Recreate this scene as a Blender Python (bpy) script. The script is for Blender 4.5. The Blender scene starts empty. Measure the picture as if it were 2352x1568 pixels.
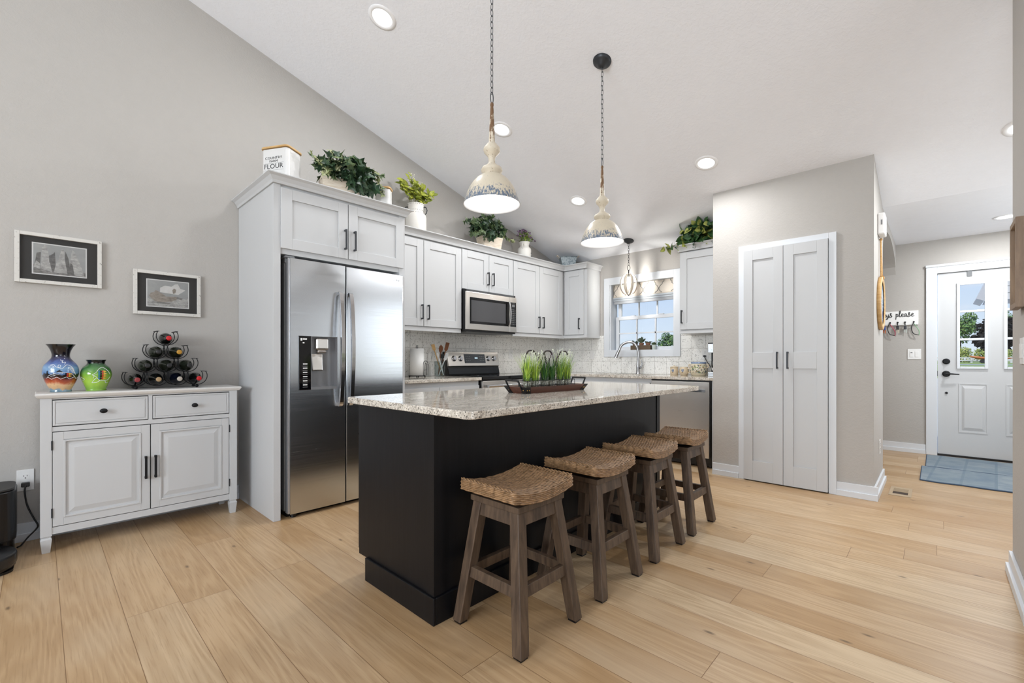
import bpy, bmesh, math, random
from mathutils import Vector, Matrix, noise
C = bpy.context.scene.collection
sc = bpy.context.scene
PI = math.pi
random.seed(7)

# ------------------------------------------------------------------ camera
cam_data = bpy.data.cameras.new('camera')
cam_data.sensor_width = 36.0
cam_data.lens = 36.0 * 1027.8 / 2352.0
cam_data.shift_y = (825.0 - 784.0) / 2352.0
cam_data.clip_start = 0.05
cam_data.clip_end = 500
cam = bpy.data.objects.new('camera', cam_data)
cam.location = (0, 0, 1.085)
cam.rotation_euler = (PI / 2, 0, 0.7582 - PI / 2)
C.objects.link(cam)
sc.camera = cam
sc.view_settings.view_transform = 'Standard'
sc.view_settings.look = 'None'
sc.view_settings.gamma = 1.0
sc.view_settings.exposure = 0.0
sc.view_settings.use_curve_mapping = False
sc.cycles.max_bounces = 10
sc.cycles.diffuse_bounces = 6
sc.cycles.sample_clamp_indirect = 6.0

# ------------------------------------------------------------------ world
def build_world():
    w = bpy.data.worlds.new('sky')
    sc.world = w
    w.use_nodes = True
    nt = w.node_tree
    nt.nodes.clear()
    N = nt.nodes.new
    tc = N('ShaderNodeTexCoord')
    sp = N('ShaderNodeSeparateXYZ')
    nt.links.new(tc.outputs['Generated'], sp.inputs[0])
    rp = N('ShaderNodeValToRGB')
    rp.color_ramp.elements[0].position = 0.0
    rp.color_ramp.elements[0].color = (0.78, 0.90, 1.0, 1)
    rp.color_ramp.elements[1].position = 0.45
    rp.color_ramp.elements[1].color = (0.30, 0.50, 0.98, 1)
    e = rp.color_ramp.elements.new(0.2)
    e.color = (0.52, 0.70, 1.0, 1)
    nt.links.new(sp.outputs['Z'], rp.inputs[0])
    mp = N('ShaderNodeMapping')
    mp.inputs['Scale'].default_value = (2.2, 2.2, 9)
    nz = N('ShaderNodeTexNoise')
    nz.inputs['Scale'].default_value = 2.0
    nz.inputs['Detail'].default_value = 6
    nt.links.new(tc.outputs['Generated'], mp.inputs[0])
    nt.links.new(mp.outputs[0], nz.inputs[0])
    r2 = N('ShaderNodeValToRGB')
    r2.color_ramp.elements[0].position = 0.56
    r2.color_ramp.elements[1].position = 0.78
    nt.links.new(nz.outputs[0], r2.inputs[0])
    mx = N('ShaderNodeMix')
    mx.data_type = 'RGBA'
    nt.links.new(r2.outputs[0], mx.inputs[0])
    nt.links.new(rp.outputs[0], mx.inputs[6])
    mx.inputs[7].default_value = (0.90, 0.92, 1.0, 1)
    bg = N('ShaderNodeBackground')
    bg.inputs['Strength'].default_value = 0.95
    nt.links.new(mx.outputs[2], bg.inputs[0])
    o = N('ShaderNodeOutputWorld')
    nt.links.new(bg.outputs[0], o.inputs[0])
build_world()

def light(name, kind, loc, power, color=(1, 1, 1), size=None, size_y=None, direction=None, radius=None, spread=None):
    d = bpy.data.lights.new(name, kind)
    d.energy = power
    d.color = color
    if kind == 'AREA':
        if size_y is not None:
            d.shape = 'RECTANGLE'
            d.size_y = size_y
        else:
            d.shape = 'DISK'
        d.size = size
        if spread is not None:
            d.spread = spread
    if radius is not None:
        d.shadow_soft_size = radius
    o = bpy.data.objects.new(name, d)
    o.location = loc
    if direction is not None:
        o.rotation_euler = Vector(direction).to_track_quat('-Z', 'Y').to_euler()
    C.objects.link(o)
    return o

sun = light('sun_light', 'SUN', (0, 0, 20), 3.2, (1.0, 0.95, 0.86), direction=(0.8, -0.45, -0.75))
sun.data.angle = 0.01
# fill lamps added at invented openings out of view, standing in for daylight
light('added_fill_rear', 'AREA', (-0.4, -4.40, 1.15), 44, (0.87, 0.93, 1.0), 3.4, 2.1, (0, 1, 0.42))
light('added_fill_side', 'AREA', (-3.9, 0.6, 1.75), 240, (0.87, 0.94, 1.0), 2.8, 1.6, (1, 0, 0.40))
light('added_fill_hall', 'AREA', (5.4, -1.46, 1.55), 27, (0.92, 0.97, 1.0), 1.9, 1.4, (0, 1, 0.2))  # added to brighten the hall, at an invented window out of view

# ------------------------------------------------------------------ helpers: materials
def lin(h):
    h = h.lstrip('#')
    r = []
    for i in (0, 2, 4):
        v = int(h[i:i + 2], 16) / 255.0
        r.append(v / 12.92 if v <= 0.04045 else ((v + 0.055) / 1.055) ** 2.4)
    return (r[0], r[1], r[2], 1.0)

class NT:
    """small wrapper round a material's node tree"""
    def __init__(self, name):
        self.m = bpy.data.materials.new(name)
        self.m.use_nodes = True
        self.t = self.m.node_tree
        self.b = self.t.nodes['Principled BSDF']
    def n(self, kind, **kw):
        nd = self.t.nodes.new(kind)
        for k, v in kw.items():
            setattr(nd, k, v)
        return nd
    def l(self, a, b):
        self.t.links.new(a, b)
    def set(self, **kw):
        for k, v in kw.items():
            self.b.inputs[k.replace('_', ' ')].default_value = v
    def coord(self, scale=(1, 1, 1), loc=(0, 0, 0), rot=(0, 0, 0), kind='Object'):
        tc = self.n('ShaderNodeTexCoord')
        mp = self.n('ShaderNodeMapping')
        mp.inputs['Scale'].default_value = scale
        mp.inputs['Location'].default_value = loc
        mp.inputs['Rotation'].default_value = rot
        self.l(tc.outputs[kind], mp.inputs[0])
        return mp.outputs[0]
    def world(self, scale=(1, 1, 1)):
        g = self.n('ShaderNodeNewGeometry')
        mp = self.n('ShaderNodeMapping')
        mp.inputs['Scale'].default_value = scale
        self.l(g.outputs['Position'], mp.inputs[0])
        return mp.outputs[0]
    def noise(self, vec, scale, detail=4, rough=0.5, dist=0.0):
        nz = self.n('ShaderNodeTexNoise')
        nz.inputs['Scale'].default_value = scale
        nz.inputs['Detail'].default_value = detail
        nz.inputs['Roughness'].default_value = rough
        nz.inputs['Distortion'].default_value = dist
        if vec is not None:
            self.l(vec, nz.inputs['Vector'])
        return nz.outputs[0]
    def ramp(self, fac, stops, const=False):
        r = self.n('ShaderNodeValToRGB')
        cr = r.color_ramp
        if const:
            cr.interpolation = 'CONSTANT'
        while len(cr.elements) < len(stops):
            cr.elements.new(0.5)
        for e, (p, c) in zip(cr.elements, stops):
            e.position = p
            e.color = c if len(c) == 4 else (c[0], c[1], c[2], 1)
        self.l(fac, r.inputs[0])
        return r.outputs[0]
    def math(self, op, a, b=None, c=None):
        m = self.n('ShaderNodeMath', operation=op)
        for i, v in enumerate((a, b, c)):
            if v is None:
                continue
            if isinstance(v, (int, float)):
                m.inputs[i].default_value = v
            else:
                self.l(v, m.inputs[i])
        return m.outputs[0]
    def mix(self, fac, a, b, blend='MIX'):
        m = self.n('ShaderNodeMix', data_type='RGBA', blend_type=blend)
        for i, v in ((0, fac), (6, a), (7, b)):
            if isinstance(v, (int, float)):
                m.inputs[i].default_value = v
            elif isinstance(v, tuple):
                m.inputs[i].default_value = v
            else:
                self.l(v, m.inputs[i])
        return m.outputs[2]
    def bump(self, h, strength=0.3, dist=0.002):
        b = self.n('ShaderNodeBump')
        b.inputs['Strength'].default_value = strength
        b.inputs['Distance'].default_value = dist
        self.l(h, b.inputs['Height'])
        self.l(b.outputs[0], self.b.inputs['Normal'])
        return b

def plain(name, hexcol, rough=0.5, metal=0.0, coat=0.0, spec=None, emit=None, estr=0.0, trans=0.0, ior=None):
    q = NT(name)
    q.set(Base_Color=lin(hexcol), Roughness=rough, Metallic=metal)
    q.b.inputs['Coat Weight'].default_value = coat
    if spec is not None:
        q.b.inputs['Specular IOR Level'].default_value = spec
    if emit:
        q.b.inputs['Emission Color'].default_value = lin(emit)
        q.b.inputs['Emission Strength'].default_value = estr
    if trans:
        q.b.inputs['Transmission Weight'].default_value = trans
    if ior:
        q.b.inputs['IOR'].default_value = ior
    return q.m

def mat_plaster(name, hexcol, bump=0.25, scale=55):
    q = NT(name)
    q.set(Roughness=0.75)
    q.b.inputs['Specular IOR Level'].default_value = 0.25
    v = q.world()
    a = q.noise(v, scale, 3, 0.55, 0.6)
    b = q.noise(v, scale * 0.3, 2)
    q.l(q.mix(b, lin(hexcol), tuple(x * 0.96 for x in lin(hexcol)[:3]) + (1,)), q.b.inputs['Base Color'])
    q.bump(q.ramp(a, [(0.42, (0, 0, 0)), (0.62, (1, 1, 1))]), bump, 0.004)
    return q.m

def mat_floor():
    q = NT('oak_planks')
    W, L = 0.1862, 1.9
    g = q.n('ShaderNodeNewGeometry')
    s = q.n('ShaderNodeSeparateXYZ')
    q.l(g.outputs['Position'], s.inputs[0])
    x = q.math('DIVIDE', q.math('SUBTRACT', s.outputs[0], 0.0625 - 40 * W), W)
    row = q.math('FLOOR', x)
    fx = q.math('SUBTRACT', x, row)
    wn = q.n('ShaderNodeTexWhiteNoise', noise_dimensions='1D')
    q.l(row, wn.inputs['W'])
    y = q.math('ADD', q.math('DIVIDE', s.outputs[1], L), q.math('MULTIPLY', wn.outputs[0], 13.7))
    col = q.math('FLOOR', y)
    fy = q.math('SUBTRACT', y, col)
    pid = q.math('ADD', q.math('MULTIPLY', row, 17.13), q.math('MULTIPLY', col, 5.71))
    wn2 = q.n('ShaderNodeTexWhiteNoise', noise_dimensions='1D')
    q.l(pid, wn2.inputs['W'])
    # seams
    ex = q.math('MULTIPLY', q.math('MINIMUM', fx, q.math('SUBTRACT', 1.0, fx)), W)
    ey = q.math('MULTIPLY', q.math('MINIMUM', fy, q.math('SUBTRACT', 1.0, fy)), L)
    edge = q.math('MINIMUM', ex, ey)
    seam = q.n('ShaderNodeMapRange')
    seam.inputs[1].default_value = 0.0004
    seam.inputs[2].default_value = 0.0016
    q.l(edge, seam.inputs[0])
    # grain, shifted per plank
    cb = q.n('ShaderNodeCombineXYZ')
    q.l(q.math('ADD', s.outputs[0], q.math('MULTIPLY', wn2.outputs[0], 31.0)), cb.inputs[0])
    q.l(q.math('ADD', s.outputs[1], q.math('MULTIPLY', wn2.outputs[0], 57.0)), cb.inputs[1])
    mp = q.n('ShaderNodeMapping')
    mp.inputs['Scale'].default_value = (7.0, 0.55, 1.0)
    q.l(cb.outputs[0], mp.inputs[0])
    warp = q.noise(mp.outputs[0], 0.55, 2, 0.5)
    wv = q.math('FRACT', q.math('MULTIPLY', warp, 22.0))
    rings = q.math('MULTIPLY', q.math('ABSOLUTE', q.math('SUBTRACT', wv, 0.5)), 2.0)
    mp2 = q.n('ShaderNodeMapping')
    mp2.inputs['Scale'].default_value = (150.0, 5.0, 1.0)
    q.l(cb.outputs[0], mp2.inputs[0])
    pores = q.noise(mp2.outputs[0], 1.0, 4, 0.6)
    mp3 = q.n('ShaderNodeMapping')
    mp3.inputs['Scale'].default_value = (3.0, 1.2, 1.0)
    q.l(cb.outputs[0], mp3.inputs[0])
    broad = q.noise(mp3.outputs[0], 1.0, 3, 0.5)
    base = q.ramp(wn2.outputs[0], [(0.0, lin('#ab8a63')), (0.35, lin('#b59670')), (0.7, lin('#bfa27e')), (1.0, lin('#c8b08f'))])
    t1 = q.mix(q.math('MULTIPLY', q.ramp(rings, [(0.30, (1, 1, 1)), (0.95, (0, 0, 0))]), 0.30), base, lin('#8f6d46'))
    t2 = q.mix(q.math('MULTIPLY', q.ramp(pores, [(0.50, (0, 0, 0)), (0.70, (1, 1, 1))]), 0.42), t1, lin('#86653f'))
    t3 = q.mix(q.math('MULTIPLY', q.ramp(broad, [(0.45, (0, 0, 0)), (0.75, (1, 1, 1))]), 0.40), t2, lin('#ccb99e'))
    # knots
    vo = q.n('ShaderNodeTexVoronoi', feature='F1', voronoi_dimensions='2D')
    mp4 = q.n('ShaderNodeMapping')
    mp4.inputs['Scale'].default_value = (2.0, 0.8, 1.0)
    q.l(cb.outputs[0], mp4.inputs[0])
    q.l(mp4.outputs[0], vo.inputs['Vector'])
    vo.inputs['Scale'].default_value = 1.0
    wob = q.math('ADD', vo.outputs['Distance'], q.math('MULTIPLY', pores, 0.03))
    knot = q.ramp(wob, [(0.020, (1, 1, 1)), (0.036, (0, 0, 0))])
    t4 = q.mix(q.math('MULTIPLY', knot, 0.75), t3, lin('#4c3a28'))
    t5 = q.mix(q.math('SUBTRACT', 1.0, seam.outputs[0]), t4, lin('#7a5a3a'))
    q.l(t5, q.b.inputs['Base Color'])
    rr = q.n('ShaderNodeMapRange')
    rr.inputs[3].default_value = 0.30
    rr.inputs[4].default_value = 0.42
    q.l(pores, rr.inputs[0])
    q.l(rr.outputs[0], q.b.inputs['Roughness'])
    q.b.inputs['Specular IOR Level'].default_value = 0.4
    hgt = q.math('ADD', q.math('MULTIPLY', seam.outputs[0], 1.0), q.math('MULTIPLY', pores, 0.25))
    q.bump(hgt, 0.25, 0.002)
    return q.m

def mat_granite():
    q = NT('granite')
    v = q.world()
    a = q.noise(v, 120, 5, 0.7)
    b = q.noise(q.world((1, 2.4, 1)), 9, 5, 0.65, 1.0)
    vo = q.n('ShaderNodeTexVoronoi', feature='F1')
    q.l(v, vo.inputs['Vector'])
    vo.inputs['Scale'].default_value = 230
    c0 = q.ramp(b, [(0.28, lin('#8f8478')), (0.45, lin('#c2b9ac')), (0.58, lin('#d8d1c6')), (0.75, lin('#cfc0aa'))])
    c1 = q.mix(q.ramp(a, [(0.40, (0.75, 0.75, 0.75)), (0.48, (0, 0, 0))]), c0, lin('#776f67'))
    wn = q.n('ShaderNodeSeparateColor')
    q.l(vo.outputs['Color'], wn.inputs[0])
    c2 = q.mix(q.ramp(wn.outputs[0], [(0.915, (0, 0, 0)), (0.93, (0.85, 0.85, 0.85))], True), c1, lin('#3a3531'))
    c3 = q.mix(q.ramp(wn.outputs[1], [(0.88, (0, 0, 0)), (0.90, (0.7, 0.7, 0.7))], True), c2, lin('#f1ece2'))
    q.l(c3, q.b.inputs['Base Color'])
    q.set(Roughness=0.07)
    q.b.inputs['Specular IOR Level'].default_value = 0.6
    return q.m

def mat_tile():
    """embossed 15 cm backsplash tiles with a pressed scroll pattern and flecks"""
    q = NT('embossed_tile')
    g = q.n('ShaderNodeNewGeometry')
    s = q.n('ShaderNodeSeparateXYZ')
    q.l(g.outputs['Position'], s.inputs[0])
    T = 0.152
    u = q.math('DIVIDE', q.math('ADD', q.math('ADD', s.outputs[0], s.outputs[1]), 20.0), T)
    w = q.math('DIVIDE', q.math('SUBTRACT', s.outputs[2], 0.905), T)
    fu = q.math('FRACT', u)
    fw = q.math('FRACT', w)
    du = q.math('SUBTRACT', fu, 0.5)
    dw = q.math('SUBTRACT', fw, 0.5)
    eu = q.math('SUBTRACT', 0.5, q.math('ABSOLUTE', du))
    ew = q.math('SUBTRACT', 0.5, q.math('ABSOLUTE', dw))
    edge = q.math('MINIMUM', eu, ew)
    groove = q.n('ShaderNodeMapRange')
    groove.inputs[1].default_value = 0.006
    groove.inputs[2].default_value = 0.022
    q.l(edge, groove.inputs[0])
    r = q.math('SQRT', q.math('ADD', q.math('MULTIPLY', du, du), q.math('MULTIPLY', dw, dw)))
    ang = q.math('ARCTAN2', dw, du)
    petals = q.math('MULTIPLY', q.math('COSINE', q.math('MULTIPLY', ang, 8.0)), 0.055)
    ring = q.math('SINE', q.math('MULTIPLY', q.math('ADD', r, petals), 38.0))
    dm = q.math('SINE', q.math('MULTIPLY', q.math('ADD', q.math('ABSOLUTE', du), q.math('ABSOLUTE', dw)), 40.0))
    pat = q.math('ADD', q.math('MULTIPLY', ring, 0.5), q.math('MULTIPLY', dm, 0.25))
    v = q.world((1, 1, 0.8))
    fl = q.noise(v, 80, 3, 0.6)
    fleck = q.ramp(fl, [(0.36, (1, 1, 1)), (0.42, (0, 0, 0))])
    cl = q.noise(v, 10, 3)
    body = q.mix(cl, lin('#f3f2ee'), lin('#e4e2dd'))
    c1 = q.mix(q.math('MULTIPLY', fleck, 0.6), body, lin('#8b8781'))
    c2 = q.mix(q.math('MULTIPLY', q.math('SUBTRACT', 1.0, groove.outputs[0]), 0.45), c1, lin('#98948d'))
    q.l(c2, q.b.inputs['Base Color'])
    q.set(Roughness=0.38)
    h = q.math('ADD', q.math('MULTIPLY', groove.outputs[0], 1.2), q.math('ADD', q.math('MULTIPLY', pat, 0.35), q.math('MULTIPLY', fleck, -0.5)))
    q.bump(h, 0.6, 0.004)
    return q.m

def mat_wood(name, c_dark, c_light, rough=0.5, scale=(60, 60, 4), axis_kind='Object'):
    q = NT(name)
    v = q.coord(scale, kind=axis_kind)
    a = q.noise(v, 1.0, 4, 0.6, 0.4)
    q.l(q.ramp(a, [(0.3, lin(c_dark)), (0.7, lin(c_light))]), q.b.inputs['Base Color'])
    q.set(Roughness=rough)
    q.bump(a, 0.12, 0.002)
    return q.m

def mat_steel(name, hexcol='#b9b9ba', rough=0.24, grain=(2, 2, 220), amount=0.06):
    q = NT(name)
    v = q.world(grain)
    a = q.noise(v, 1.0, 3, 0.6)
    mr = q.n('ShaderNodeMapRange')
    mr.inputs[3].default_value = rough - amount
    mr.inputs[4].default_value = rough + amount
    q.l(a, mr.inputs[0])
    q.l(mr.outputs[0], q.b.inputs['Roughness'])
    q.set(Base_Color=lin(hexcol), Metallic=1.0)
    q.b.inputs['Anisotropic'].default_value = 0.75
    tg = q.n('ShaderNodeTangent')
    tg.direction_type = 'RADIAL'
    tg.axis = 'Z'
    q.l(tg.outputs[0], q.b.inputs['Tangent'])
    return q.m

def mat_worn(name, base, patch, lo, hi, scale=(12, 12, 12), rough=0.6, patch2=None):
    q = NT(name)
    a = q.noise(q.coord(scale), 1.0, 6, 0.7)
    c = q.mix(q.ramp(a, [(lo, (0, 0, 0)), (hi, (1, 1, 1))]), lin(base), lin(patch))
    if patch2:
        b = q.noise(q.coord(tuple(s * 2.3 for s in scale), (3, 5, 1)), 1.0, 4, 0.7)
        c = q.mix(q.ramp(b, [(lo + 0.02, (0, 0, 0)), (hi + 0.02, (1, 1, 1))]), c, lin(patch2))
    q.l(c, q.b.inputs['Base Color'])
    q.set(Roughness=rough)
    return q.m

def mat_leaf(name, dark, light, rough=0.45, scale=35):
    q = NT(name)
    a = q.noise(q.coord(), scale, 3, 0.6)
    q.l(q.ramp(a, [(0.32, lin(dark)), (0.68, lin(light))]), q.b.inputs['Base Color'])
    q.set(Roughness=rough)
    return q.m

def mat_glass(name, hexcol='#ffffff', rough=0.0, thin=True):
    """clear pane: mostly see-through with a mirror-like surface reflection"""
    m = bpy.data.materials.new(name)
    m.use_nodes = True
    t = m.node_tree
    t.nodes.clear()
    tr = t.nodes.new('ShaderNodeBsdfTransparent')
    tr.inputs[0].default_value = lin(hexcol)
    gl = t.nodes.new('ShaderNodeBsdfGlossy')
    gl.inputs['Roughness'].default_value = rough
    fr = t.nodes.new('ShaderNodeFresnel')
    fr.inputs[0].default_value = 1.45
    mx = t.nodes.new('ShaderNodeMixShader')
    ge = t.nodes.new('ShaderNodeNewGeometry')
    k = t.nodes.new('ShaderNodeMath')
    k.operation = 'SUBTRACT'
    k.inputs[0].default_value = 1.0
    t.links.new(ge.outputs['Backfacing'], k.inputs[1])
    k2 = t.nodes.new('ShaderNodeMath')
    k2.operation = 'MULTIPLY'
    t.links.new(fr.outputs[0], k2.inputs[0])
    t.links.new(k.outputs[0], k2.inputs[1])
    t.links.new(k2.outputs[0], mx.inputs[0])
    t.links.new(tr.outputs[0], mx.inputs[1])
    t.links.new(gl.outputs[0], mx.inputs[2])
    o = t.nodes.new('ShaderNodeOutputMaterial')
    t.links.new(mx.outputs[0], o.inputs[0])
    return m

M = {}
M['wall'] = mat_plaster('greige_wall_paint', '#b6b2ad', 0.16, 60)
M['ceiling'] = mat_plaster('white_ceiling_texture', '#eff0f4', 0.18, 42)
M['white'] = plain('white_satin_paint', '#c3c4c5', 0.42)
M['trim'] = plain('white_trim_paint', '#d6d9dd', 0.4)
M['offwhite'] = plain('ivory_table_top', '#d6d4d1', 0.35)
M['ring'] = plain('white_light_trim', '#f3f3f4', 0.4)
M['floor'] = mat_floor()
M['granite'] = mat_granite()
M['tile'] = mat_tile()
M['black_wood'] = mat_wood('black_stained_wood', '#0a0a0d', '#131316', 0.42, (50, 50, 3))
M['black_wood'].node_tree.nodes['Principled BSDF'].inputs['Specular IOR Level'].default_value = 0.28
M['bronze'] = plain('dark_bronze_metal', '#3b3d40', 0.42, 0.6)
M['iron'] = plain('black_iron', '#1a1a1c', 0.5, 0.5)
M['chain'] = plain('pewter_chain', '#5d5f63', 0.4, 0.8)
M['black'] = plain('black_plastic', '#0e0e10', 0.32)
M['black_gloss'] = plain('black_glass', '#08080a', 0.06)
M['dark_gap'] = plain('dark_recess', '#0c0c0d', 0.8)
M['steel'] = mat_steel('brushed_steel', '#cbced2')
M['steel_h'] = mat_steel('brushed_steel_horizontal', '#d2cdc7', 0.30, (3, 3, 260))
M['chrome'] = plain('satin_chrome', '#cfcfd1', 0.16, 1.0)
M['nickel'] = plain('brushed_nickel', '#a9a9ab', 0.26, 1.0)
M['grey_plastic'] = plain('grey_plastic', '#6c6e70', 0.45)
M['plate'] = plain('white_plate_plastic', '#e2e1df', 0.35)
M['glass'] = mat_glass('clear_window_glass')
M['stool_wood'] = mat_wood('weathered_grey_brown_wood', '#37291f', '#614e3d', 0.5, (45, 45, 5))
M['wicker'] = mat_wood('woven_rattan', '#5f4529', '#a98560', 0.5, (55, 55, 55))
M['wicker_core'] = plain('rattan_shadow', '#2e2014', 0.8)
M['paper'] = plain('white_paper', '#eeeeec', 0.8)
M['ink'] = plain('black_ink', '#3a3a3b', 0.6)
M['led'] = plain('lamp_lens', '#ffffff', 0.5, emit='#ffffff', estr=4.0)
M['bulb'] = plain('glowing_bulb', '#ffffff', 0.5, emit='#fff3e0', estr=22.0)
# ------------------------------------------------------------------ helpers: meshes and objects
WL = {}                                                   # world offset of every thing / part

def tag(o, label=None, cat=None, group=None, kind=None):
    if label: o['label'] = label
    if cat: o['category'] = cat
    if group: o['group'] = group
    if kind: o['kind'] = kind
    return o

def thing(name, label, cat, loc=(0, 0, 0), rz=0.0, group=None):
    o = bpy.data.objects.new(name, None)
    o.empty_display_size = 0.1
    o.location = loc
    o.rotation_euler = (0, 0, rz)
    C.objects.link(o)
    WL[o.name] = Vector(loc)
    return tag(o, label, cat, group)

def copy_tree(o, parent=None):
    c = o.copy()
    C.objects.link(c)
    c.parent = parent
    WL[c.name] = WL.get(o.name, Vector())
    for ch in list(o.children):
        copy_tree(ch, c)
    return c

def catmull(pts, k=6, closed=False):
    P = [Vector(p) for p in pts]
    out = []
    n = len(P)
    rng = range(n) if closed else range(n - 1)
    for i in rng:
        p0 = P[(i - 1) % n] if closed or i > 0 else P[i] * 2 - P[i + 1]
        p1 = P[i]
        p2 = P[(i + 1) % n]
        p3 = P[(i + 2) % n] if closed or i + 2 < n else p2 * 2 - p1
        for j in range(k):
            t = j / k
            out.append(0.5 * ((2 * p1) + (-p0 + p2) * t + (2 * p0 - 5 * p1 + 4 * p2 - p3) * t * t + (-p0 + 3 * p1 - 3 * p2 + p3) * t ** 3))
    if not closed:
        out.append(P[-1].copy())
    return out

class MB:
    """collects shapes and links them as ONE mesh object"""
    def __init__(self):
        self.v, self.f, self.m, self.s = [], [], [], []
        self.mi = 0
        self.smooth = False
        self.xf = None
    def mat(self, i):
        self.mi = i
        return self
    def add(self, vs, fs, smooth=None):
        b = len(self.v)
        for p in vs:
            p = Vector(p)
            self.v.append(self.xf @ p if self.xf else p)
        for f in fs:
            self.f.append([b + i for i in f])
            self.m.append(self.mi)
            self.s.append(self.smooth if smooth is None else smooth)
        return self
    def box(self, x0, x1, y0, y1, z0, z1):
        x0, x1 = min(x0, x1), max(x0, x1)
        y0, y1 = min(y0, y1), max(y0, y1)
        z0, z1 = min(z0, z1), max(z0, z1)
        vs = [(x0, y0, z0), (x1, y0, z0), (x1, y1, z0), (x0, y1, z0), (x0, y0, z1), (x1, y0, z1), (x1, y1, z1), (x0, y1, z1)]
        return self.add(vs, [(0, 3, 2, 1), (4, 5, 6, 7), (0, 1, 5, 4), (1, 2, 6, 5), (2, 3, 7, 6), (3, 0, 4, 7)], False)
    def hexa(self, b, t):
        """solid between two quads (bottom, top), both counter-clockwise seen from above"""
        return self.add(list(b) + list(t), [(3, 2, 1, 0), (4, 5, 6, 7), (0, 1, 5, 4), (1, 2, 6, 5), (2, 3, 7, 6), (3, 0, 4, 7)], False)
    def prism(self, poly, d):
        """polygon (3-D points) extruded along d"""
        d = Vector(d)
        n = len(poly)
        vs = [Vector(p) for p in poly] + [Vector(p) + d for p in poly]
        fs = [tuple(range(n - 1, -1, -1)), tuple(range(n, 2 * n))]
        fs += [(i, (i + 1) % n, n + (i + 1) % n, n + i) for i in range(n)]
        return self.add(vs, fs, False)
    def lathe(self, prof, c=(0, 0, 0), n=32, cap0=True, cap1=True, sx=1.0, sy=1.0, smooth=True):
        c = Vector(c)
        vs, fs = [], []
        for r, z in prof:
            for i in range(n):
                a = 2 * PI * i / n
                vs.append(c + Vector((r * sx * math.cos(a), r * sy * math.sin(a), z)))
        for j in range(len(prof) - 1):
            for i in range(n):
                k = (i + 1) % n
                fs.append((j * n + i, j * n + k, (j + 1) * n + k, (j + 1) * n + i))
        self.add(vs, fs, smooth)
        if cap0 and prof[0][0] > 1e-6:
            self.add(vs[:n], [tuple(range(n - 1, -1, -1))], False)
        if cap1 and prof[-1][0] > 1e-6:
            self.add(vs[-n:], [tuple(range(n))], False)
        return self
    def tube(self, pts, r, n=8, closed=False, caps=True, flat=None, smooth=True):
        P = [Vector(p) for p in pts]
        k = len(P)
        rs = r if isinstance(r, (list, tuple)) else [r] * k
        vs, fs = [], []
        up = None
        for i in range(k):
            if closed:
                t = P[(i + 1) % k] - P[(i - 1) % k]
            else:
                t = P[min(i + 1, k - 1)] - P[max(i - 1, 0)]
            if t.length < 1e-9:
                t = Vector((0, 0, 1))
            t.normalize()
            if up is None:
                up = Vector((0, 0, 1)) if abs(t.z) < 0.9 else Vector((1, 0, 0))
            a = up - t * up.dot(t)
            if a.length < 1e-6:
                a = t.orthogonal()
            a.normalize()
            up = a
            b = t.cross(a)
            for j in range(n):
                an = 2 * PI * j / n + (PI / 4 if n == 4 else 0)
                ka, kb = (1, 1) if flat is None else flat
                vs.append(P[i] + a * (math.cos(an) * rs[i] * ka) + b * (math.sin(an) * rs[i] * kb))
        m = k if closed else k - 1
        for i in range(m):
            for j in range(n):
                q = (j + 1) % n
                i2 = (i + 1) % k
                fs.append((i * n + j, i * n + q, i2 * n + q, i2 * n + j))
        self.add(vs, fs, smooth)
        if caps and not closed:
            self.add(vs[:n], [tuple(range(n - 1, -1, -1))], False)
            self.add(vs[-n:], [tuple(range(n))], False)
        return self
    def cyl(self, p0, p1, r0, r1=None, n=20):
        return self.tube([p0, p1], [r0, r0 if r1 is None else r1], n)
    def ball(self, c, rx, ry=None, rz=None, n=16, k=10):
        ry = rx if ry is None else ry
        rz = rx if rz is None else rz
        c = Vector(c)
        vs = [c + Vector((0, 0, -rz))]
        for j in range(1, k):
            p = -PI / 2 + PI * j / k
            for i in range(n):
                a = 2 * PI * i / n
                vs.append(c + Vector((rx * math.cos(p) * math.cos(a), ry * math.cos(p) * math.sin(a), rz * math.sin(p))))
        vs.append(c + Vector((0, 0, rz)))
        fs = [(0, 1 + (i + 1) % n, 1 + i) for i in range(n)]
        for j in range(k - 2):
            for i in range(n):
                q = (i + 1) % n
                fs.append((1 + j * n + i, 1 + j * n + q, 1 + (j + 1) * n + q, 1 + (j + 1) * n + i))
        e = len(vs) - 1
        b = 1 + (k - 2) * n
        fs += [(b + i, b + (i + 1) % n, e) for i in range(n)]
        return self.add(vs, fs, True)
    def build(self, name, mats, parent=None, bevel=0.0, seg=2, local=False):
        me = bpy.data.meshes.new(name)
        off = Vector()
        if parent is not None and not local:
            off = WL[parent.name]
        me.from_pydata([p - off for p in self.v], [], self.f)
        if not isinstance(mats, (list, tuple)):
            mats = [mats]
        for m in mats:
            me.materials.append(m)
        for p, mi, s in zip(me.polygons, self.m, self.s):
            p.material_index = mi
            p.use_smooth = s
        me.update()
        o = bpy.data.objects.new(name, me)
        C.objects.link(o)
        if parent is not None:
            o.parent = parent
        WL[o.name] = off.copy()
        if bevel:
            bv = o.modifiers.new('bevel', 'BEVEL')
            bv.width = bevel
            bv.segments = seg
            bv.limit_method = 'ANGLE'
            bv.angle_limit = math.radians(50)
            bv.harden_normals = False
        return o

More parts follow.
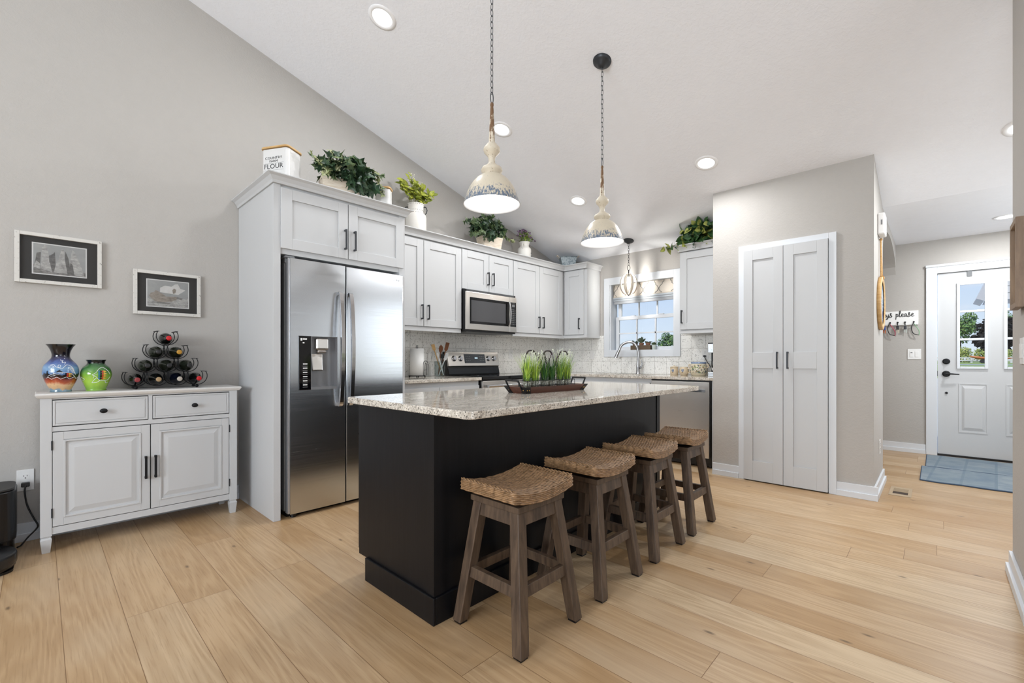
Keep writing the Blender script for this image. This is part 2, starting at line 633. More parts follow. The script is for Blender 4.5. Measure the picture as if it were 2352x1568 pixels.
class Face:
    """a vertical plane that takes (u, v, w): along, up, out.  kind: '-y', '-x', '+y'"""
    def __init__(self, kind, pos):
        self.k, self.p = kind, pos
    def pt(self, u, v, w=0.0):
        if self.k == '-y': return Vector((u, self.p - w, v))
        if self.k == '+y': return Vector((u, self.p + w, v))
        return Vector((self.p - w, u, v))
    def box(self, mb, u0, u1, v0, v1, w0, w1):
        a, b = self.pt(u0, v0, w0), self.pt(u1, v1, w1)
        mb.box(a.x, b.x, a.y, b.y, a.z, b.z)
        return mb
    def poly(self, mb, pts, w):
        """flat polygon; pts counter-clockwise seen from the front when u runs to the viewer's right"""
        mb.add([self.pt(u, v, w) for u, v in pts], [tuple(range(len(pts)))], False)
        return mb
    def prism(self, mb, pts, w0, w1):
        mb.prism([self.pt(u, v, w0) for u, v in pts], self.pt(0, 0, w1) - self.pt(0, 0, w0))
        return mb

def text_mesh(mb, F, txt, u, v, size, w, depth=0.0006, shear=0.0, flip=False, align='CENTER', sx=1.0):
    """lettering laid on a Face and added to the mesh builder"""
    cu = bpy.data.curves.new('txt', 'FONT')
    cu.body = txt
    cu.size = size
    cu.align_x = align
    cu.align_y = 'CENTER'
    cu.extrude = depth
    cu.shear = shear
    cu.resolution_u = 3
    ob = bpy.data.objects.new('txt', cu)
    C.objects.link(ob)
    dg = bpy.context.evaluated_depsgraph_get()
    me = bpy.data.meshes.new_from_object(ob.evaluated_get(dg))
    sgn = -1.0 if flip else 1.0
    mb.add([F.pt(u + sgn * p.co.x * sx, v + p.co.y, w + p.co.z) for p in me.vertices], [tuple(p.vertices) for p in me.polygons], False)
    bpy.data.objects.remove(ob)
    bpy.data.meshes.remove(me)
    bpy.data.curves.remove(cu)
    return mb

def frame_boxes(mb, F, u0, u1, v0, v1, r, w0, w1, rb=None, rt=None):
    rb = r if rb is None else rb
    rt = r if rt is None else rt
    F.box(mb, u0, u0 + r, v0, v1, w0, w1)
    F.box(mb, u1 - r, u1, v0, v1, w0, w1)
    F.box(mb, u0 + r, u1 - r, v0, v0 + rb, w0, w1)
    F.box(mb, u0 + r, u1 - r, v1 - rt, v1, w0, w1)
    return mb

def shaker(F, u0, u1, v0, v1, parent, mat, name='door', t=0.02, r=0.072, rec=0.009, w=0.0):
    mb = MB()
    u0, u1 = min(u0, u1), max(u0, u1)
    frame_boxes(mb, F, u0, u1, v0, v1, r, w, w + t)
    F.box(mb, u0 + r, u1 - r, v0 + r, v1 - r, w, w + t - rec)
    return mb.build(name, mat, parent, 0.0012, 1)

def bar_pull(F, u, v0, v1, w, parent, mat, horizontal=False, r=0.0055, out=0.032, name='handle'):
    """square bar pull with two posts"""
    mb = MB()
    F.box(mb, u - r, u + r, v0, v1, w + out - 2 * r, w + out)
    F.box(mb, u - r, u + r, v0, v0 + 2.4 * r, w, w + out - 2 * r)
    F.box(mb, u - r, u + r, v1 - 2.4 * r, v1, w, w + out - 2 * r)
    return mb.build(name, mat, parent, 0.0012, 1)

def crown(mb, path, z0, z1, out, back=0.0):
    """crown moulding swept along a 2-D polyline (list of (x, y, nx, ny) with mitre-normal)"""
    prof = [(0.0, 0.0), (0.010, 0.0), (0.012, 0.012), (0.30, 0.30), (0.62, 0.70), (0.93, 0.86), (1.0, 0.90), (1.0, 1.0), (0.0, 1.0)]
    vs, fs = [], []
    n = len(prof)
    for x, y, nx, ny in path:
        for a, b in prof:
            o = a * out
            if a == 0.010 or a == 0.012:
                o = 0.010
            vs.append((x + nx * o, y + ny * o, z0 + (z1 - z0) * b))
    for i in range(len(path) - 1):
        for j in range(n):
            k = (j + 1) % n
            fs.append((i * n + j, (i + 1) * n + j, (i + 1) * n + k, i * n + k))
    mb.add(vs, fs, False)
    mb.add(vs[:n], [tuple(range(n))], False)
    mb.add(vs[-n:], [tuple(range(n - 1, -1, -1))], False)
    return mb
# ------------------------------------------------------------------ the setting
GY = 3.965          # gable wall plane
KX = 5.177          # kitchen (window) wall plane
SL = 0.2865         # slope of the vaulted ceiling
def zc(x):
    """height of the vaulted ceiling above the floor at x"""
    if x < -0.6:
        return 2.44 + SL * (5.18 + 0.6) - SL * (-0.6 - x)
    return 2.44 + SL * (5.18 - x) if x < 5.18 else 2.44

def struct(name, mb, mats, bevel=0.0):
    o = mb.build(name, mats, None, bevel)
    o['kind'] = 'structure'
    return o

def under_ceiling(mb, x0, x1, y0, y1, z0=0.0, grow=0.05):
    """solid whose top follows the ceiling slope"""
    xs = [x0] + [x for x in (-0.6, 5.18) if x0 < x < x1] + [x1]
    top = [(x, y0, zc(x) + grow) for x in xs]
    poly = [(x0, y0, z0), (x1, y0, z0)] + top[::-1]
    return mb.prism(poly, (0, y1 - y0, 0))

struct('floor', MB().box(-4.1, 7.15, -4.6, 4.1, -0.06, 0.0), M['floor'])
pts = [(-4.2, zc(-4.2)), (-0.6, zc(-0.6)), (5.18, 2.44), (7.2, 2.44)]
struct('ceiling', MB().prism([(x, -4.7, z) for x, z in pts] + [(x, -4.7, z + 0.16) for x, z in pts[::-1]], (0, 8.9, 0)), M['ceiling'])
struct('wall_left', under_ceiling(MB(), -4.15, 5.4, GY, GY + 0.15), M['wall'])
# kitchen wall with the window opening
WY0, WY1, WZ0, WZ1 = 2.241, 3.108, 1.203, 2.062
mb = MB()
mb.box(KX, KX + 0.16, 1.40, WY0, 0, 2.6).box(KX, KX + 0.16, WY1, GY + 0.1, 0, 2.6)
mb.box(KX, KX + 0.16, WY0, WY1, 0, WZ0).box(KX, KX + 0.16, WY0, WY1, WZ1, 2.6)
struct('wall_back', mb, M['wall'])
struct('wall_pantry', under_ceiling(MB(), 4.41, 5.20, 0.345, 1.54), M['wall'])
# arched passage beside the pantry
mb = MB()
ax0, ax1, zs, zt = 5.20, 7.0, 2.09, 2.355
arc = [(ax0 + (ax1 - ax0) * i / 40, zs + (zt - zs) * math.sqrt(max(0.0, 1 - (2 * i / 40 - 1) ** 2))) for i in range(41)]
for (xa, za), (xb, zb) in zip(arc[:-1], arc[1:]):
    mb.hexa([(xa, 0.345, za), (xb, 0.345, zb), (xb, 0.95, zb), (xa, 0.95, za)], [(xa, 0.345, 2.47), (xb, 0.345, 2.47), (xb, 0.95, 2.47), (xa, 0.95, 2.47)])
struct('wall_arch', mb, M['wall'])
struct('wall_passage', MB().box(5.2, 7.0, 1.6, 1.7, 0, 2.5).box(5.2, 5.34, 1.54, 1.6, 0, 2.5), M['wall'])
# hall end wall with the entry door opening
mb = MB()
DY0, DY1, DZ = -0.93, -0.012, 2.056
mb.box(7.0, 7.14, DY1, 1.75, 0, 2.5).box(7.0, 7.14, -1.6, DY0, 0, 2.5).box(7.0, 7.14, DY0, DY1, DZ, 2.5)
struct('wall_hall', mb, M['wall'])
struct('wall_right', under_ceiling(MB(), 2.77, 3.415, -4.55, -0.285), M['wall'])
mb = MB()
mb.box(3.415, 4.40, -1.6, -1.5, 0, 3.0).box(6.40, 7.05, -1.6, -1.5, 0, 2.5).box(4.40, 6.40, -1.6, -1.5, 0, 0.80).box(4.40, 6.40, -1.6, -1.5, 2.30, 2.75)
struct('wall_entry', mb, M['wall'])  # window opening here is invented for the hall fill lamp
mb = MB()
under_ceiling(mb, -4.15, -2.15, -4.65, -4.5)
under_ceiling(mb, 1.35, 2.8, -4.65, -4.5)
under_ceiling(mb, -2.15, 1.35, -4.65, -4.5, 2.25)
struct('wall_rear', mb, M['wall'])
mb = MB()
zz = zc(-4.0) + 0.1
mb.box(-4.15, -4.0, -4.6, -0.85, 0, zz).box(-4.15, -4.0, 2.05, 4.1, 0, zz).box(-4.15, -4.0, -0.85, 2.05, 0, 0.92).box(-4.15, -4.0, -0.85, 2.05, 2.58, zz)
struct('wall_side', mb, M['wall'])

# baseboards: a board with a shoe strip along its foot
def baseboard(name, segs):
    mb = MB()
    for x0, y0, x1, y1, nx, ny in segs:
        for t, h in ((0.014, 0.107), (0.026, 0.046)):
            mb.box(x0 + min(nx, 0) * t, x1 + max(nx, 0) * t, y0 + min(ny, 0) * t, y1 + max(ny, 0) * t, 0, h)
    return struct(name, mb, M['trim'], 0.002)
baseboard('baseboard_left', [(-4.0, GY, 1.07, GY, 0, -1)])
baseboard('baseboard_pantry', [(4.41, 1.308, 4.41, 1.54, -1, 0), (4.41, 0.345 - 0.026, 4.41, 0.578, -1, 0), (4.41, 0.345, 5.20, 0.345, 0, -1)])
baseboard('baseboard_hall', [(7.0, 0.083, 7.0, 1.6, -1, 0)])
baseboard('baseboard_right', [(2.77 - 0.026, -0.285, 3.415, -0.285, 0, 1), (3.415, -1.5, 3.415, -0.285, 1, 0), (2.77, -4.5, 2.77, -0.285, -1, 0)])

# backsplash
mb = MB()
t = 0.008
mb.box(2.10, KX, GY - t, GY, 0.875, 1.40)
mb.box(KX - t, KX, 1.54, 2.17, 0.875, 1.40).box(KX - t, KX, 3.20, GY - t, 0.875, 1.40).box(KX - t, KX, 2.17, 3.20, 0.875, 1.13)
struct('trim_1', mb, M['tile'])

# ---------------- window over the sink
def win_root(name, loc):
    o = bpy.data.objects.new(name, None)
    o.location = loc
    C.objects.link(o)
    WL[o.name] = Vector(loc)
    o['kind'] = 'structure'
    return o
w1 = win_root('window_1', (KX, 2.67, WZ0))
F = Face('-x', KX)
mb = MB()
frame_boxes(mb, F, 2.172, 3.202, 1.119, 2.152, 0.083, 0.0, 0.020, 0.086, 0.093)
mb.build('casing', M['trim'], w1, 0.002)
mb = MB()
frame_boxes(mb, F, WY0 - 0.012, WY1 + 0.012, WZ0 - 0.012, WZ1 + 0.012, 0.014, -0.15, 0.004)
mb.build('jamb', M['trim'], w1)
def sash(y0, y1, z0, z1, w, r, cols, rows, name):
    mb = MB()
    frame_boxes(mb, F, y0, y1, z0, z1, r, w, w + 0.032)
    s = mb.build(name, M['trim'], w1, 0.002)
    g = MB()
    F.box(g, y0 + r * 0.7, y1 - r * 0.7, z0 + r * 0.7, z1 - r * 0.7, w + 0.013, w + 0.017)
    g.build('glass_pane', M['glass'], s)
    mu = MB()
    iy0, iy1, iz0, iz1 = y0 + r, y1 - r, z0 + r, z1 - r
    for i in range(1, cols):
        yy = iy0 + (iy1 - iy0) * i / cols
        F.box(mu, yy - 0.008, yy + 0.008, iz0, iz1, w + 0.006, w + 0.024)
    for i in range(1, rows):
        zz = iz0 + (iz1 - iz0) * i / rows
        F.box(mu, iy0, iy1, zz - 0.008, zz + 0.008, w + 0.006, w + 0.024)
    mu.build('muntin', M['trim'], s)
    return s
sash(2.233, 3.075, 1.205, 1.640, -0.105, 0.042, 3, 2, 'lower_sash')
sash(2.233, 3.06, 1.605, 2.06, -0.142, 0.042, 3, 2, 'upper_sash')
mb = MB()
F.box(mb, 2.80, 2.86, 1.640, 1.650, -0.10, -0.07)
F.box(mb, 2.42, 2.48, 1.640, 1.650, -0.10, -0.07)
mb.build('sash_lock', M['trim'], w1)

# ---------------- pantry double doors
d1 = win_root('door_1', (4.41, 0.945, 0))
F = Face('-x', 4.41)
mb = MB()
F.box(mb, 1.262, 1.308, 0, 2.11, 0, 0.020)
F.box(mb, 0.578, 0.630, 0, 2.11, 0, 0.020)
F.box(mb, 0.630, 1.262, 2.064, 2.11, 0, 0.020)
mb.build('casing', M['trim'], d1, 0.002)
mb = MB()
F.box(mb, 0.631, 1.261, 0.0, 0.012, 0, 0.010)
mb.build('threshold_gap', M['dark_gap'], d1)
for y0, y1, hy in ((0.949, 1.260, 0.990), (0.633, 0.946, 0.912)):
    mb = MB()
    w = 0.006
    yl, yr = y0, y1
    st = 0.074
    F.box(mb, y0, y0 + st, 0.010, 2.060, w, w + 0.034)
    F.box(mb, y1 - st, y1, 0.010, 2.060, w, w + 0.034)
    for a, b in ((0.010, 0.183), (1.007, 1.146), (1.968, 2.060)):
        F.box(mb, y0 + st, y1 - st, a, b, w, w + 0.034)
    F.box(mb, y0 + st, y1 - st, 0.183, 1.968, w, w + 0.024)
    leaf = mb.build('door_leaf', M['white'], d1, 0.0015)
    bar_pull(F, hy, 1.005, 1.150, w + 0.034, leaf, M['bronze'])

# ---------------- entry door
d2 = win_root('door_2', (7.0, -0.47, 0))
F = Face('-x', 7.0)
mb = MB()
for a, b, c, d, t in ((DY1, 0.081, 0, 2.152, 0.020), (-1.02, DY0, 0, 2.152, 0.020), (DY0, DY1, DZ, 2.152, 0.020), (DY1 + 0.004, 0.085, 2.13, 2.156, 0.03), (-1.03, DY1 + 0.004, 2.13, 2.156, 0.03)):
    F.box(mb, a, b, c, d, 0, t)
mb.build('casing', M['trim'], d2, 0.002)
mb = MB()
F.box(mb, DY0, DY1, 0.0, 0.022, -0.10, 0.012)
mb.build('threshold', M['black'], d2)
mb = MB()
lw = ((-0.390, -0.186), (-0.744, -0.540))
dy0, dy1 = -0.926, -0.016
w0, w1_ = -0.050, -0.006
zb, zt_ = 0.998, 1.912
ys = [dy0, lw[1][0], lw[1][1], lw[0][0], lw[0][1], dy1]
for i in (0, 2, 4):
    F.box(mb, ys[i], ys[i + 1], 0.022, 2.052, w0, w1_)
for a, b in lw:
    F.box(mb, a, b, 0.022, zb, w0, w1_)
    F.box(mb, a, b, zt_, 2.052, w0, w1_)
leaf = mb.build('door_leaf', M['white'], d2)
for k, (a, b) in enumerate(lw):
    mb = MB()
    frame_boxes(mb, F, a - 0.018, b + 0.018, zb - 0.018, zt_ + 0.018, 0.026, w1_, w1_ + 0.016)
    for z in (1.305, 1.613):
        F.box(mb, a, b, z - 0.012, z + 0.012, w1_ - 0.02, w1_ + 0.004)
    mb.build('glazing_frame', M['trim'], leaf, 0.004)
    g = MB()
    F.box(g, a, b, zb, zt_, -0.030, -0.026)
    g.build('glass_pane', M['glass'], leaf)
for a, b in ((-0.408, -0.184), (-0.762, -0.538)):
    mb = MB()
    frame_boxes(mb, F, a, b, 0.277, 0.822, 0.012, w1_, w1_ + 0.005)
    o0, o1 = [(a + 0.022, 0.30), (b - 0.022, 0.30), (b - 0.022, 0.80), (a + 0.022, 0.80)], [(a + 0.045, 0.335), (b - 0.045, 0.335), (b - 0.045, 0.765), (a + 0.045, 0.765)]
    vs = [F.pt(u, v, w1_ - 0.001) for u, v in o0] + [F.pt(u, v, w1_ + 0.009) for u, v in o1]
    mb.add(vs, [(0, 1, 5, 4), (1, 2, 6, 5), (2, 3, 7, 6), (3, 0, 4, 7), (4, 5, 6, 7)], False)
    mb.build('raised_panel', M['white'], leaf)
def rosette(mb, y, z, r=0.032):
    mb.tube([F.pt(y, z, w1_), F.pt(y, z, w1_ + 0.012), F.pt(y, z, w1_ + 0.018)], [r, r, r * 0.7], 20)
mb = MB()
rosette(mb, -0.085, 1.062)
F.box(mb, -0.089, -0.081, 1.045, 1.080, w1_ + 0.018, w1_ + 0.035)
mb.build('deadbolt', M['iron'], leaf)
mb = MB()
rosette(mb, -0.085, 0.923, 0.034)
mb.cyl(F.pt(-0.085, 0.923, w1_ + 0.018), F.pt(-0.085, 0.923, w1_ + 0.055), 0.010)
mb.tube([F.pt(-0.080, 0.923, w1_ + 0.055), F.pt(-0.120, 0.924, w1_ + 0.057), F.pt(-0.188, 0.919, w1_ + 0.052)], [0.010, 0.008, 0.006], 10)
mb.build('lever_handle', M['iron'], leaf)
mb = MB()
mb.tube([F.pt(-0.087, 0.708, w1_), F.pt(-0.087, 0.708, w1_ + 0.012)], [0.013, 0.010], 14)
mb.build('door_stop_button', M['iron'], leaf)
mb = MB()
F.box(mb, -0.288, -0.250, 1.996, 2.058, w1_, w1_ + 0.012)
mb.build('sensor', M['grey_plastic'], leaf)
mb = MB()
F.box(mb, -0.0165, -0.008, 0.895, 0.955, w1_ - 0.01, w1_ + 0.004)
mb.build('strike_plate', M['iron'], leaf)

# unseen openings behind the camera, added to carry the fill lamps' daylight
d3 = win_root('added_rear_door', (-0.4, -4.55, 0))
F = Face('+y', -4.6)
mb = MB()
frame_boxes(mb, F, -2.15, 1.35, 0.0, 2.25, 0.07, 0.0, 0.08)
F.box(mb, -0.44, -0.36, 0.07, 2.18, 0.0, 0.08)
mb.build('frame', M['trim'], d3)
mb = MB()
F.box(mb, -2.08, 1.28, 0.07, 2.18, 0.03, 0.036)
mb.build('glass_pane', M['glass'], d3)
w2 = win_root('added_side_window', (-4.1, 0.6, 0.92))  # invented window, frames the side fill lamp
mb = MB()
for a in (-0.85, 0.565, 1.98):
    mb.box(-4.12, -4.04, a, a + 0.07, 0.92, 2.58)
mb.box(-4.12, -4.04, -0.85, 2.05, 0.92, 0.99).box(-4.12, -4.04, -0.85, 2.05, 2.51, 2.58)
mb.build('frame', M['trim'], w2)
mb = MB()
mb.box(-4.085, -4.079, -0.78, 1.98, 0.99, 2.51)
mb.build('glass_pane', M['glass'], w2)

w3 = win_root('added_hall_window', (5.4, -1.55, 0.8))  # unseen window, added to house the hall fill lamp
mb = MB()
for a in (4.40, 5.37, 6.34):
    mb.box(a, a + 0.06, -1.58, -1.50, 0.80, 2.30)
mb.box(4.40, 6.40, -1.58, -1.50, 0.80, 0.86).box(4.40, 6.40, -1.58, -1.50, 2.24, 2.30)
mb.build('frame', M['trim'], w3)
MB().box(4.46, 6.34, -1.545, -1.54, 0.86, 2.24).build('glass_pane', M['glass'], w3)

# ---------------- recessed lights
def recessed(x, y, label, power, hall=False):
    z = zc(x)
    t = thing('recessed_light', label, 'ceiling light', (x, y, z), 0, 'recessed ceiling lights')
    tilt = 0.0 if hall else math.atan(SL)
    R = Matrix.Rotation(tilt, 4, 'Y')
    mb = MB()
    mb.xf = R
    mb.lathe([(0.066, -0.001), (0.068, -0.006), (0.094, -0.005), (0.096, 0.004)], n=36, cap0=False, cap1=False)
    mb.build('trim_ring', M['ring'], t, local=True)
    mb = MB()
    mb.xf = R
    mb.lathe([(0.0001, -0.0035), (0.067, -0.0035)], n=32, cap0=False, cap1=False)
    mb.build('lens', M['led'], t, local=True)
    nrm = R @ Vector((0, 0, -1))
    light('recessed_glow', 'AREA', Vector((x, y, z)) + nrm * 0.012, power, (0.97, 0.985, 1.0), 0.13, direction=nrm)
RP = 15
recessed(1.635, 2.788, 'round recessed ceiling light above the refrigerator, uppermost in the photo', 11)
recessed(2.811, 2.788, 'recessed ceiling light half hidden behind the nearer island pendant', 16)
recessed(3.974, 2.787, 'recessed ceiling light left of the farther island pendant shade', 14)
recessed(3.972, 1.444, 'recessed ceiling light above the pantry corner, right of the pendants', 17)
recessed(4.50, -0.42, 'recessed sloped-ceiling light cut by the right wall edge', 24)
recessed(6.31, -0.49, 'round light in the flat hall ceiling before the entry door', 22, True)
# ------------------------------------------------------------------ refrigerator and its surround
FC = Face('-y', 3.214)
t = thing('refrigerator_cabinet', 'tall white cabinet surround framing the steel refrigerator', 'cabinet', (1.58, 3.58, 0))
MB().box(1.072, 1.117, 3.205, GY - 0.003, 0, 2.262).build('side_panel', M['white'], t, 0.0015)
MB().box(2.036, 2.088, 3.205, GY - 0.003, 0, 2.262).build('side_panel', M['white'], t, 0.0015)
mb = MB().box(1.117, 2.036, 3.214, GY - 0.003, 1.800, 2.262)
mb.build('upper_box', M['white'], t)
mb = MB().box(1.117, 2.036, GY - 0.012, GY - 0.004, 0.0, 1.800)
mb.build('back_panel', M['dark_gap'], t)
for u0, u1, hu in ((1.117, 1.588, 1.563), (1.594, 2.072, 1.636)):
    d = shaker(FC, u0, u1, 1.836, 2.245, t, M['white'])
    bar_pull(FC, hu, 1.900, 2.048, 0.02, d, M['bronze'])
s2 = 1.0
mb = MB()
crown(mb, [(1.072, GY - 0.003, -1, 0), (1.072, 3.196, -1, -1), (2.088, 3.196, 1, -1), (2.088, 3.60, 1, 0)], 2.262, 2.320, 0.050)
mb.box(1.075, 2.085, 3.20, GY - 0.003, 2.262, 2.300)
mb.build('crown', M['white'], t)

t = thing('refrigerator', 'stainless side-by-side refrigerator with ice and water dispenser', 'refrigerator', (1.6, 3.5, 0))
FR = Face('-y', 3.215)
MB().box(1.150, 2.020, 3.235, 3.93, 0.045, 1.745).build('body', M['grey_plastic'], t, 0.004)
mb = MB().box(1.17, 2.0, 3.25, 3.9, 0.0, 0.045)
mb.build('base_grille', M['black'], t)
# freezer door (left), with a hole for the dispenser
mb = MB()
dz0, dz1 = 0.030, 1.775
ux0, ux1 = 1.170, 1.560
px0, px1, pz0, pz1 = 1.225, 1.500, 0.872, 1.248
def slab(mb, a, b, c, d):
    mb.box(a, b, 3.182, 3.232, c, d)
slab(mb, ux0, px0, dz0, dz1); slab(mb, px1, ux1, dz0, dz1); slab(mb, px0, px1, dz0, pz0); slab(mb, px0, px1, pz1, dz1)
left = mb.build('freezer_door', M['steel'], t)
mb = MB().box(1.568, 2.058, 3.182, 3.232, dz0, dz1)
right = mb.build('refrigerator_door', M['steel'], t, 0.006)
mb = MB().box(1.156, 1.170, 3.184, 3.232, dz0 + 0.005, dz1 - 0.003)
mb.build('door_edge', plain('fridge_door_edge', '#b6b7b9', 0.35, 0.8), left, 0.003)
# dispenser
mb = MB()
mb.mat(0)
mb.box(1.312, px1, 3.226, 3.230, pz0, pz1)                        # back wall of the niche
mb.box(1.308, 1.313, 3.182, 3.230, pz0, pz1)
mb.box(px1 - 0.003, px1 + 0.001, 3.182, 3.230, pz0, pz1)
mb.box(1.308, px1, 3.182, 3.230, pz1 - 0.004, pz1)
mb.box(1.308, px1, 3.178, 3.230, pz0, pz0 + 0.018)                # drip tray
mb.build('dispenser_niche', plain('dispenser_grey', '#8b8b8d', 0.35, 0.5), left)
mb = MB()
mb.box(1.350, 1.440, 3.186, 3.228, pz1 - 0.095, pz1 - 0.012)
mb.box(1.362, 1.428, 3.192, 3.228, pz1 - 0.118, pz1 - 0.095)
mb.build('dispenser_spout', M['steel_h'], left, 0.012, 3)
mb = MB()
mb.hexa([(1.328, 3.196, 1.005), (1.400, 3.196, 1.005), (1.400, 3.208, 1.005), (1.328, 3.208, 1.005)], [(1.322, 3.212, 1.125), (1.405, 3.212, 1.125), (1.405, 3.224, 1.125), (1.322, 3.224, 1.125)])
mb.build('dispenser_paddle', M['steel_h'], left, 0.006)
mb = MB()
mb.box(px0, 1.308, 3.176, 3.226, pz0, pz1)
pan = mb.build('control_panel', M['black_gloss'], left, 0.003)
mb = MB()
FP = Face('-y', 3.1755)
FP.box(mb, 1.236, 1.247, 1.214, 1.232, 0, 0.0006)
for z, n in ((1.228, 2), (1.221, 2)):
    FP.box(mb, 1.251, 1.251 + 0.028, z, z + 0.004, 0, 0.0006)
for z in (1.05, 1.021, 0.992, 0.962, 0.933, 0.905):
    FP.box(mb, 1.252, 1.282, z, z + 0.006, 0, 0.0006)
    FP.box(mb, 1.250, 1.284, z - 0.012, z - 0.0112, 0, 0.0006)
FP.box(mb, 1.250, 1.262, 1.196, 1.204, 0, 0.0006)
mb.build('panel_marking', M['paper'], pan)
# long bowed door handles
for u, sgn in ((1.512, -1), (1.590, 1)):
    mb = MB()
    P = catmull([(u, 3.182, 1.560), (u, 3.150, 1.555), (u, 3.128, 1.40), (u, 3.116, 1.16), (u, 3.128, 0.92), (u, 3.150, 0.765), (u, 3.182, 0.760)], 8)
    mb.tube(P, 0.020, 4, flat=(0.72, 1.0), smooth=False)
    mb.build('handle', M['chrome'], left if sgn < 0 else right, 0.004, 2)
mb = MB()
FL = Face('-y', 3.182)
lg = MB()
lg.tube([FL.pt(1.972 + 0.008 * math.cos(a), 1.728 + 0.008 * math.sin(a), 0.0008) for a in [2 * PI * i / 18 for i in range(16)]], 0.0009, 6)
FL.box(lg, 1.971, 1.973, 1.7235, 1.732, 0, 0.001)
FL.box(lg, 1.973, 1.977, 1.7235, 1.725, 0, 0.001)
lg.ball(FL.pt(1.9685, 1.731, 0.0008), 0.0014)
text_mesh(lg, FL, 'LG', 2.006, 1.728, 0.024, 0.0006)
lg.build('badge', M['grey_plastic'], right)
mb = MB()
mb.box(1.144, 1.205, 3.195, 3.30, 1.776, 1.790).box(1.150, 1.190, 3.22, 3.30, 1.745, 1.776)
mb.build('hinge_cover', M['grey_plastic'], t, 0.003)
for u in (1.205, 2.0):
    MB().cyl((u, 3.225, 0.0), (u, 3.225, 0.028), 0.02).build('foot', M['black'], t)

# ------------------------------------------------------------------ wall cabinets
UF = Face('-y', 3.640)
def wall_cab(label, x0, x1, z0, z1, doors, hz, rail=True):
    t = thing('wall_cabinet', label, 'cabinet', ((x0 + x1) / 2, 3.80, z0), 0, 'white wall cabinets')
    mb = MB().box(x0, x1, 3.640, GY - 0.003 - (0.008 if z0 < 1.5 else 0), z0, 2.262)
    mb.build('cabinet_box', M['white'], t, 0.001)
    if rail:
        MB().box(x0, x1, 3.632, 3.652, z0 - 0.040, z0).build('light_rail', M['white'], t, 0.0015)
    for u0, u1, hu in doors:
        d = shaker(UF, u0, u1, z0 + 0.006, z1, t, M['white'], r=0.074)
        bar_pull(UF, hu, hz, hz + 0.143, 0.02, d, M['bronze'])
    return t
wall_cab('white two-door wall cabinet between refrigerator and microwave', 2.092, 3.054, 1.402, 2.246, [(2.096, 2.570, 2.548), (2.576, 3.050, 2.622)], 1.474)
wall_cab('short white two-door cabinet directly above the microwave', 3.056, 3.846, 1.828, 2.250, [(3.060, 3.447, 3.428), (3.453, 3.842, 3.505)], 1.906, False)
wall_cab('white two-door wall cabinet right of the microwave', 3.848, 4.858, 1.402, 2.250, [(3.852, 4.327, 4.305), (4.333, 4.798, 4.388)], 1.476)
def side_cab(label, y0, y1, dy0, dy1, hy, flip=False):
    t = thing('wall_cabinet', label, 'cabinet', (5.02, (y0 + y1) / 2, 1.402), 0, 'white wall cabinets')
    MB().box(4.862, KX - 0.011, y0, y1, 1.402, 2.262).build('cabinet_box', M['white'], t, 0.001)
    MB().box(4.854, KX - 0.011, y0, y1, 1.366, 1.402).build('light_rail', M['white'], t, 0.0015)
    Fx = Face('-x', 4.862)
    d = shaker(Fx, dy0, dy1, 1.410, 2.250, t, M['white'], r=0.072)
    bar_pull(Fx, hy, 1.478, 1.622, 0.02, d, M['bronze'])
side_cab('single-door white corner wall cabinet left of the window', 3.270, 3.636, 3.312, 3.616, 3.372)
side_cab('single-door white wall cabinet right of the window, against the pantry wall', 1.545, 2.052, 1.60, 2.040, 2.018)
t = thing('crown_molding', 'white crown molding running along the wall cabinet tops', 'molding', (3.5, 3.6, 2.262))
mb = MB()
crown(mb, [(2.142, 3.622, 0, -1), (4.842, 3.622, -1, -1), (4.842, 3.270, -1, -1), (KX - 0.003, 3.270, 0, -1)], 2.262, 2.330, 0.050)
mb.build('long_run', M['white'], t)
mb = MB().box(2.142, 4.842, 3.64, GY - 0.003, 2.264, 2.30)
mb.build('top_board', M['white'], t)
MB().box(4.844, KX - 0.003, 3.29, GY - 0.003, 2.264, 2.30).build('top_board', M['white'], t)
t = thing('crown_molding', 'short white crown molding over the cabinet right of the window', 'molding', (5.0, 1.8, 2.262))
mb = MB()
crown(mb, [(4.842, 1.545, -1, 0), (4.842, 2.052, -1, 1), (KX - 0.003, 2.052, 0, 1)], 2.262, 2.330, 0.050)
mb.box(4.85, KX - 0.003, 1.545, 2.05, 2.264, 2.30)
mb.build('short_run', M['white'], t)

# ------------------------------------------------------------------ base cabinets
def drawer_front(F, u0, u1, v0, v1, t):
    mb = MB()
    F.box(mb, u0, u1, v0, v1, 0, 0.02)
    return mb.build('drawer', M['white'], t, 0.002)
BF = Face('-y', 3.345)
t = thing('base_cabinet', 'white two-drawer base cabinet between refrigerator and range', 'cabinet', (2.57, 3.65, 0), 0, 'white base cabinets')
MB().box(2.092, 3.040, 3.345, GY - 0.01, 0.10, 0.873).build('cabinet_box', M['white'], t)
MB().box(2.092, 3.040, 3.41, GY - 0.01, 0.0, 0.10).build('toe_kick', M['white'], t)
for u0, u1 in ((2.098, 2.537), (2.543, 3.034)):
    drawer_front(BF, u0, u1, 0.69, 0.826, t)
    d = shaker(BF, u0, u1, 0.112, 0.682, t, M['white'])
    bar_pull(BF, (u0 + u1) / 2 + 0.15 * (1 if u0 < 2.3 else -1), 0.50, 0.64, 0.02, d, M['bronze'])
t = thing('base_cabinet', 'white corner base cabinet right of the range, mostly behind the island', 'cabinet', (4.2, 3.65, 0), 0, 'white base cabinets')
MB().box(3.862, KX - 0.01, 3.345, GY - 0.01, 0.10, 0.873).build('cabinet_box', M['white'], t)
MB().box(3.862, KX - 0.01, 3.41, GY - 0.01, 0.0, 0.10).build('toe_kick', M['white'], t)
drawer_front(BF, 3.868, 4.50, 0.69, 0.826, t)
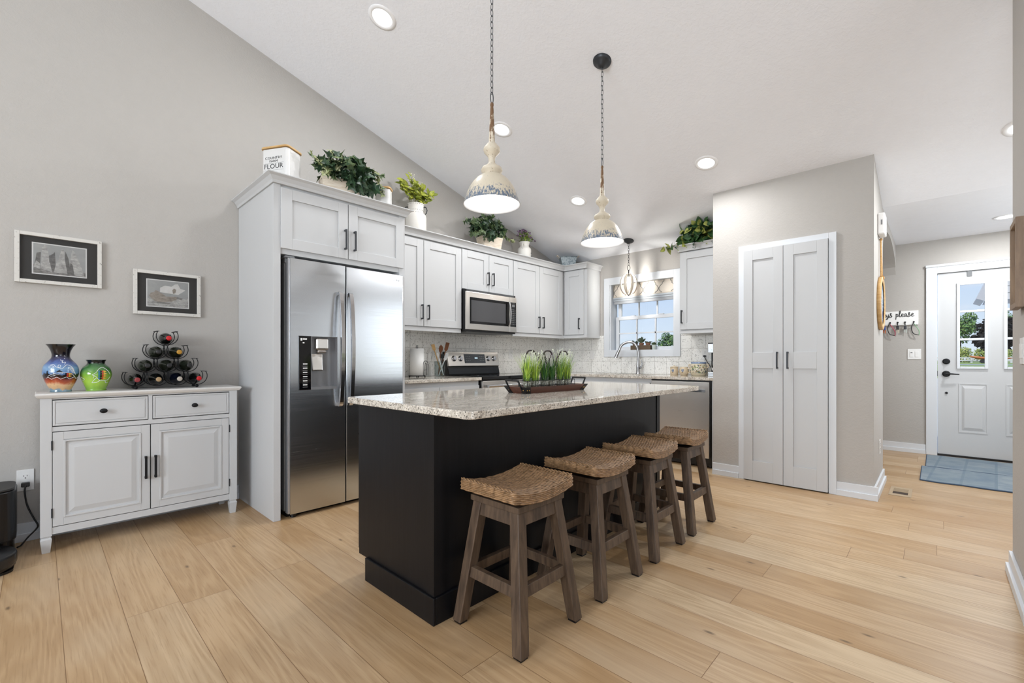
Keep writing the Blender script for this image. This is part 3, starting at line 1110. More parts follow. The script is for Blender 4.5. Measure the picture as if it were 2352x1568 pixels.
shaker(BF, 3.868, 4.50, 0.112, 0.682, t, M['white'])
SF = Face('-x', 4.565)
t = thing('base_cabinet', 'white sink base cabinet below the window', 'cabinet', (4.86, 2.78, 0), 0, 'white base cabinets')
mb = MB()
mb.box(4.565, 4.583, 2.24, 3.343, 0.10, 0.873).box(4.583, KX - 0.01, 2.24, 2.258, 0.10, 0.873).box(4.583, KX - 0.01, 3.325, 3.343, 0.10, 0.873).box(4.583, KX - 0.01, 2.258, 3.325, 0.10, 0.118)
mb.build('cabinet_box', M['white'], t)
MB().box(4.63, KX - 0.01, 2.24, 3.343, 0.0, 0.10).build('toe_kick', M['white'], t)
drawer_front(SF, 2.248, 3.335, 0.70, 0.832, t)
for a, b in ((2.248, 2.788), (2.794, 3.335)):
    shaker(SF, a, b, 0.112, 0.692, t, M['white'])
t = thing('filler_panel', 'narrow white filler strip between dishwasher and pantry wall', 'panel', (4.9, 1.59, 0))
MB().box(4.555, KX - 0.01, 1.543, 1.600, 0.0, 0.873).build('filler_board', M['white'], t, 0.001)

# countertops
t = thing('countertop', 'granite countertop between refrigerator and range', 'countertop', (2.57, 3.63, 0.875))
MB().box(2.092, 3.046, 3.300, GY - 0.009, 0.875, 0.905).build('slab', M['granite'], t, 0.004)
t = thing('countertop', 'L-shaped granite countertop under the window with a sink cut-out', 'countertop', (4.5, 3.0, 0.875))
mb = MB()
mb.prism([(x, y, 0.875) for x, y in ((3.850, 3.300), (4.53, 3.300), (4.53, 3.06), (KX - 0.009, 3.06), (KX - 0.009, GY - 0.009), (3.850, GY - 0.009))], (0, 0, 0.03))
mb.box(4.53, KX - 0.009, 1.543, 2.32, 0.875, 0.905)
mb.box(4.53, 4.62, 2.32, 3.06, 0.875, 0.905).box(4.99, KX - 0.009, 2.32, 3.06, 0.875, 0.905)
mb.build('slab', M['granite'], t, 0.003)
t = thing('sink', 'stainless undermount sink below the window', 'sink', (4.8, 2.69, 0.69))
mb = MB()
mb.box(4.60, 5.01, 2.30, 3.08, 0.69, 0.70)
for a in ((4.60, 4.612, 2.30, 3.08), (4.998, 5.01, 2.30, 3.08), (4.60, 5.01, 2.30, 2.312), (4.60, 5.01, 3.068, 3.08)):
    mb.box(*a, 0.70, 0.874)
mb.build('basin', M['steel'], t)
MB().lathe([(0.0, 0.004), (0.03, 0.004), (0.042, 0.0)], (4.8, 2.69, 0.70), 24).build('drain', M['chrome'], t)

# faucet
t = thing('faucet', 'brushed nickel gooseneck pull-down faucet at the sink', 'faucet', (5.075, 2.665, 0.905))
mb = MB()
mb.lathe([(0.030, 0), (0.030, 0.006), (0.024, 0.012), (0.021, 0.10), (0.0165, 0.16)], (5.075, 2.665, 0.905), 24)
P = catmull([(5.075, 2.665, 1.06), (5.075, 2.665, 1.19), (5.06, 2.70, 1.275), (5.04, 2.77, 1.300), (5.00, 2.845, 1.265), (4.985, 2.875, 1.20)], 8)
mb.tube(P, [0.0165] * (len(P) - 6) + [0.016] * 6, 14)
mb.build('gooseneck', M['nickel'], t)
mb = MB()
mb.tube([(4.987, 2.872, 1.205), (4.982, 2.890, 1.17), (4.978, 2.905, 1.135), (4.974, 2.915, 1.105)], [0.017, 0.018, 0.021, 0.022], 14)
mb.build('spray_head', M['nickel'], t)
mb = MB()
mb.tube([(5.075, 2.665, 0.985), (5.075, 2.625, 0.985)], 0.017, 14)
mb.tube([(5.075, 2.625, 0.985), (5.075, 2.610, 1.03), (5.075, 2.622, 1.075)], [0.009, 0.007, 0.005], 10)
mb.build('lever', M['nickel'], t)

# dishwasher
t = thing('dishwasher', 'stainless dishwasher with a curved bar handle beside the pantry wall', 'dishwasher', (4.86, 1.92, 0))
DF = Face('-x', 4.555)
MB().box(4.575, 5.12, 1.604, 2.234, 0.10, 0.870).build('tub', M['black'], t)
mb = MB()
DF.box(mb, 1.622, 2.226, 0.105, 0.858, -0.018, 0.022)
door = mb.build('door', M['steel_h'], t, 0.003)
mb = MB()
P = [(DF.pt(1.655 + (2.195 - 1.655) * i / 16, 0.772, 0.030 + 0.028 * math.sin(PI * i / 16) ** 0.8)) for i in range(17)]
mb.tube(P, 0.024, 4, flat=(0.75, 0.42), smooth=False)
DF.box(mb, 1.655, 1.672, 0.758, 0.786, 0.020, 0.034); DF.box(mb, 2.178, 2.195, 0.758, 0.786, 0.020, 0.034)
mb.build('handle', M['chrome'], door)
MB().box(4.60, 5.10, 1.604, 2.234, 0.012, 0.10).build('toe_panel', M['black'], t)
for u in (1.63, 2.20):
    MB().cyl((4.61, u, 0.0), (4.61, u, 0.02), 0.014).build('foot', M['black'], t)

# ------------------------------------------------------------------ microwave
t = thing('microwave', 'stainless over-the-range microwave with a dark glass window', 'microwave', (3.45, 3.76, 1.375))
MF = Face('-y', 3.575)
mb = MB().box(3.060, 3.832, 3.575, GY - 0.014, 1.380, 1.826)
mb.build('body', M['black'], t, 0.002)
mb = MB()
MF.box(mb, 3.060, 3.716, 1.400, 1.800, 0, 0.018)
door = mb.build('door', M['steel_h'], t, 0.003)
mb = MB()
MF.box(mb, 3.112, 3.708, 1.462, 1.742, 0.018, 0.0205)
mb.build('window', M['black_gloss'], door)
mb = MB()
MF.box(mb, 3.130, 3.650, 1.490, 1.712, 0.0205, 0.021)
mb.build('viewing_screen', plain('microwave_screen', '#4b4b4d', 0.12), door)
mb = MB()
P = catmull([MF.pt(3.690, 1.735, 0.018), MF.pt(3.690, 1.725, 0.045), MF.pt(3.690, 1.60, 0.062), MF.pt(3.690, 1.485, 0.045), MF.pt(3.690, 1.472, 0.018)], 7)
mb.tube(P, 0.014, 4, flat=(0.6, 1.0), smooth=False)
mb.build('handle', M['chrome'], door, 0.003)
mb = MB()
MF.box(mb, 3.719, 3.832, 1.400, 1.800, 0, 0.018)
cp = mb.build('control_side', M['steel_h'], t, 0.003)
mb = MB()
MF.box(mb, 3.727, 3.822, 1.462, 1.742, 0.018, 0.0205)
pn = mb.build('control_panel', M['black_gloss'], cp)
mb = MB()
MF.box(mb, 3.755, 3.800, 1.690, 1.715, 0.0205, 0.021)
for r in range(9):
    for k in range(3):
        MF.box(mb, 3.748 + k * 0.025, 3.760 + k * 0.025, 1.655 - r * 0.021, 1.662 - r * 0.021, 0.0205, 0.021)
mb.build('key_marking', M['grey_plastic'], pn)
mb = MB()
mb.tube([MF.pt(3.430 + 0.020 * math.cos(a), 1.772 + 0.010 * math.sin(a), 0.0185) for a in [2 * PI * i / 24 for i in range(24)]], 0.0009, 6, closed=True)
text_mesh(mb, MF, 'Whirlpool', 3.430, 1.772, 0.014, 0.0185)
mb.build('badge', M['paper'], door)
mb = MB()
for i in range(5):
    MF.box(mb, 3.08, 3.80, 1.806 + i * 0.004, 1.808 + i * 0.004, 0, 0.004)
mb.build('vent_grille', M['grey_plastic'], t)
MB().box(3.10, 3.80, 3.60, 3.90, 1.374, 1.380).build('grease_filter', M['grey_plastic'], t)

# ------------------------------------------------------------------ range
t = thing('range', 'stainless electric range with a black glass cooktop', 'range', (3.45, 3.6, 0))
RX0, RX1 = 3.055, 3.842
MB().box(RX0, RX1, 3.325, 3.93, 0.02, 0.872).build('body', M['black'], t)
mb = MB()
mb.box(RX0 - 0.004, RX1 + 0.004, 3.292, 3.93, 0.876, 0.912)
mb.build('cooktop', M['black_gloss'], t, 0.006, 3)
RF = Face('-y', 3.325)
mb = MB()
RF.box(mb, RX0 + 0.004, RX1 - 0.004, 0.225, 0.866, 0, 0.03)
door = mb.build('oven_door', M['steel_h'], t, 0.004)
mb = MB()
RF.box(mb, RX0 + 0.11, RX1 - 0.11, 0.36, 0.68, 0.03, 0.033)
mb.build('window', M['black_gloss'], door)
mb = MB()
mb.cyl(RF.pt(RX0 + 0.035, 0.815, 0.075), RF.pt(RX1 - 0.035, 0.815, 0.075), 0.0145, n=16)
for u in (RX0 + 0.06, RX1 - 0.06):
    RF.box(mb, u - 0.012, u + 0.012, 0.803, 0.827, 0.028, 0.075)
mb.build('handle', M['chrome'], door)
mb = MB()
RF.box(mb, RX0 + 0.004, RX1 - 0.004, 0.045, 0.215, 0, 0.026)
mb.build('drawer', M['steel_h'], t, 0.004)
for u in (RX0 + 0.05, RX1 - 0.05):
    for y in (3.36, 3.88):
        MB().cyl((u, y, 0.0), (u, y, 0.022), 0.016).build('foot', M['black'], t)
# backguard, leaning back
mb = MB()
mb.hexa([(RX0, 3.845, 0.912), (RX1, 3.845, 0.912), (RX1, 3.945, 0.912), (RX0, 3.945, 0.912)], [(RX0, 3.905, 1.170), (RX1, 3.905, 1.170), (RX1, 3.945, 1.170), (RX0, 3.945, 1.170)])
bg = mb.build('backguard', M['black'], t, 0.002)
def bgp(x, z, o=0.0):
    k = (z - 0.912) / (1.170 - 0.912)
    return Vector((x, 3.845 + 0.06 * k - o, z + o * 0.23))
def bgbox(mb, x0, x1, z0, z1, o0, o1):
    mb.hexa([bgp(x0, z0, o1), bgp(x1, z0, o1), bgp(x1, z0, o0), bgp(x0, z0, o0)], [bgp(x0, z1, o1), bgp(x1, z1, o1), bgp(x1, z1, o0), bgp(x0, z1, o0)])
mb = MB()
bgbox(mb, RX0 + 0.002, RX1 - 0.002, 1.005, 1.164, 0, 0.026)
pl = mb.build('control_panel', M['steel_h'], bg, 0.003)
mb = MB()
bgbox(mb, RX0 + 0.004, RX1 - 0.02, 0.918, 0.985, 0, 0.012)
mb.build('vent_strip', plain('range_dark_steel', '#3a3c3f', 0.25, 0.9), bg, 0.002)
mb = MB()
bgbox(mb, 3.292, 3.612, 1.036, 1.138, 0.026, 0.028)
ds = mb.build('display', plain('range_display', '#3d4146', 0.15), pl)
mb = MB()
mb.mat(0)
for i in range(4):
    bgbox(mb, 3.452 + i * 0.010 + (0.004 if i > 1 else 0), 3.458 + i * 0.010 + (0.004 if i > 1 else 0), 1.088, 1.100, 0.028, 0.0285)
mb.mat(1)
for r in range(3):
    for k in range(3):
        for u in (3.315, 3.525):
            bgbox(mb, u + k * 0.026, u + k * 0.026 + 0.014, 1.108 - r * 0.022, 1.113 - r * 0.022, 0.028, 0.0285)
mb.build('display_marking', [plain('clock_digits', '#d8f2ff', 0.5, emit='#bfe9ff', estr=2.0), M['grey_plastic']], ds)
for u in (3.141, 3.235, 3.660, 3.752):
    mb = MB()
    c0, c1 = bgp(u, 1.087, 0.026), bgp(u, 1.087, 0.052)
    mb.tube([c0, c0 + (c1 - c0) * 0.3, c0 + (c1 - c0) * 0.32, c1], [0.031, 0.031, 0.024, 0.022], 22)
    d = (c1 - c0).normalized()
    bgbox(mb, u - 0.005, u + 0.005, 1.067, 1.107, 0.050, 0.062)
    mb.build('knob', M['chrome'], pl)
for cx_, cy_, r in ((3.25, 3.44, 0.10), (3.64, 3.44, 0.10), (3.25, 3.69, 0.085), (3.64, 3.69, 0.085)):
    MB().lathe([(r - 0.003, 0), (r, 0)], (cx_, cy_, 0.9125), 40, False, False).build('burner_ring', M['grey_plastic'], t)

# ------------------------------------------------------------------ island
t = thing('kitchen_island', 'long black-stained kitchen island with a plinth', 'island', (2.14, 1.8, 0))
mb = MB()
mb.box(1.112, 3.165, 1.492, 2.120, 0.105, 0.867)
mb.build('cabinet_body', M['black_wood'], t, 0.002)
MB().box(1.112, 3.165, 1.492, 2.040, 0.0, 0.105).build('toe_kick', M['black_wood'], t)
for pts_ in ([(1.107, 1.487), (1.160, 1.487), (1.160, 1.492), (1.112, 1.492), (1.112, 1.535), (1.107, 1.535)], [(3.120, 1.487), (3.165, 1.487), (3.165, 1.492), (3.120, 1.492)]):
    MB().prism([(a, b, 0.113) for a, b in pts_], (0, 0, 0.753)).build('corner_post', M['black_wood'], t)
mb = MB()
mb.box(1.098, 1.112, 1.478, 2.035, 0.0, 0.112).box(1.112, 3.178, 1.478, 1.492, 0.0, 0.112).box(3.165, 3.178, 1.492, 2.035, 0.0, 0.112)
mb.build('plinth', M['black_wood'], t, 0.003)
for i in range(4):
    u0 = 1.12 + i * 0.512
    mb = MB().box(u0, u0 + 0.505, 2.120, 2.140, 0.125, 0.70)
    mb.box(u0, u0 + 0.505, 2.120, 2.140, 0.71, 0.855)
    mb.build('door', M['black_wood'], t, 0.002)
t = thing('island_countertop', 'speckled polished granite slab on the black island', 'countertop', (2.12, 1.66, 0.867))
mb = MB()
def rr(x0, x1, y0, y1, r, n=5):
    P = []
    for cx_, cy_, a0 in ((x1 - r, y0 + r, -PI / 2), (x1 - r, y1 - r, 0), (x0 + r, y1 - r, PI / 2), (x0 + r, y0 + r, PI)):
        for i in range(n + 1):
            a = a0 + PI / 2 * i / n
            P.append((cx_ + r * math.cos(a), cy_ + r * math.sin(a)))
    return P
mb.prism([(x, y, 0.867) for x, y in rr(1.056, 3.205, 1.208, 2.150, 0.03)], (0, 0, 0.030))
mb.build('slab', M['granite'], t, 0.004, 3)
# ------------------------------------------------------------------ bar stools
def make_stool(label):
    t = thing('bar_stool', label, 'bar stool', (0, 0, 0), 0, 'bar stools along the island')
    hx, hy, lw = 0.190, 0.192, 0.046
    tx, ty, zt = 0.134, 0.126, 0.506
    for sx in (-1, 1):
        for sy in (-1, 1):
            def quad(ox, oy, z):
                P = [(sx * ox, sy * oy, z), (sx * (ox - lw), sy * oy, z), (sx * (ox - lw), sy * (oy - lw), z), (sx * ox, sy * (oy - lw), z)]
                return P if sx * sy > 0 else P[::-1]
            mb = MB().hexa(quad(hx, hy, 0.008), quad(tx, ty, zt))
            leg = mb.build('leg', M['stool_wood'], t, 0.003, local=True)
            px_, py_ = sx * (hx - lw / 2 - 0.001), sy * (hy - lw / 2 - 0.001)
            mb = MB().box(px_ - 0.019, px_ + 0.019, py_ - 0.019, py_ + 0.019, 0.0, 0.0085)
            mb.build('foot_pad', M['black'], leg, local=True)
    def at(h, o, z):            # outer half-width of the splayed legs at height z
        return o + (h - o) * (1 - z / zt)
    def rail(axis, s, z0, z1, inset, name):
        mb = MB()
        def row(z):
            a = at(hx, tx, z) - lw * 0.9
            b = at(hy, ty, z)
            if axis == 'x':
                y1, y0 = b - inset, b - inset - 0.024
                return [(-a, s * y1, z), (-a, s * y0, z), (a, s * y0, z), (a, s * y1, z)]
            a2 = at(hy, ty, z) - lw * 0.9
            b2 = at(hx, tx, z)
            x1, x0 = b2 - inset, b2 - inset - 0.024
            return [(s * x1, a2, z), (s * x0, a2, z), (s * x0, -a2, z), (s * x1, -a2, z)]
        r0, r1 = row(z0), row(z1)
        if s < 0:
            mb.hexa(r0[::-1], r1[::-1])
        else:
            mb.hexa(r0, r1)
        mb.build(name, M['stool_wood'], t, 0.002, local=True)
    for s in (-1, 1):
        rail('x', s, 0.452, 0.506, 0.006, 'apron')
        rail('y', s, 0.452, 0.506, 0.006, 'apron')
        rail('x', s, 0.196, 0.238, 0.010, 'stretcher')
        rail('y', s, 0.196, 0.238, 0.010, 'stretcher')
    MB().box(-0.142, 0.142, -0.134, 0.134, 0.506, 0.530).build('top_frame', M['stool_wood'], t, 0.002, local=True)
    mb = MB().lathe([(0.085, 0.530), (0.085, 0.538), (0.07, 0.538), (0.07, 0.550)], n=28)
    mb.build('swivel', M['black'], t, local=True)
    # woven seat: rattan strands across the saddle and round the rim, over a dark core
    W, D = 0.182, 0.150
    def sag(x):
        return 0.574 + 0.024 * (x / W) ** 2
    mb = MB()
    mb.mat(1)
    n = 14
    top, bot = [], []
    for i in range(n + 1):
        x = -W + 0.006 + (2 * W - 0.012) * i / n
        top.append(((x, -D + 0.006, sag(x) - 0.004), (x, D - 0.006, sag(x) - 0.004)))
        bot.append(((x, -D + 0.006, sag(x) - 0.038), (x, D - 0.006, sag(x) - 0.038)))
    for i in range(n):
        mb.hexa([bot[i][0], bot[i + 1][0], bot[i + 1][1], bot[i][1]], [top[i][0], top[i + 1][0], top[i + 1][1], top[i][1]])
    mb.mat(0)
    rnd = random.Random(3)
    rows = 36
    for k in range(rows):
        y = -D + 0.007 + (2 * D - 0.014) * k / (rows - 1)
        P, R = [], []
        m = 52
        ph = PI * (k % 2)
        jit = rnd.uniform(-0.0006, 0.0006)
        for i in range(m + 1):
            x = -W + 0.003 + (2 * W - 0.006) * i / m
            P.append((x, y + jit, sag(x) - 0.0015 + 0.0015 * math.sin(2 * PI * 6.5 * i / m + ph)))
        mb.tube(P, 0.0041, 6)
    per = []
    q = 40
    for i in range(q): per.append((-W + 0.012 + (2 * W - 0.024) * i / q, -D))
    for i in range(1, 4): per.append((W - 0.012 + 0.012 * math.sin(PI / 2 * i / 4), -D + 0.012 - 0.012 * math.cos(PI / 2 * i / 4)))
    for i in range(q * 4 // 5): per.append((W, -D + 0.012 + (2 * D - 0.024) * i / (q * 4 // 5)))
    for i in range(1, 4): per.append((W - 0.012 + 0.012 * math.cos(PI / 2 * i / 4), D - 0.012 + 0.012 * math.sin(PI / 2 * i / 4)))
    per += [(-x, -y) for x, y in per]
    for r in range(6):
        z = -0.005 - 0.0068 * r
        P = []
        L = len(per)
        for i, (x, y) in enumerate(per):
            k = 1 + 0.009 * math.sin(2 * PI * 26 * i / L + PI * (r % 2))
            P.append((x * k, y * k, sag(x) + z))
        mb.tube(P, 0.0041, 6, closed=True)
    # twisted braid along the two raised ends
    for s in (-1, 1):
        for ph in (0, PI):
            mb.tube([(s * (W - 0.004) + 0.003 * math.sin(26 * i * 0.26 + ph), -D + 0.004 + (2 * D - 0.008) * i / 90, sag(W) + 0.0015 + 0.003 * math.cos(26 * i * 0.26 + ph)) for i in range(91)], 0.003, 5)
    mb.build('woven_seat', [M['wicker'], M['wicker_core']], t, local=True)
    return t
stools = ((1.367, 1.262, 0.0, 'nearest wicker-topped wooden bar stool at the near island corner'),
          (1.905, 1.262, -0.01, 'second wicker-topped bar stool from the near island corner'),
          (2.432, 1.262, 0.035, 'third wicker-topped bar stool from the near island corner'),
          (2.935, 1.262, 0.075, 'farthest wicker-topped bar stool, beside the dishwasher'))
proto = make_stool(stools[0][3])
for i, (x, y, sr, lab) in enumerate(stools):
    o = proto if i == 0 else copy_tree(proto)
    o.location = (x, y, 0)
    WL[o.name] = Vector((x, y, 0))
    o['label'] = lab
    for ch in o.children:
        if ch.name.startswith('woven_seat'):
            ch.rotation_euler = (0, 0, sr)

# ------------------------------------------------------------------ pendants
def mat_shade():
    q = NT('worn_cream_blue_enamel')
    v = q.coord((105, 105, 3.5))
    a = q.noise(v, 1.0, 5, 0.75)
    tc = q.n('ShaderNodeTexCoord')
    s = q.n('ShaderNodeSeparateXYZ')
    q.l(tc.outputs['Object'], s.inputs[0])
    thr = q.n('ShaderNodeMapRange')
    thr.inputs[1].default_value = 0.0
    thr.inputs[2].default_value = 0.125
    thr.inputs[3].default_value = 0.41
    thr.inputs[4].default_value = 0.70
    q.l(s.outputs[2], thr.inputs[0])
    d = q.math('SUBTRACT', a, thr.outputs[0])
    f = q.ramp(d, [(0.0, (0, 0, 0)), (0.05, (1, 1, 1))])
    wear = q.noise(q.coord((9, 9, 9), (2, 1, 4)), 1.0, 6, 0.75)
    c0 = q.mix(q.ramp(wear, [(0.60, (0, 0, 0)), (0.66, (1, 1, 1))]), lin('#cdc2ad'), lin('#8d775c'))
    q.l(q.mix(f, c0, lin('#627082')), q.b.inputs['Base Color'])
    q.set(Roughness=0.35)
    return q.m
M['shade'] = mat_shade()
M['shade_in'] = plain('white_enamel', '#dededc', 0.5)
def mat_stem():
    q = NT('worn_cream_stem')
    a = q.noise(q.coord((14, 14, 14)), 1.0, 6, 0.75)
    b = q.noise(q.coord((90, 90, 9)), 1.0, 4, 0.7)
    tc = q.n('ShaderNodeTexCoord')
    s = q.n('ShaderNodeSeparateXYZ')
    q.l(tc.outputs['Object'], s.inputs[0])
    up = q.n('ShaderNodeMapRange')
    up.inputs[1].default_value = 0.30
    up.inputs[2].default_value = 0.50
    up.inputs[3].default_value = 0.0
    up.inputs[4].default_value = 0.17
    q.l(s.outputs[2], up.inputs[0])
    d = q.math('ADD', q.math('ADD', q.math('MULTIPLY', a, 0.65), q.math('MULTIPLY', b, 0.35)), up.outputs[0])
    q.l(q.mix(q.ramp(d, [(0.555, (0, 0, 0)), (0.60, (1, 1, 1))]), lin('#cfc4b0'), lin('#725438')), q.b.inputs['Base Color'])
    q.set(Roughness=0.5)
    return q.m
M['stem'] = mat_stem()
M['bulb_big'] = plain('pendant_bulb', '#ffffff', 0.5, emit='#f4f7ff', estr=62)

def chain_mesh(mb, x, y, z0, z1, L=0.036, w=0.0085, r=0.0019):
    n = max(2, int(round((z1 - z0) / (L - 2.6 * r))))
    step = (z1 - z0) / n
    hl = (step + 2.6 * r) / 2
    for i in range(n):
        zc_ = z0 + step * (i + 0.5)
        P = []
        for k in range(14):
            a = 2 * PI * k / 14
            p = (w * math.cos(a), (hl - w) * (1 if math.sin(a) > 0 else -1) * (1 if abs(math.sin(a)) > 0.02 else 0) + w * math.sin(a))
            P.append((x + p[0] * (1 if i % 2 else 0.15), y + p[0] * (0.15 if i % 2 else 1), zc_ + p[1]))
        mb.tube(P, r, 6, closed=True)

def island_pendant(x, y, label):
    zr = 1.893
    zceil = zc(x)
    t = thing('pendant_light', label, 'pendant light', (x, y, zr), 0, 'island pendants')
    mb = MB()
    mb.xf = Matrix.Translation((x, y, zceil)) @ Matrix.Rotation(math.atan(SL), 4, 'Y')
    mb.lathe([(0.010, -0.048), (0.022, -0.045), (0.030, -0.030), (0.050, -0.022), (0.062, -0.010), (0.064, -0.001)], n=32)
    mb.build('canopy', M['bronze'], t)
    mb = MB()
    chain_mesh(mb, x, y, 2.475, zceil - 0.045)
    # longer end link and the loop on the stem
    mb.tube([(x + 0.010 * math.cos(a), y, 2.452 + 0.030 * math.sin(a)) for a in [2 * PI * k / 18 for k in range(18)]], 0.0028, 6, closed=True)
    mb.build('chain', M['chain'], t)
    mb = MB()
    mb.lathe([(0.004, 2.428), (0.009, 2.424), (0.0095, 2.414), (0.0075, 2.405), (0.009, 2.395), (0.0165, 2.222), (0.018, 2.216), (0.026, 2.210), (0.030, 2.204), (0.042, 2.190), (0.0445, 2.178), (0.040, 2.166), (0.022, 2.146), (0.0175, 2.132), (0.0175, 2.112), (0.024, 2.104), (0.030, 2.098), (0.050, 2.086), (0.056, 2.076), (0.055, 2.066), (0.044, 2.056), (0.042, 2.044)], (x, y, 0), 32)
    mb.build('stem', M['stem'], t)
    prof = [(0.020, 2.050), (0.048, 2.046), (0.062, 2.040), (0.082, 2.025), (0.101, 2.004), (0.118, 1.976), (0.132, 1.945), (0.142, 1.915), (0.1495, 1.893)]
    mb = MB()
    mb.mat(0)
    mb.lathe(prof, (x, y, 0), 48, False, False)
    mb.mat(1)
    mb.lathe([(0.1495, 1.893), (0.1465, 1.893), (0.139, 1.916), (0.129, 1.945), (0.115, 1.974), (0.098, 2.001), (0.079, 2.021), (0.060, 2.036), (0.020, 2.044)], (x, y, 0), 48, False, False)
    mb.build('shade', [M['shade'], M['shade_in']], t)
    mb = MB().lathe([(0.018, 2.044), (0.018, 2.000)], (x, y, 0), 16)
    mb.build('socket', M['plate'], t)
    MB().ball((x, y, 1.968), 0.030, 0.030, 0.034).build('bulb', M['bulb_big'], t)
island_pendant(1.628, 1.687, 'nearer bell-shaped cream and blue pendant over the island')
island_pendant(2.685, 1.681, 'farther bell-shaped cream and blue pendant over the island')

x, y = 4.896, 2.695
t = thing('pendant_light', 'small globe pendant of curved pale strips over the sink', 'pendant light', (x, y, 1.865))
mb = MB()
mb.xf = Matrix.Translation((x, y, zc(x))) @ Matrix.Rotation(math.atan(SL), 4, 'Y')
mb.lathe([(0.008, -0.042), (0.018, -0.040), (0.026, -0.026), (0.046, -0.020), (0.060, -0.010), (0.062, -0.001)], n=28)
mb.build('canopy', M['bronze'], t)
mb = MB()
chain_mesh(mb, x, y, 2.225, zc(x) - 0.040, 0.034, 0.0085, 0.002)
mb.tube([(x + 0.017 * math.cos(a) * 0.7, y + 0.017 * math.cos(a) * -0.7, 2.190 + 0.030 * math.sin(a)) for a in [2 * PI * k / 20 for k in range(20)]], 0.003, 6, closed=True)
mb.cyl((x, y, 2.115), (x, y, 2.165), 0.006, n=10)
mb.build('chain', M['iron'], t)
mb = MB()
for k in range(8):
    a = 2 * PI * k / 8 + 0.111
    ca, sa = math.cos(a), math.sin(a)
    vs, fs = [], []
    m = 18
    for i in range(m + 1):
        th_ = -PI / 2 + PI * i / m
        rr_ = 0.012 + 0.093 * math.cos(th_) ** 0.85 if 0 < i < m else 0.012
        zz = 1.990 + 0.126 * math.sin(th_)
        hw = 0.007 + 0.011 * math.cos(th_)
        for wv in (-1, 1):
            for dr in (0, 0.004):
                r2 = rr_ - dr
                vs.append((x + ca * r2 - sa * hw * wv, y + sa * r2 + ca * hw * wv, zz))
    for i in range(m):
        b = i * 4
        for p, q_ in ((0, 2), (2, 3), (3, 1), (1, 0)):
            fs.append((b + p, b + q_, b + 4 + q_, b + 4 + p))
    mb.add(vs, fs, True)
mb.build('strip_globe', plain('pale_washed_wood_strips', '#cfc4b4', 0.3), t)
mb = MB()
mb.lathe([(0.016, 2.075), (0.016, 2.116), (0.010, 2.120)], (x, y, 0), 16)
mb.lathe([(0.010, 1.866), (0.016, 1.864), (0.004, 1.852)], (x, y, 0), 14)
mb.box(x - 0.022, x + 0.022, y - 0.003, y + 0.003, 1.862, 1.868)
mb.build('socket', M['bronze'], t)
mb = MB()
mb.lathe([(0.009, 2.074), (0.012, 2.06), (0.020, 2.035), (0.022, 2.01), (0.016, 1.985), (0.0, 1.978)], (x, y, 0), 18)
mb.build('bulb', plain('sink_bulb', '#ffffff', 0.4, emit='#fdfaf4', estr=380), t)

# ------------------------------------------------------------------ sideboard
t = thing('sideboard', 'white two-door sideboard with black pulls against the left wall', 'sideboard', (0.485, 3.78, 0))
SBF = Face('-y', 3.605)
YB = GY - 0.035
mb = MB()
mb.box(0.020, 0.050, 3.612, YB, 0.10, 0.862).box(0.918, 0.948, 3.612, YB, 0.10, 0.862)
mb.box(0.03, 0.94, YB - 0.012, YB, 0.10, 0.862).box(0.03, 0.94, 3.64, YB, 0.10, 0.118)
mb.box(0.048, 0.918, 3.608, 3.64, 0.100, 0.139)
mb.box(0.048, 0.918, 3.608, 3.64, 0.677, 0.704)
mb.box(0.048, 0.918, 3.608, 3.64, 0.858, 0.866)
mb.box(0.473, 0.493, 3.608, 3.64, 0.704, 0.858)
mb.build('carcass', M['white'], t, 0.001)
mb = MB().box(0.05, 0.918, 3.640, 3.65, 0.12, 0.858)
mb.build('inner_gap', M['dark_gap'], t)
for x0, x1 in ((0.002, 0.048), (0.918, 0.965)):
    for y0, y1 in ((3.604, 3.650), (YB - 0.046, YB)):
        mb = MB()
        mb.box(x0, x1, y0, y1, 0.092, 0.866)
        mb.box(x0 + 0.004, x1 - 0.004, y0 + 0.004, y1 - 0.004, 0.084, 0.092)
        cx_, cy_ = (x0 + x1) / 2, (y0 + y1) / 2
        def sq(h, z): return [(cx_ - h, cy_ - h, z), (cx_ + h, cy_ - h, z), (cx_ + h, cy_ + h, z), (cx_ - h, cy_ + h, z)]
        mb.hexa(sq(0.0165, 0.0), sq(0.0235, 0.075))
        mb.hexa(sq(0.0235, 0.075), sq(0.0200, 0.084))
        mb.build('leg', M['white'], t, 0.0012)
mb = MB()
prof = [(0.0, 0.866), (0.006, 0.868), (0.012, 0.876), (0.016, 0.884), (0.016, 0.889), (0.012, 0.893)]
def ring(o, z): return [(-0.002 - o, 3.603 - o, z), (0.972 + o, 3.603 - o, z), (0.972 + o, YB, z), (-0.002 - o, YB, z)]
vs = []
for o, z in prof: vs += ring(o, z)
fs = [(3, 2, 1, 0)]
for i in range(len(prof) - 1):
    for k in range(4):
        a, b = i * 4 + k, i * 4 + (k + 1) % 4
        fs.append((a, b, b + 4, a + 4))
fs.append(tuple(range(len(vs) - 4, len(vs))))
mb.add(vs, fs, False)
mb.build('table_top', M['offwhite'], t)
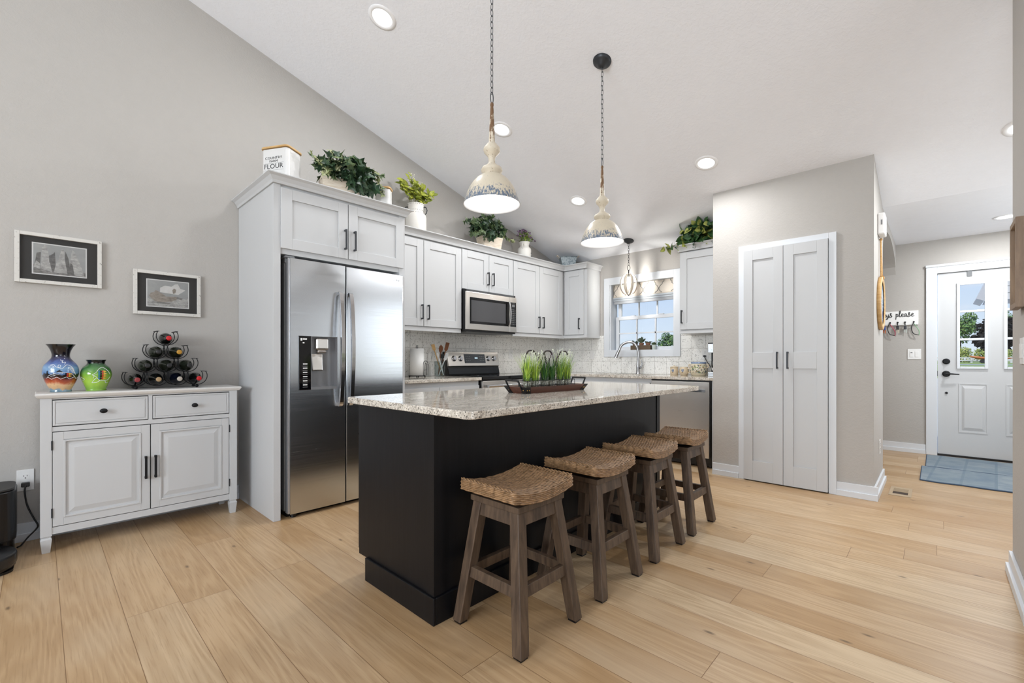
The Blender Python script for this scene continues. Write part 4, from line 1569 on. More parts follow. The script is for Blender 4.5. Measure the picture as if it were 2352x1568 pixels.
for u0, u1, uk in ((0.051, 0.470, 0.262), (0.496, 0.915, 0.712)):
    mb = MB()
    SBF.box(mb, u0, u1, 0.709, 0.853, -0.03, -0.004)
    frame_boxes(mb, SBF, u0, u1, 0.709, 0.853, 0.010, -0.004, -0.001)
    SBF.box(mb, u0 + 0.014, u1 - 0.014, 0.723, 0.839, -0.004, -0.001)
    d = mb.build('drawer', M['white'], t, 0.0015)
    mb = MB()
    mb.xf = Matrix.Translation(SBF.pt(uk, 0.780, -0.001)) @ Matrix.Rotation(PI / 2, 4, 'X')
    mb.lathe([(0.007, 0.0), (0.006, 0.012), (0.012, 0.017), (0.018, 0.022), (0.0175, 0.028), (0.010, 0.032), (0.0, 0.033)], n=24, sy=0.78)
    mb.build('knob', M['iron'], d)
for u0, u1, hu, hinge in ((0.051, 0.4805, 0.459, 0.048), (0.4855, 0.915, 0.507, 0.918)):
    mb = MB()
    v0, v1 = 0.143, 0.673
    SBF.box(mb, u0, u1, v0, v1, -0.03, -0.006)
    frame_boxes(mb, SBF, u0, u1, v0, v1, 0.044, -0.006, -0.001)
    frame_boxes(mb, SBF, u0 + 0.042, u1 - 0.044, v0 + 0.044, v1 - 0.046, 0.010, -0.006, 0.003)
    a, b, c, d_ = u0 + 0.064, u1 - 0.066, v0 + 0.066, v1 - 0.068
    o0 = [(a, c), (b, c), (b, d_), (a, d_)]
    o1 = [(a + 0.024, c + 0.026), (b - 0.024, c + 0.026), (b - 0.024, d_ - 0.026), (a + 0.024, d_ - 0.026)]
    vs = [SBF.pt(u, v, -0.0058) for u, v in o0] + [SBF.pt(u, v, 0.000) for u, v in o1]
    mb.add(vs, [(0, 1, 5, 4), (1, 2, 6, 5), (2, 3, 7, 6), (3, 0, 4, 7), (4, 5, 6, 7)], False)
    vs2 = [SBF.pt(u, v, 0.000) for u, v in o1]
    d = mb.build('door', M['white'], t, 0.0012)
    bar_pull(SBF, hu, 0.338, 0.478, -0.001, d, M['iron'], r=0.006, out=0.026)
    for z in (0.22, 0.60):
        mb = MB().cyl((hinge, 3.603, z - 0.026), (hinge, 3.603, z + 0.026), 0.0035, n=10)
        mb.build('hinge', M['bronze'], d)
# ------------------------------------------------------------------ things on the sideboard
TOP = 0.893
def prof_r(prof, z):
    for (r0, z0), (r1, z1) in zip(prof[:-1], prof[1:]):
        if z0 <= z <= z1 and z1 > z0:
            return r0 + (r1 - r0) * (z - z0) / (z1 - z0)
    return prof[-1][0]
def smooth_prof(pts, k=5):
    return [(max(p.x, 0.0), p.y) for p in catmull([(r, z, 0) for r, z in pts], k)]
def on_vase(prof, c, a, z, o=0.0006):
    r = prof_r(prof, z) + o
    return Vector((c[0] + r * math.cos(a), c[1] + r * math.sin(a), c[2] + z))

def mat_vase_blue():
    q = NT('painted_desert_vase')
    tc = q.n('ShaderNodeTexCoord')
    s = q.n('ShaderNodeSeparateXYZ')
    q.l(tc.outputs['Object'], s.inputs[0])
    n1 = q.noise(q.coord((14, 14, 14)), 1.0, 5, 0.6)
    n2 = q.noise(q.coord((40, 40, 4)), 1.0, 3, 0.6)
    n3 = q.noise(q.coord((90, 90, 90)), 1.0, 4, 0.7)
    z = q.math('ADD', s.outputs[2], q.math('MULTIPLY', q.math('SUBTRACT', n1, 0.5), 0.045))
    z = q.math('ADD', z, q.math('MULTIPLY', q.math('SUBTRACT', n2, 0.5), 0.03))
    zz = q.math('DIVIDE', z, 0.285)
    c = q.ramp(zz, [(0.0, lin('#5d7786')), (0.055, lin('#7b93a0')), (0.075, lin('#caa57a')), (0.15, lin('#d8b084')), (0.20, lin('#b4542d')), (0.27, lin('#7d2418')), (0.31, lin('#1d1315')), (0.36, lin('#15141c')),
                   (0.385, lin('#5a7fb0')), (0.50, lin('#7aa0c4')), (0.60, lin('#4a5f98')), (0.68, lin('#2b2b52')), (0.76, lin('#17151f')), (1.0, lin('#0b0b0d'))])
    q.l(q.mix(q.ramp(n3, [(0.62, (0, 0, 0)), (0.68, (0.5, 0.5, 0.5))]), c, lin('#2b2326')), q.b.inputs['Base Color'])
    q.set(Roughness=0.12)
    q.b.inputs['Coat Weight'].default_value = 0.5
    return q.m
def mat_vase_green():
    q = NT('painted_green_vase')
    tc = q.n('ShaderNodeTexCoord')
    s = q.n('ShaderNodeSeparateXYZ')
    q.l(tc.outputs['Object'], s.inputs[0])
    n1 = q.noise(q.coord((9, 9, 9)), 1.0, 4, 0.5)
    n2 = q.noise(q.coord((60, 60, 5)), 1.0, 3, 0.6)
    z = q.math('ADD', s.outputs[2], q.math('MULTIPLY', q.math('SUBTRACT', n1, 0.5), 0.06))
    z = q.math('ADD', z, q.math('MULTIPLY', q.math('SUBTRACT', n2, 0.5), 0.025))
    c = q.ramp(q.math('DIVIDE', z, 0.19), [(0.0, lin('#6f9a3a')), (0.30, lin('#a2c846')), (0.50, lin('#7fae42')), (0.66, lin('#47793c')), (0.80, lin('#2f5a34')), (0.86, lin('#10120f')), (1.0, lin('#0b0b0c'))])
    q.l(c, q.b.inputs['Base Color'])
    q.set(Roughness=0.10)
    q.b.inputs['Coat Weight'].default_value = 0.5
    return q.m
VM = [mat_vase_blue(), plain('white_line_paint', '#e9ecee', 0.3), plain('yellow_paint', '#e8b83c', 0.3), plain('red_paint', '#c43a22', 0.3), plain('black_paint', '#121214', 0.25), plain('blue_paint', '#2e6f9c', 0.3)]

def strokes(mb, prof, c, lines, mi, r=0.0012):
    mb.mat(mi)
    for ln in lines:
        P = catmull([(a, z, 0) for a, z in ln], 5)
        mb.tube([on_vase(prof, c, p.x, p.y) for p in P], r, 5)
def patch(mb, prof, c, poly, mi, o=0.0010):
    """small painted polygon on the curved wall, poly = [(angle, z)...] fanned from its middle"""
    mb.mat(mi)
    ca = sum(p[0] for p in poly) / len(poly)
    cz_ = sum(p[1] for p in poly) / len(poly)
    P = [on_vase(prof, c, ca, cz_, o)] + [on_vase(prof, c, a, z, o) for a, z in poly]
    n = len(poly)
    mb.add(P, [(0, 1 + i, 1 + (i + 1) % n) for i in range(n)], True)

c = (0.087, 3.765, TOP)
vp = smooth_prof([(0.0, 0.0), (0.044, 0.0), (0.047, 0.004), (0.046, 0.014), (0.050, 0.024), (0.066, 0.060), (0.077, 0.100), (0.0785, 0.125), (0.073, 0.155), (0.052, 0.185), (0.040, 0.205), (0.041, 0.232), (0.052, 0.262), (0.065, 0.281)], 4)
t = thing('vase', 'large black-necked blue and red painted vase on the sideboard', 'vase', c)
mb = MB()
mb.mat(0)
mb.lathe(vp, c, 48, False, False)
mb.lathe([(0.063, 0.281), (0.050, 0.262), (0.038, 0.232), (0.037, 0.200)], c, 48, False, True)
A0 = -PI / 2 - 0.05
L = [[(A0 - 0.9 + 0.18 * i, 0.083 + 0.006 * math.sin(i * 2.1)) for i in range(14)],
     [(A0 + 0.0, 0.19), (A0 + 0.10, 0.182), (A0 + 0.2, 0.186), (A0 + 0.12, 0.172), (A0 + 0.35, 0.176), (A0 + 0.25, 0.162)],
     [(A0 - 0.62, 0.160), (A0 - 0.40, 0.162), (A0 - 0.25, 0.150), (A0 - 0.05, 0.142), (A0 + 0.02, 0.155), (A0 - 0.10, 0.160), (A0 - 0.12, 0.148), (A0 + 0.08, 0.138), (A0 + 0.24, 0.150), (A0 + 0.40, 0.160), (A0 + 0.62, 0.152), (A0 + 0.78, 0.135), (A0 + 0.80, 0.115)],
     [(A0 - 0.75, 0.094), (A0 - 0.5, 0.104), (A0 - 0.2, 0.113), (A0 + 0.1, 0.116), (A0 + 0.45, 0.113), (A0 + 0.75, 0.100), (A0 + 0.9, 0.088)]]
for i in range(6):
    L.append([(A0 - 0.70 + 0.02 * i, 0.152 - 0.008 * i), (A0 - 0.50 + 0.02 * i, 0.155 - 0.008 * i), (A0 - 0.34, 0.150 - 0.009 * i)])
    L.append([(A0 + 0.42 + 0.05 * i, 0.142 - 0.006 * i), (A0 + 0.60 + 0.04 * i, 0.145 - 0.006 * i), (A0 + 0.74 + 0.04 * i, 0.136 - 0.007 * i)])
strokes(mb, vp, c, L, 1)
patch(mb, vp, c, [(A0 - 0.95, 0.100), (A0 - 0.55, 0.098), (A0 - 0.75, 0.128)], 4)
patch(mb, vp, c, [(A0 - 0.25, 0.117), (A0 + 0.15, 0.117), (A0 - 0.05, 0.132)], 4)
for k, (mi, dx) in enumerate(((2, 0.46), (3, 0.34), (4, 0.26))):
    for i in range(3):
        patch(mb, vp, c, [(A0 + dx, 0.088 + i * 0.008), (A0 + dx + 0.22, 0.092 + i * 0.008), (A0 + dx, 0.096 + i * 0.008)], mi, 0.0012 + 0.0003 * (3 - k))
for i in range(10):
    patch(mb, vp, c, [(A0 - 0.55 + i * 0.07, 0.092 + 0.002 * i), (A0 - 0.51 + i * 0.07, 0.092 + 0.002 * i), (A0 - 0.52 + i * 0.07, 0.098 + 0.002 * i)], 1)
mb.build('painted_body', VM, t)

c = (0.241, 3.770, TOP)
vp = smooth_prof([(0.0, 0.0), (0.046, 0.0), (0.048, 0.004), (0.048, 0.012), (0.058, 0.042), (0.072, 0.085), (0.0735, 0.110), (0.064, 0.140), (0.047, 0.158), (0.041, 0.168), (0.042, 0.178), (0.049, 0.189)], 4)
t = thing('vase', 'smaller bright green painted vase with a feather motif', 'vase', c)
mb = MB()
mb.mat(0)
mb.lathe(vp, c, 48, False, False)
mb.lathe([(0.047, 0.189), (0.039, 0.178), (0.038, 0.160)], c, 48, False, True)
A0 = -PI / 2 - 0.02
L = [[(A0 - 0.30, 0.098), (A0 - 0.05, 0.112), (A0 + 0.15, 0.135), (A0 + 0.45, 0.142), (A0 + 0.75, 0.125), (A0 + 0.95, 0.100)],
     [(A0 - 0.30, 0.098), (A0 - 0.10, 0.090), (A0 + 0.20, 0.062)], [(A0 + 0.20, 0.062), (A0 + 0.5, 0.062), (A0 + 0.85, 0.066), (A0 + 1.0, 0.085)],
     [(A0 - 0.36, 0.050), (A0 - 0.2, 0.066), (A0 - 0.02, 0.078)], [(A0 - 0.36, 0.050), (A0 - 0.05, 0.051), (A0 + 0.20, 0.062)],
     [(A0 - 0.25, 0.078), (A0 - 0.15, 0.092)], [(A0 - 1.2, 0.085), (A0 - 0.9, 0.072), (A0 - 1.15, 0.064)], [(A0 + 0.6, 0.062), (A0 + 0.75, 0.048), (A0 + 1.0, 0.050)]]
strokes(mb, vp, c, L, 1, 0.0013)
for k, (mi, dx) in enumerate(((2, 0.42), (3, 0.31), (4, 0.20), (5, 0.09))):
    for i in range(4):
        b = 0.068 + i * 0.014
        patch(mb, vp, c, [(A0 + dx, b), (A0 + dx + 0.22, b + 0.008), (A0 + dx, b + 0.015)], mi, 0.0012 + 0.0003 * (4 - k))
mb.build('painted_body', [mat_vase_green()] + VM[1:], t)

# wine rack with ten bottles: front and back rings of bent rod tied in a pyramid
rows = [(0.971, [0.425, 0.532, 0.643, 0.751]), (1.060, [0.476, 0.588, 0.697]), (1.149, [0.531, 0.641]), (1.240, [0.585])]
t = thing('wine_rack', 'black wrought-iron pyramid wine rack on the sideboard', 'wine rack', (0.59, 3.76, TOP))
yf, yb = 3.712, 3.835
R = 0.0585
for ri, (z, xs) in enumerate(rows):
    for xi, x in enumerate(xs):
        a0 = math.radians(148)
        a1 = math.radians(392)
        for y in (yf, yb):
            mb = MB()
            mb.tube([(x + R * math.cos(a0 + (a1 - a0) * k / 34), y + (0.0015 if xi % 2 else 0.0), z + R * math.sin(a0 + (a1 - a0) * k / 34)) for k in range(35)], 0.0024, 6)
            mb.build('ring', M['iron'], t)
for ri, (z, xs) in enumerate(rows):
    for x, a in ((xs[0], math.radians(148)), (xs[-1], math.radians(32))):
        px, pz = x + R * math.cos(a), z + R * math.sin(a)
        MB().box(px - 0.008, px + 0.008, yf - 0.004, yb + 0.004, pz - 0.001, pz + 0.002).build('cross_strap', M['iron'], t)
for x in (rows[0][1][0], rows[0][1][-1]):
    MB().box(x - 0.006, x + 0.006, yf, yb, rows[0][0] - R - 0.003, rows[0][0] - R).build('base_strap', M['iron'], t)
for x in (rows[0][1][0], rows[0][1][-1]):
    for y in (yf + 0.01, yb - 0.01):
        mb = MB().ball((x, y, TOP + 0.009), 0.011, 0.011, 0.009, 14, 8)
        mb.cyl((x, y, TOP + 0.014), (x, y, rows[0][0] - R), 0.004, n=8)
        mb.build('foot', M['iron'], t)
BG = {'dark': plain('dark_bottle_glass', '#0d0f0e', 0.08), 'smoke': plain('smoky_green_bottle_glass', '#23271f', 0.06), 'navy': plain('navy_bottle_glass', '#0b0f1c', 0.10)}
BG['dark'].node_tree.nodes['Principled BSDF'].inputs['Coat Weight'].default_value = 0.6
capm = {k: plain('capsule_' + k, h, 0.35) for k, h in dict(red='#c3121c', maroon='#8e2f33', gold='#b98a2c', tan='#a58862', pale='#b9b0a3', black='#1b1b1d').items()}
caps = [('dark', 'maroon', 'dark wine bottle with a dull red cap, leftmost in the bottom row'), ('dark', 'tan', 'dark wine bottle with a tan cap, second in the bottom row'),
        ('navy', 'pale', 'navy wine bottle with a pale grey cap in the bottom row'), ('dark', 'red', 'dark wine bottle with a bright red cap, rightmost in the bottom row'),
        ('smoke', 'black', 'smoky wine bottle with a black end, left in the three-bottle row'), ('smoke', 'black', 'smoky wine bottle in the middle of the three-bottle row'), ('smoke', 'black', 'smoky wine bottle, right in the three-bottle row'),
        ('smoke', 'black', 'smoky wine bottle without a bright cap, left in the two-bottle row'), ('smoke', 'gold', 'wine bottle with a gold cap in the two-bottle row'),
        ('dark', 'red', 'wine bottle with a red cap alone at the rack top')]
k = 0
for z, xs in rows:
    for x in xs:
        g_, cc, lab = caps[k]
        k += 1
        rb = 0.0375
        cz_ = z - R + 0.0035 + rb + 0.002
        b = thing('wine_bottle', lab, 'bottle', (x, 3.70, cz_), 0, 'wine bottles in the rack')
        XF = Matrix.Translation((x, 3.655, cz_)) @ Matrix.Rotation(-PI / 2, 4, 'X')
        mb = MB()
        mb.xf = XF
        pr = [(0.0146, 0.0045), (0.0146, 0.012), (0.0138, 0.014)] + smooth_prof([(0.0135, 0.036), (0.0138, 0.048), (0.018, 0.062), (0.030, 0.082), (0.0368, 0.104), (0.0375, 0.125)], 4) + [(0.0375, 0.285), (0.034, 0.292), (0.0, 0.290)]
        mb.lathe(pr, n=28, cap0=False)
        mb.build('body', BG[g_], b)
        mb = MB()
        mb.xf = XF
        mb.lathe([(0.0, -0.001), (0.010, -0.001), (0.0145, 0.001), (0.0152, 0.0045)], n=24, cap1=False)
        mb.lathe([(0.007, -0.0012), (0.008, -0.0022), (0.009, -0.0012)], n=20, cap0=False, cap1=False)
        mb.build('cap', capm[cc], b)

# ------------------------------------------------------------------ framed photographs on the left wall
M['frame_white'] = mat_worn('distressed_white_frame', '#cfccc6', '#7d7870', 0.60, 0.66, (60, 60, 60), 0.6)
M['mat_board'] = plain('charcoal_mat_board', '#3c3b3a', 0.7)
M['picture_glass'] = mat_glass('picture_glass', '#f4f4f4')
def grey_mat(name, a, b, sc_=(30, 30, 60)):
    q = NT(name)
    n1 = q.noise(q.coord(sc_), 1.0, 6, 0.7, 0.5)
    q.l(q.ramp(n1, [(0.3, lin(a)), (0.7, lin(b))]), q.b.inputs['Base Color'])
    q.set(Roughness=0.6)
    return q.m
PR = [grey_mat('print_sky', '#a3a5a4', '#b9bab8', (6, 6, 8)), grey_mat('print_rock_light', '#8a8987', '#dedcd8'), grey_mat('print_rock_mid', '#5c5b5a', '#8b8987'), grey_mat('print_ground', '#5b5a59', '#b4b1ad'), grey_mat('print_cloud', '#dcdad6', '#f2f0ed', (14, 14, 20)), grey_mat('print_butte', '#857c73', '#c0b6aa')]
PW = Face('-y', GY - 0.004)
def picture(label, u0, u1, v0, v1, fr, mu0, mu1, mv0, mv1, kind, group='framed photographs on the left wall'):
    t = thing('framed_picture', label, 'picture', ((u0 + u1) / 2, GY - 0.004, v0), 0, group)
    mb = MB()
    frame_boxes(mb, PW, u0, u1, v0, v1, fr, 0, 0.022)
    mb.build('frame', M['frame_white'], t, 0.002)
    mb = MB()
    PW.box(mb, u0 + fr * 0.8, u1 - fr * 0.8, v0 + fr * 0.8, v1 - fr * 0.8, 0, 0.006)
    mb.build('mat_board', M['mat_board'], t)
    mb = MB()
    PW.box(mb, mu0, mu1, mv0, mv1, 0.006, 0.007)
    mb.build('white_border', M['paper'], t)
    mb = MB()
    b = 0.006
    a0, a1, c0, c1 = mu0 + b, mu1 - b, mv0 + b, mv1 - b
    w, h = a1 - a0, c1 - c0
    PW.box(mb, a0, a1, c0, c1, 0.007, 0.0074)
    def P(pts, mi, lay):
        mb.mat(mi)
        PW.poly(mb, [(a0 + w * x, c0 + h * y) for x, y in pts], 0.0074 + 0.0002 * lay)
    if kind == 'spires':
        P([(0, 0), (1, 0), (1, 0.16), (0.6, 0.14), (0.35, 0.2), (0, 0.3)], 3, 1)
        P([(0.02, 0.22), (0.12, 0.18), (0.14, 0.72), (0.06, 0.68)], 2, 2)
        P([(0.22, 0.15), (0.42, 0.12), (0.40, 0.78), (0.36, 0.70), (0.28, 0.62)], 2, 2)
        P([(0.13, 0.16), (0.30, 0.10), (0.29, 0.55), (0.27, 0.80), (0.25, 0.97), (0.20, 0.98), (0.155, 0.86), (0.15, 0.5)], 1, 3)
        P([(0.01, 0.2), (0.13, 0.14), (0.12, 0.34), (0.05, 0.42)], 1, 4)
        P([(0.26, 0.12), (0.35, 0.06), (0.30, 0.42)], 1, 4)
        P([(0.42, 0.10), (0.64, 0.04), (0.60, 0.45), (0.57, 0.88), (0.53, 0.90), (0.49, 0.70), (0.46, 0.45)], 1, 3)
        P([(0.56, 0.10), (0.72, 0.06), (0.66, 0.60), (0.60, 0.84)], 2, 2)
        P([(0.38, 0.08), (0.50, 0.06), (0.47, 0.40), (0.44, 0.52)], 1, 4)
        P([(0.66, 0.06), (0.98, 0.01), (0.90, 0.40), (0.77, 0.88), (0.735, 0.93), (0.70, 0.60)], 1, 3)
        P([(0.64, 0.06), (0.78, 0.02), (0.74, 0.40), (0.70, 0.45)], 2, 4)
    else:
        P([(0.30, 0.55), (0.75, 0.50), (0.93, 0.70), (0.80, 0.75), (0.74, 0.92), (0.66, 0.90), (0.58, 0.80), (0.42, 0.82), (0.30, 0.72)], 4, 1)
        P([(0.0, 0.0), (1, 0), (1, 0.40), (0.90, 0.35), (0.78, 0.40), (0.60, 0.36), (0.35, 0.32), (0.2, 0.2), (0, 0.3)], 1, 2)
        P([(0.04, 0.38), (0.08, 0.50), (0.16, 0.54), (0.20, 0.62), (0.25, 0.58), (0.35, 0.50), (0.45, 0.40), (0.70, 0.42), (0.75, 0.34), (0.60, 0.22), (0.35, 0.16), (0.20, 0.18), (0.1, 0.28)], 5, 3)
        P([(0.60, 0.66), (0.64, 0.74), (0.70, 0.70), (0.68, 0.56), (0.62, 0.52)], 5, 3)
        P([(0.72, 0.42), (0.88, 0.36), (0.82, 0.30), (0.70, 0.36)], 3, 4)
        P([(0.05, 0.14), (0.5, 0.10), (0.58, 0.16), (0.3, 0.18)], 3, 4)
    mb.build('photograph', PR, t)
    mb = MB()
    PW.box(mb, u0 + fr * 0.8, u1 - fr * 0.8, v0 + fr * 0.8, v1 - fr * 0.8, 0.011, 0.013)
    mb.build('glass', M['picture_glass'], t)
picture('larger framed black-and-white photo of rock spires, upper left on the wall', -0.102, 0.279, 1.545, 1.850, 0.021, -0.032, 0.209, 1.603, 1.794, 'spires')
picture('smaller framed desert-butte photo above the wine rack', 0.436, 0.819, 1.395, 1.700, 0.022, 0.506, 0.750, 1.451, 1.644, 'butte')

# ------------------------------------------------------------------ outlets and switches
def outlet(F, u, v, label, flip=False, name='outlet', gang=1, kind='duplex', w=0.072, h=0.118):
    t = thing(name, label, 'outlet' if name == 'outlet' else 'light switch', F.pt(u, v - h / 2, 0), 0)
    mb = MB()
    F.box(mb, u - w / 2, u + w / 2, v - h / 2, v + h / 2, 0, 0.006)
    mb.build('wall_plate', M['plate'], t, 0.002)
    if kind == 'duplex':
        for dv in (0.021, -0.021):
            mb = MB()
            P = [(u + 0.0175 * math.cos(a) * 0.95, v + dv + max(-0.014, min(0.014, 0.0175 * math.sin(a)))) for a in [2 * PI * i / 24 for i in range(24)]]
            F.prism(mb, P, 0.006, 0.0075)
            s = mb.build('receptacle', M['plate'], t)
            mb = MB()
            for du in (-0.007, 0.007):
                F.box(mb, u + du - 0.0012, u + du + 0.0012, v + dv + 0.001, v + dv + 0.009, 0.0075, 0.0079)
            F.box(mb, u - 0.003, u + 0.003, v + dv - 0.010, v + dv - 0.005, 0.0075, 0.0079)
            mb.build('slots', M['black'], s)
    else:
        for g in range(gang):
            uu = u + (g - (gang - 1) / 2) * 0.046
            mb = MB()
            F.box(mb, uu - 0.0165, uu + 0.0165, v - 0.033, v + 0.033, 0.006, 0.009)
            mb.build('rocker', M['plate'], t, 0.0012)
    return t
OW = Face('-y', GY)
outlet(OW, -0.058, 0.362, 'white wall outlet with a black plug left of the sideboard', w=0.072, h=0.126)
BS = Face('-y', GY - 0.008)
KS = Face('-x', KX - 0.008)
outlet(KS, 1.890, 1.143, 'white outlet with a black plug beside the coffee maker')
outlet(KS, 3.390, 1.148, 'white switch plate on the tile left of the window', name='switch_plate', kind='rocker', w=0.07)
outlet(BS, 2.405, 1.09, 'white outlet plate behind the paper towel roll')
outlet(BS, 4.155, 1.150, 'white outlet on the tile, half behind the left tray plants')
outlet(BS, 5.035, 1.150, 'white outlet on the tile behind the right tray plants')
HS = Face('-x', 7.0)
sw = outlet(HS, 0.182, 1.146, 'double switch plate on the hall wall left of the door', name='switch_plate', gang=2, kind='rocker', w=0.118, h=0.118)
mb = MB()
HS.box(mb, 0.198, 0.214, 1.158, 1.168, 0.009, 0.0095)
mb.build('switch_slot', M['grey_plastic'], sw)
PS = Face('-y', 0.345)
outlet(PS, 4.86, 0.350, 'white outlet low on the pantry side wall')
RS = Face('+y', -0.285)
outlet(RS, 3.030, 1.123, 'double rocker switch on the right-hand wall below the picture', name='switch_plate', gang=2, kind='rocker', w=0.118, h=0.118)

# plugs and cords
t = thing('power_cord', 'black power cord running from the left wall outlet to the floor', 'cord', (-0.055, 3.93, 0.0))
mb = MB()
mb.box(-0.075, -0.040, 3.925, 3.957, 0.326, 0.352)
pl = mb.build('plug', M['black'], t, 0.004)
mb = MB()
mb.tube(catmull([(-0.056, 3.928, 0.338), (-0.060, 3.915, 0.30), (-0.050, 3.91, 0.22), (-0.024, 3.905, 0.14), (-0.007, 3.90, 0.095), (-0.014, 3.90, 0.072), (-0.045, 3.88, 0.040), (-0.072, 3.85, 0.010), (-0.088, 3.83, 0.006)], 8), 0.0042, 8)
mb.build('cable', M['black'], t)
t = thing('power_cord', 'black cord from the backsplash outlet to the coffee maker', 'cord', (5.15, 1.89, 0.95))
mb = MB()
mb.box(5.135, 5.163, 1.876, 1.902, 1.112, 1.132)
mb.build('plug', M['black'], t, 0.003)
mb = MB()
mb.tube(catmull([(5.137, 1.889, 1.120), (5.12, 1.87, 1.09), (5.09, 1.83, 1.04), (5.06, 1.79, 1.00), (5.05, 1.77, 0.96), (5.06, 1.76, 0.915)], 7), 0.004, 8)
mb.build('cable', M['black'], t)

# robot vacuum and its emptying dock at the left edge
t = thing('robot_vacuum_dock', 'black robot-vacuum emptying dock at the left edge below the outlet', 'vacuum dock', (-0.23, 3.80, 0))
mb = MB()
P = rr(-0.38, -0.088, 3.62, 3.90, 0.07, 8)
mb.prism([(x, y, 0.10) for x, y in P], (0, 0, 0.27))
mb.prism([(x, y, 0.0) for x, y in rr(-0.37, -0.098, 3.672, 3.90, 0.05, 6)], (0, 0, 0.10))
mb.build('tower', M['black'], t, 0.006)
mb = MB()
mb.prism([(x, y, 0.0) for x, y in rr(-0.38, -0.092, 3.40, 3.67, 0.05, 6)], (0, 0, 0.012))
mb.build('ramp', M['black'], t)
MB().prism([(x, y, 0.372) for x, y in rr(-0.375, -0.093, 3.625, 3.895, 0.066, 8)], (0, 0, 0.012)).build('lid', plain('dock_lid', '#2b2a29', 0.5), t, 0.003)
t = thing('robot_vacuum', 'round black robot vacuum parked in its dock', 'robot vacuum', (-0.24, 3.52, 0.012))
mb = MB()
mb.lathe([(0.150, 0.012), (0.160, 0.022), (0.163, 0.05), (0.163, 0.085), (0.158, 0.092), (0.0, 0.094)], (-0.245, 3.500, 0.0), 48)
mb.build('body', M['black'], t)
mb = MB()
mb.lathe([(0.1645, 0.035), (0.1655, 0.040), (0.1655, 0.075), (0.1645, 0.080)], (-0.245, 3.500, 0.0), 48, False, False)
mb.build('bumper', plain('vacuum_bumper', '#1c1c1e', 0.25), t)

# floor register
t = thing('floor_vent', 'tan metal floor vent on the hall floor by the pantry corner', 'floor vent', (4.846, 0.209, 0))
mb = MB()
vm = plain('tan_vent_metal', '#b49f82', 0.45, 0.2)
for a in ((4.685, 4.745, 0.140, 0.277), (4.945, 5.006, 0.140, 0.277), (4.745, 4.945, 0.140, 0.162), (4.745, 4.945, 0.255, 0.277)):
    mb.box(*a, 0.0, 0.005)
mb.build('frame', vm, t, 0.001)
MB().box(4.745, 4.945, 0.162, 0.255, 0.0005, 0.0015).build('duct_opening', plain('vent_shadow', '#3b2c20', 0.8), t)
mb = MB()
for i in range(7):
    mb.box(4.835 + i * 0.016, 4.843 + i * 0.016, 0.162, 0.255, 0.0016, 0.0042)
mb.build('louvre', vm, t)
# ------------------------------------------------------------------ leaves and plants
class OFace:
    """a plane through o with unit direction ud (along), up and normal nd (out)"""
    def __init__(self, o, ud):
        self.o = Vector(o)
        self.ud = Vector(ud).normalized()
        self.nd = self.ud.cross(Vector((0, 0, 1))).normalized()
    def pt(self, u, v, w=0.0):
        return self.o + self.ud * u + Vector((0, 0, v)) + self.nd * w
    def box(self, mb, u0, u1, v0, v1, w0, w1):
        f = lambda v: [self.pt(u0, v, w1), self.pt(u1, v, w1), self.pt(u1, v, w0), self.pt(u0, v, w0)]
        mb.hexa(f(v0), f(v1))
        return mb

SHAPES = {
    'ivy': [(0.0, 0.0), (-0.05, 0.18), (0.02, 0.42), (0.22, 0.26), (0.50, 0.52), (0.58, 0.20), (1.0, 0.0)],
    'round': [(0.0, 0.0), (-0.10, 0.20), (0.08, 0.42), (0.40, 0.44), (0.72, 0.28), (1.0, 0.0)],
    'lance': [(0.0, 0.0), (0.25, 0.16), (0.50, 0.20), (0.78, 0.12), (1.0, 0.0)],
    'oval': [(0.0, 0.0), (0.20, 0.20), (0.45, 0.28), (0.75, 0.20), (1.0, 0.0)],
}
def leaf(mb, pos, d, nrm, size, shape, fold=0.25, droop=0.2):
    if 1.0 < pos[2] and pos[0] < 5.18 and pos[1] < GY:            # stays under the sloped ceiling and off the wall
        lim = zc(pos[0]) - 0.6 * size - 0.012
        pos = Vector((min(pos[0], KX - 0.07), min(pos[1], GY - 0.07), min(pos[2], lim)))
    pos, d, nrm = Vector(pos), Vector(d).normalized(), Vector(nrm)
    s = d.cross(nrm)
    if s.length < 1e-4:
        s = d.orthogonal()
    s.normalize()
    n = s.cross(d).normalized()
    half = SHAPES[shape]
    def P(x, y):
        return pos + d * (x * size) + s * (y * size) + n * (size * (fold * abs(y) - droop * x * x))
    L = [P(x, y) for x, y in half]
    Rr = [P(x, -y) for x, y in half[1:-1]]
    mid = P(0.38, 0.0)
    ring_ = L + Rr[::-1]
    vs = [mid] + ring_
    k = len(ring_)
    mb.add(vs, [(0, 1 + (i + 1) % k, 1 + i) for i in range(k)], False)

def clump(mb, c, rad, count, shape, smin, smax, rnd, mats=(0,), up=0.15, zmin=None, inner=0.35, droop=0.2):
    c = Vector(c)
    for _ in range(count):
        while True:
            v = Vector((rnd.uniform(-1, 1), rnd.uniform(-1, 1), rnd.uniform(-1, 1)))
            if inner < v.length <= 1:
                break
        p = c + Vector((v.x * rad[0], v.y * rad[1], v.z * rad[2]))
        if zmin is not None and p.z < zmin:
            p.z = zmin + rnd.uniform(0, 0.03)
        out = Vector((v.x, v.y, v.z + up))
        d = (out.normalized() * 0.7 + Vector((rnd.uniform(-1, 1), rnd.uniform(-1, 1), rnd.uniform(-0.9, 0.5))) * 0.6)
        nrm = out.normalized() * 0.8 + Vector((rnd.uniform(-1, 1), rnd.uniform(-1, 1), rnd.uniform(0, 1))) * 0.6
        mb.mat(rnd.choice(mats))
        leaf(mb, p, d, nrm, rnd.uniform(smin, smax), shape, 0.25, droop)

